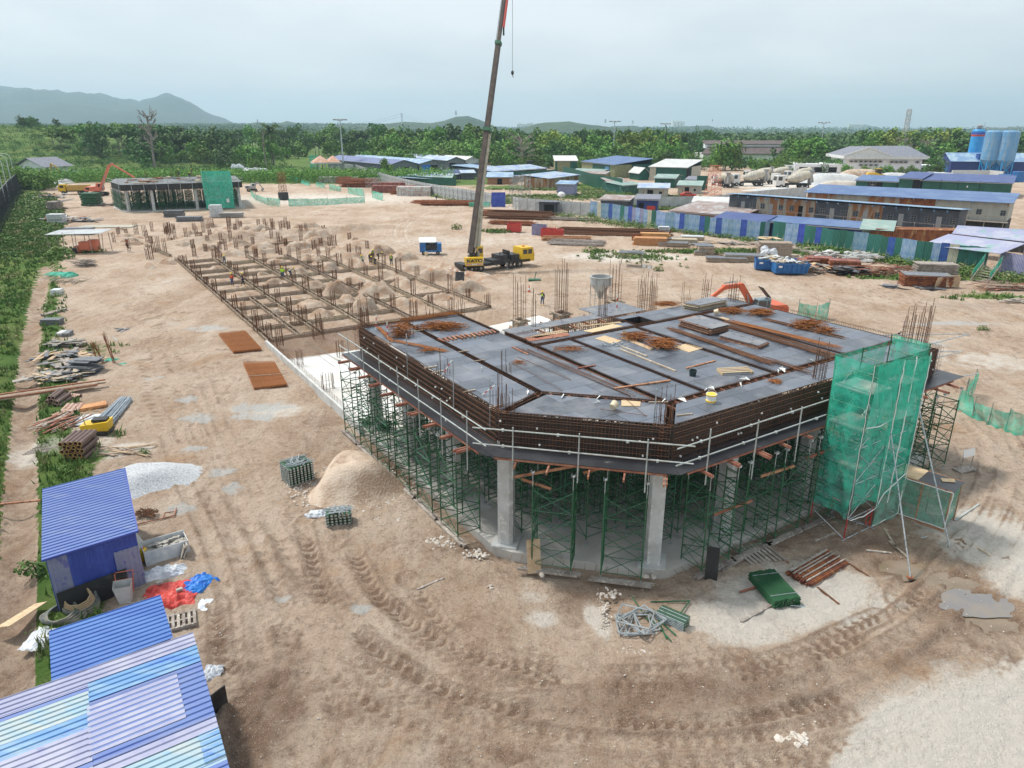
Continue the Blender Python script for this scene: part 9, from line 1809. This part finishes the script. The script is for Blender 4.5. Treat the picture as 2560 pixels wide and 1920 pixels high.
k=MB();k.box((.3,0,1.1),(1.6,1.3,1.3));k.box((1.6,0,1.2),(1.2,1.1,1.7));k.box((-.9,0,.6),(.9,.9,1.0));k.solo('orange_machine',[M['orange_faded']],'orange machine standing under the rough shelter','machine',None,Q(1,1,740,1490));k=MB();k.lathe([(.35,0),(.35,.9)],n=10);k.solo('drum',[M['black']],'black drum at the left of the orange machine','drum',None,Q(1,1,650,1500))
for i,(u,v,w_,d,h,m_,lb)in enumerate(((690,1330,5,2,1.2,'ply_grey','grey board stack behind the rough shelter'),(500,1240,3,2,2.,'plastic_white','white crate at the left of the board piles'),(480,1130,2,3,2.2,'timber_grey','upright grey bundle beside the leaning white panels'),(1640,1250-30,5,2.,1.,'ply_grey','board stack on the bank in front of the far building'),(1870,1180,2.4,2,2.6,'plastic_white','white wrapped stack in front of the far building'),(1510,1180,4,2.,1.4,'ply_grey','leaning grey boards in front of the far building'),(2000,1185,5,1.6,1.,'steel_grey','flat steel stack in front of the far building'))):slab_(Q(1,1,u,v),R(5),w_,d,h,m_,lb,'board_stack',6,'board stack')
scatter('debris_pile',Q(1,1,640,1220),11,4,70,['ply_grey','plastic_white','timber_grey','rust'],'sprawl of white and grey panels beside the track in the distance',1,3.4,.7,h=1.);scatter('debris_pile',Q(1,1,510,1110),4,3,20,['ply_grey','timber_grey'],'leaning grey panels left of the distant track',1,3,1.,h=2);scatter('debris_pile',Q(1,1,450,1020),7,3,40,['plastic_white','steel_grey','timber_red'],'pale heap of panels near the far end of the verge',1,3,.6,h=1.3);scatter('debris_pile',Q(1,1,900,1085),6,4,40,['steel_grey','timber_grey'],'flat metal parts between green crates and far building',1,3,.4,h=.6);slab_(Q(1,1,800,1085),R(0),4,3,3.2,'green_steel','dark green crates left of the far building','green_crates',5,'crates');slab_(Q(1,2,0,0)*0+Q(1,1,930,1265),R(0),11,3.6,.08,'wall_beige','pale flat board road plate across the distant track','road_plate',1,'plate')
def tubes(p,rz,n,rows,l,r,m_,label,name='tube_bundle',cat='tubes',sp=2.3,jit=.05):
 t=thing(name,label,cat,p,rz);k=MB()
 for j in range(rows):
  for i in range(n):x=U(-jit,jit);k.tube((x-l/2,(i-n/2)*r*sp,r+j*r*2.05),(x+l/2,(i-n/2)*r*sp,r+j*r*2.05),r,7)
 k.build('tubes',M[m_],t);k=MB()
 for x in(-l*.35,l*.35):k.beam((x,-n/2*r*sp-.03,rows*r*2.1),(x,n/2*r*sp,rows*r*2.1),.03,.02)
 k.build('band',M['galv' if 'green' in m_ else 'rebar'],t);return t
tubes(V(1672,1278),ang(V(1640,1240),V(1702,1310)),17,6,2.1,.032,'green_steel','neat bundle of clean green scaffold tubes on the pale dirt');
t=tubes(V(1765,1230),ang(V(1712,1250),V(1818,1190)),15,3,2.9,.036,'rust','bundle of rusty brown pipes right of the green tubes',jit=.18);k=MB();[k.tube((-1.4+U(-.1,.1),(i-8)*.085,.24),(1.45,(i-8)*.085+U(-.04,.04),.26),.036,7)for i in(3,6,9,11,13,14)];k.build('pale_tubes',M['timber_grey'],t)
for i,(a,b,m_,lb)in enumerate((((1598,1280),(1640,1268),'timber_red','short brown bar at the left of the green bundle'),((1700,1215),(1712,1232),'timber_red','brown bar under the rusty pipes'),((1765,1270),(1812,1307),'rebar','brown bar in front of the rusty pipes'),((1822,1212),(1882,1250),'rebar','long brown bar right of the rusty pipes'),((1600,1345),(1668,1308),'timber_grey','thin grey bar left of the green bundle'),((1560,1235),(1640,1190),'timber_grey','timber on the mud in front of the right edge towers'),((1902,1130),(1935,1185),'timber','pale plank in the mud before the netted passage'),((1920,1170),(1960,1205),'timber','brown plank in the puddle'),((2062,1125),(2115,1090),'pipe_white','white pipe on the dirt right of the netted passage'),((1870,1190),(1925,1196),'timber_grey','short pale log in front of the stair tower'),((1760,1170),(1860,1130),'timber_grey','pale plank on the mud at the foot of the stair tower'),((2105,1180),(2145,1205),'timber','thin stick on the pale dirt at the right'),((900,1275),(960,1250),'timber_grey','pale worn plank in the middle of the muddy track'),((860,1030),(930,1100),'timber','leaning stick on the mud beside the green towers'))):plank('plank',V(*a),V(*b),.09,.06,m_,lb)
t=thing('timber_pallet','grey slatted timber platform on the mud by the right edge towers','pallet',V(1640,1198),ang(V(1600,1190),V(1690,1190))+.2)
for i in range(8):k=MB();k.box((-.9+i*.24,0,.08),(.14,1.5,.05),.15);k.build('slat',M['timber_grey'],t)
def frame2(k,c,a,w_=1.2,h=1.5,r=.03,z=.05):
 M_=Matrix.Translation((c[0],c[1],z))@Matrix.Rotation(a,4,'Z');P_=[M_@Vector(q)for q in((-w_/2,-h/2,0),(w_/2,-h/2,0),(w_/2,h/2,0),(-w_/2,h/2,0),(0,h/2,0))]
 for i,j in((0,1),(1,2),(2,3),(3,0),(0,4)):k.tube(P_[i],P_[j],r,6)
t=thing('frame_pile','loose pile of grey scaffold frames dropped on the mud in front of the deck','scaffold frames',V(1375,1352),R(5))
for i,(x,y,a)in enumerate(((0,0,0),(.1,.05,.12),(-.15,-.1,-.1),(.25,.1,.5),(.3,-.05,.62),(-.05,.1,-.45))):k=MB();frame2(k,(x,y),a,1.35,1.15,.032,.05+i*.07);k.build('frame',M['galv'],t)
t=thing('brace_stack','stack of worn green braces standing right of the grey frames','scaffold braces',V(1452,1345),R(-38))
for i in range(9):k=MB();[k.tube((-.62,-.28+i*.07,.04+j*.075),(.62,-.28+i*.07,.05+j*.075),.02,5)for j in range(6)];k.build('brace',M['galv' if i%3==0 else 'green_steel'],t)
k=MB();[k.tube(V(a[0],a[1],.08)-V(1420,1310),V(b[0],b[1],.08)-V(1420,1310),.03,6)for a,b in(((1405,1300),(1490,1298)),((1490,1298),(1470,1325)),((1365,1288),(1400,1340)),((1400,1318),(1460,1372)),((1410,1312),(1440,1380)),((1395,1325),(1450,1385)))];k.solo('green_tubes',[M['green_steel']],'loose green tubes scattered behind and under the grey frames','tubes',None,V(1420,1310))
def leanboard(p,rz,w_,h,m_,label,lean=.35):k=MB();k.plate((-w_/2,0,0),(w_/2,0,0),(w_/2,lean,h),(-w_/2,lean,h),.03);[k.box((sx*(w_/2-.04),.03+lean*.5,h/2),(.05,.05,h*.98),0,0,-math.atan(lean/h))for sx in(-1,1)];k.solo('leaning_board',[M[m_]],label,'board',None,p,rz)
leanboard(V(1155,1238),R(12),.62,1.55,'ply_pale','pale plywood board with drip stains leaning on a front tower');leanboard(V(1535,1254),R(-14),.55,1.5,'form_black','black board leaning on a tower right of the front column')
t=thing('sign_stand','small white warning signs on a timber stand at the right of the netted passage','sign',V(2085,1015),R(20));k=MB();k.tube((-.4,0,0),(-.4,0,1.1),.03,4);k.tube((.4,0,0),(.4,0,1.1),.03,4);k.box((0,0,.05),(1.4,.6,.08));k.build('stand',M['timber_grey'],t);k=MB();k.box((-.1,-.06,1.15),(.9,.03,.45),0,0,-.2);k.build('board',M['tub_white'],t)
k=MB();k.tube((0,0,0),(.45,.1,.04),.03,5);k.tube((.2,.05,.03),(.3,.3,.03),.025,4);k.solo('scaffold_fitting',[M['galv']],'short scaffold fitting in the mud before the stair tower','fitting',None,V(1985,1163));k=MB();k.box((0,0,.02),(.2,.2,.03));k.tube((-.5,.1,.03),(0,0,.04),.02,5);k.solo('base_jack',[M['galv']],'loose base jack at the lower end of the green bundle','jack',None,V(1735,1312))
for i in range(14):pass
for i,(a,w_,d,rz,m_,lb)in enumerate(((V(2105,1300),1.7,1.,.0,'grey_water','a'),(V(2060,1255),1.4,.8,.0,'mud_water','a'),(V(2150,1345),1.2,.7,.0,'mud_water','a'),(V(1945,1225),1.6,.9,.0,'mud_water','a'))):
 k=MB();n=30;k.add([(0,0,0)]+[((w_*math.cos(x)*(1+.25*mnoise.noise((math.cos(x)*2+i*5,math.sin(x)*2,0.)))),d*math.sin(x)*(1+.3*mnoise.noise((math.cos(x)*2,math.sin(x)*2+i*9,4.))),0)for x in np.linspace(0,6.283,n,endpoint=False)],[(0,j,j%n+1)for j in range(1,n+1)]);tag(k.build('puddle',M[m_],None,Vector((a.x,a.y,fx(a.x,a.y)-.09)),rz),kind='structure')
for i,(u,v,s_)in enumerate(((1905,1340,.1),(2075,1030+350,.12),(1600,1610,.15),(1150,1530,.1),(1240,1420,.1))):pass
bd=bpy.data.objects;k=MB();k.ball((0,0,.14),.09,8,0,0,.8);k.ball((.09,0,.24),.05,8);k.beam((-.05,0,.13),(-.26,0,.08),.06,.02);k.solo('crow',[M['black']],'black crow perched on the outer pipe at the right end of the deck','bird',None,W(42.9,22.6,6.86))
OR=thing('outrigger_pipes','grey pipes sticking out to the right beyond the end of the deck','scaffold pipes',(0,0,0),YAW)
for a,b in(((41.6,20.5,6.9),(46.5,20.2,7.0)),((41.4,24.2,6.7),(46.5,20.4,6.95)),((41.6,20.6,5.9),(45.8,20.1,6.0)),((41.4,24,5.7),(45.8,20.3,5.95)),((42,18.9,5.3),(45.2,18.7,5.1))):k=MB();k.tube(a,b,.03,6);k.build('pipe',M['galv'],OR)
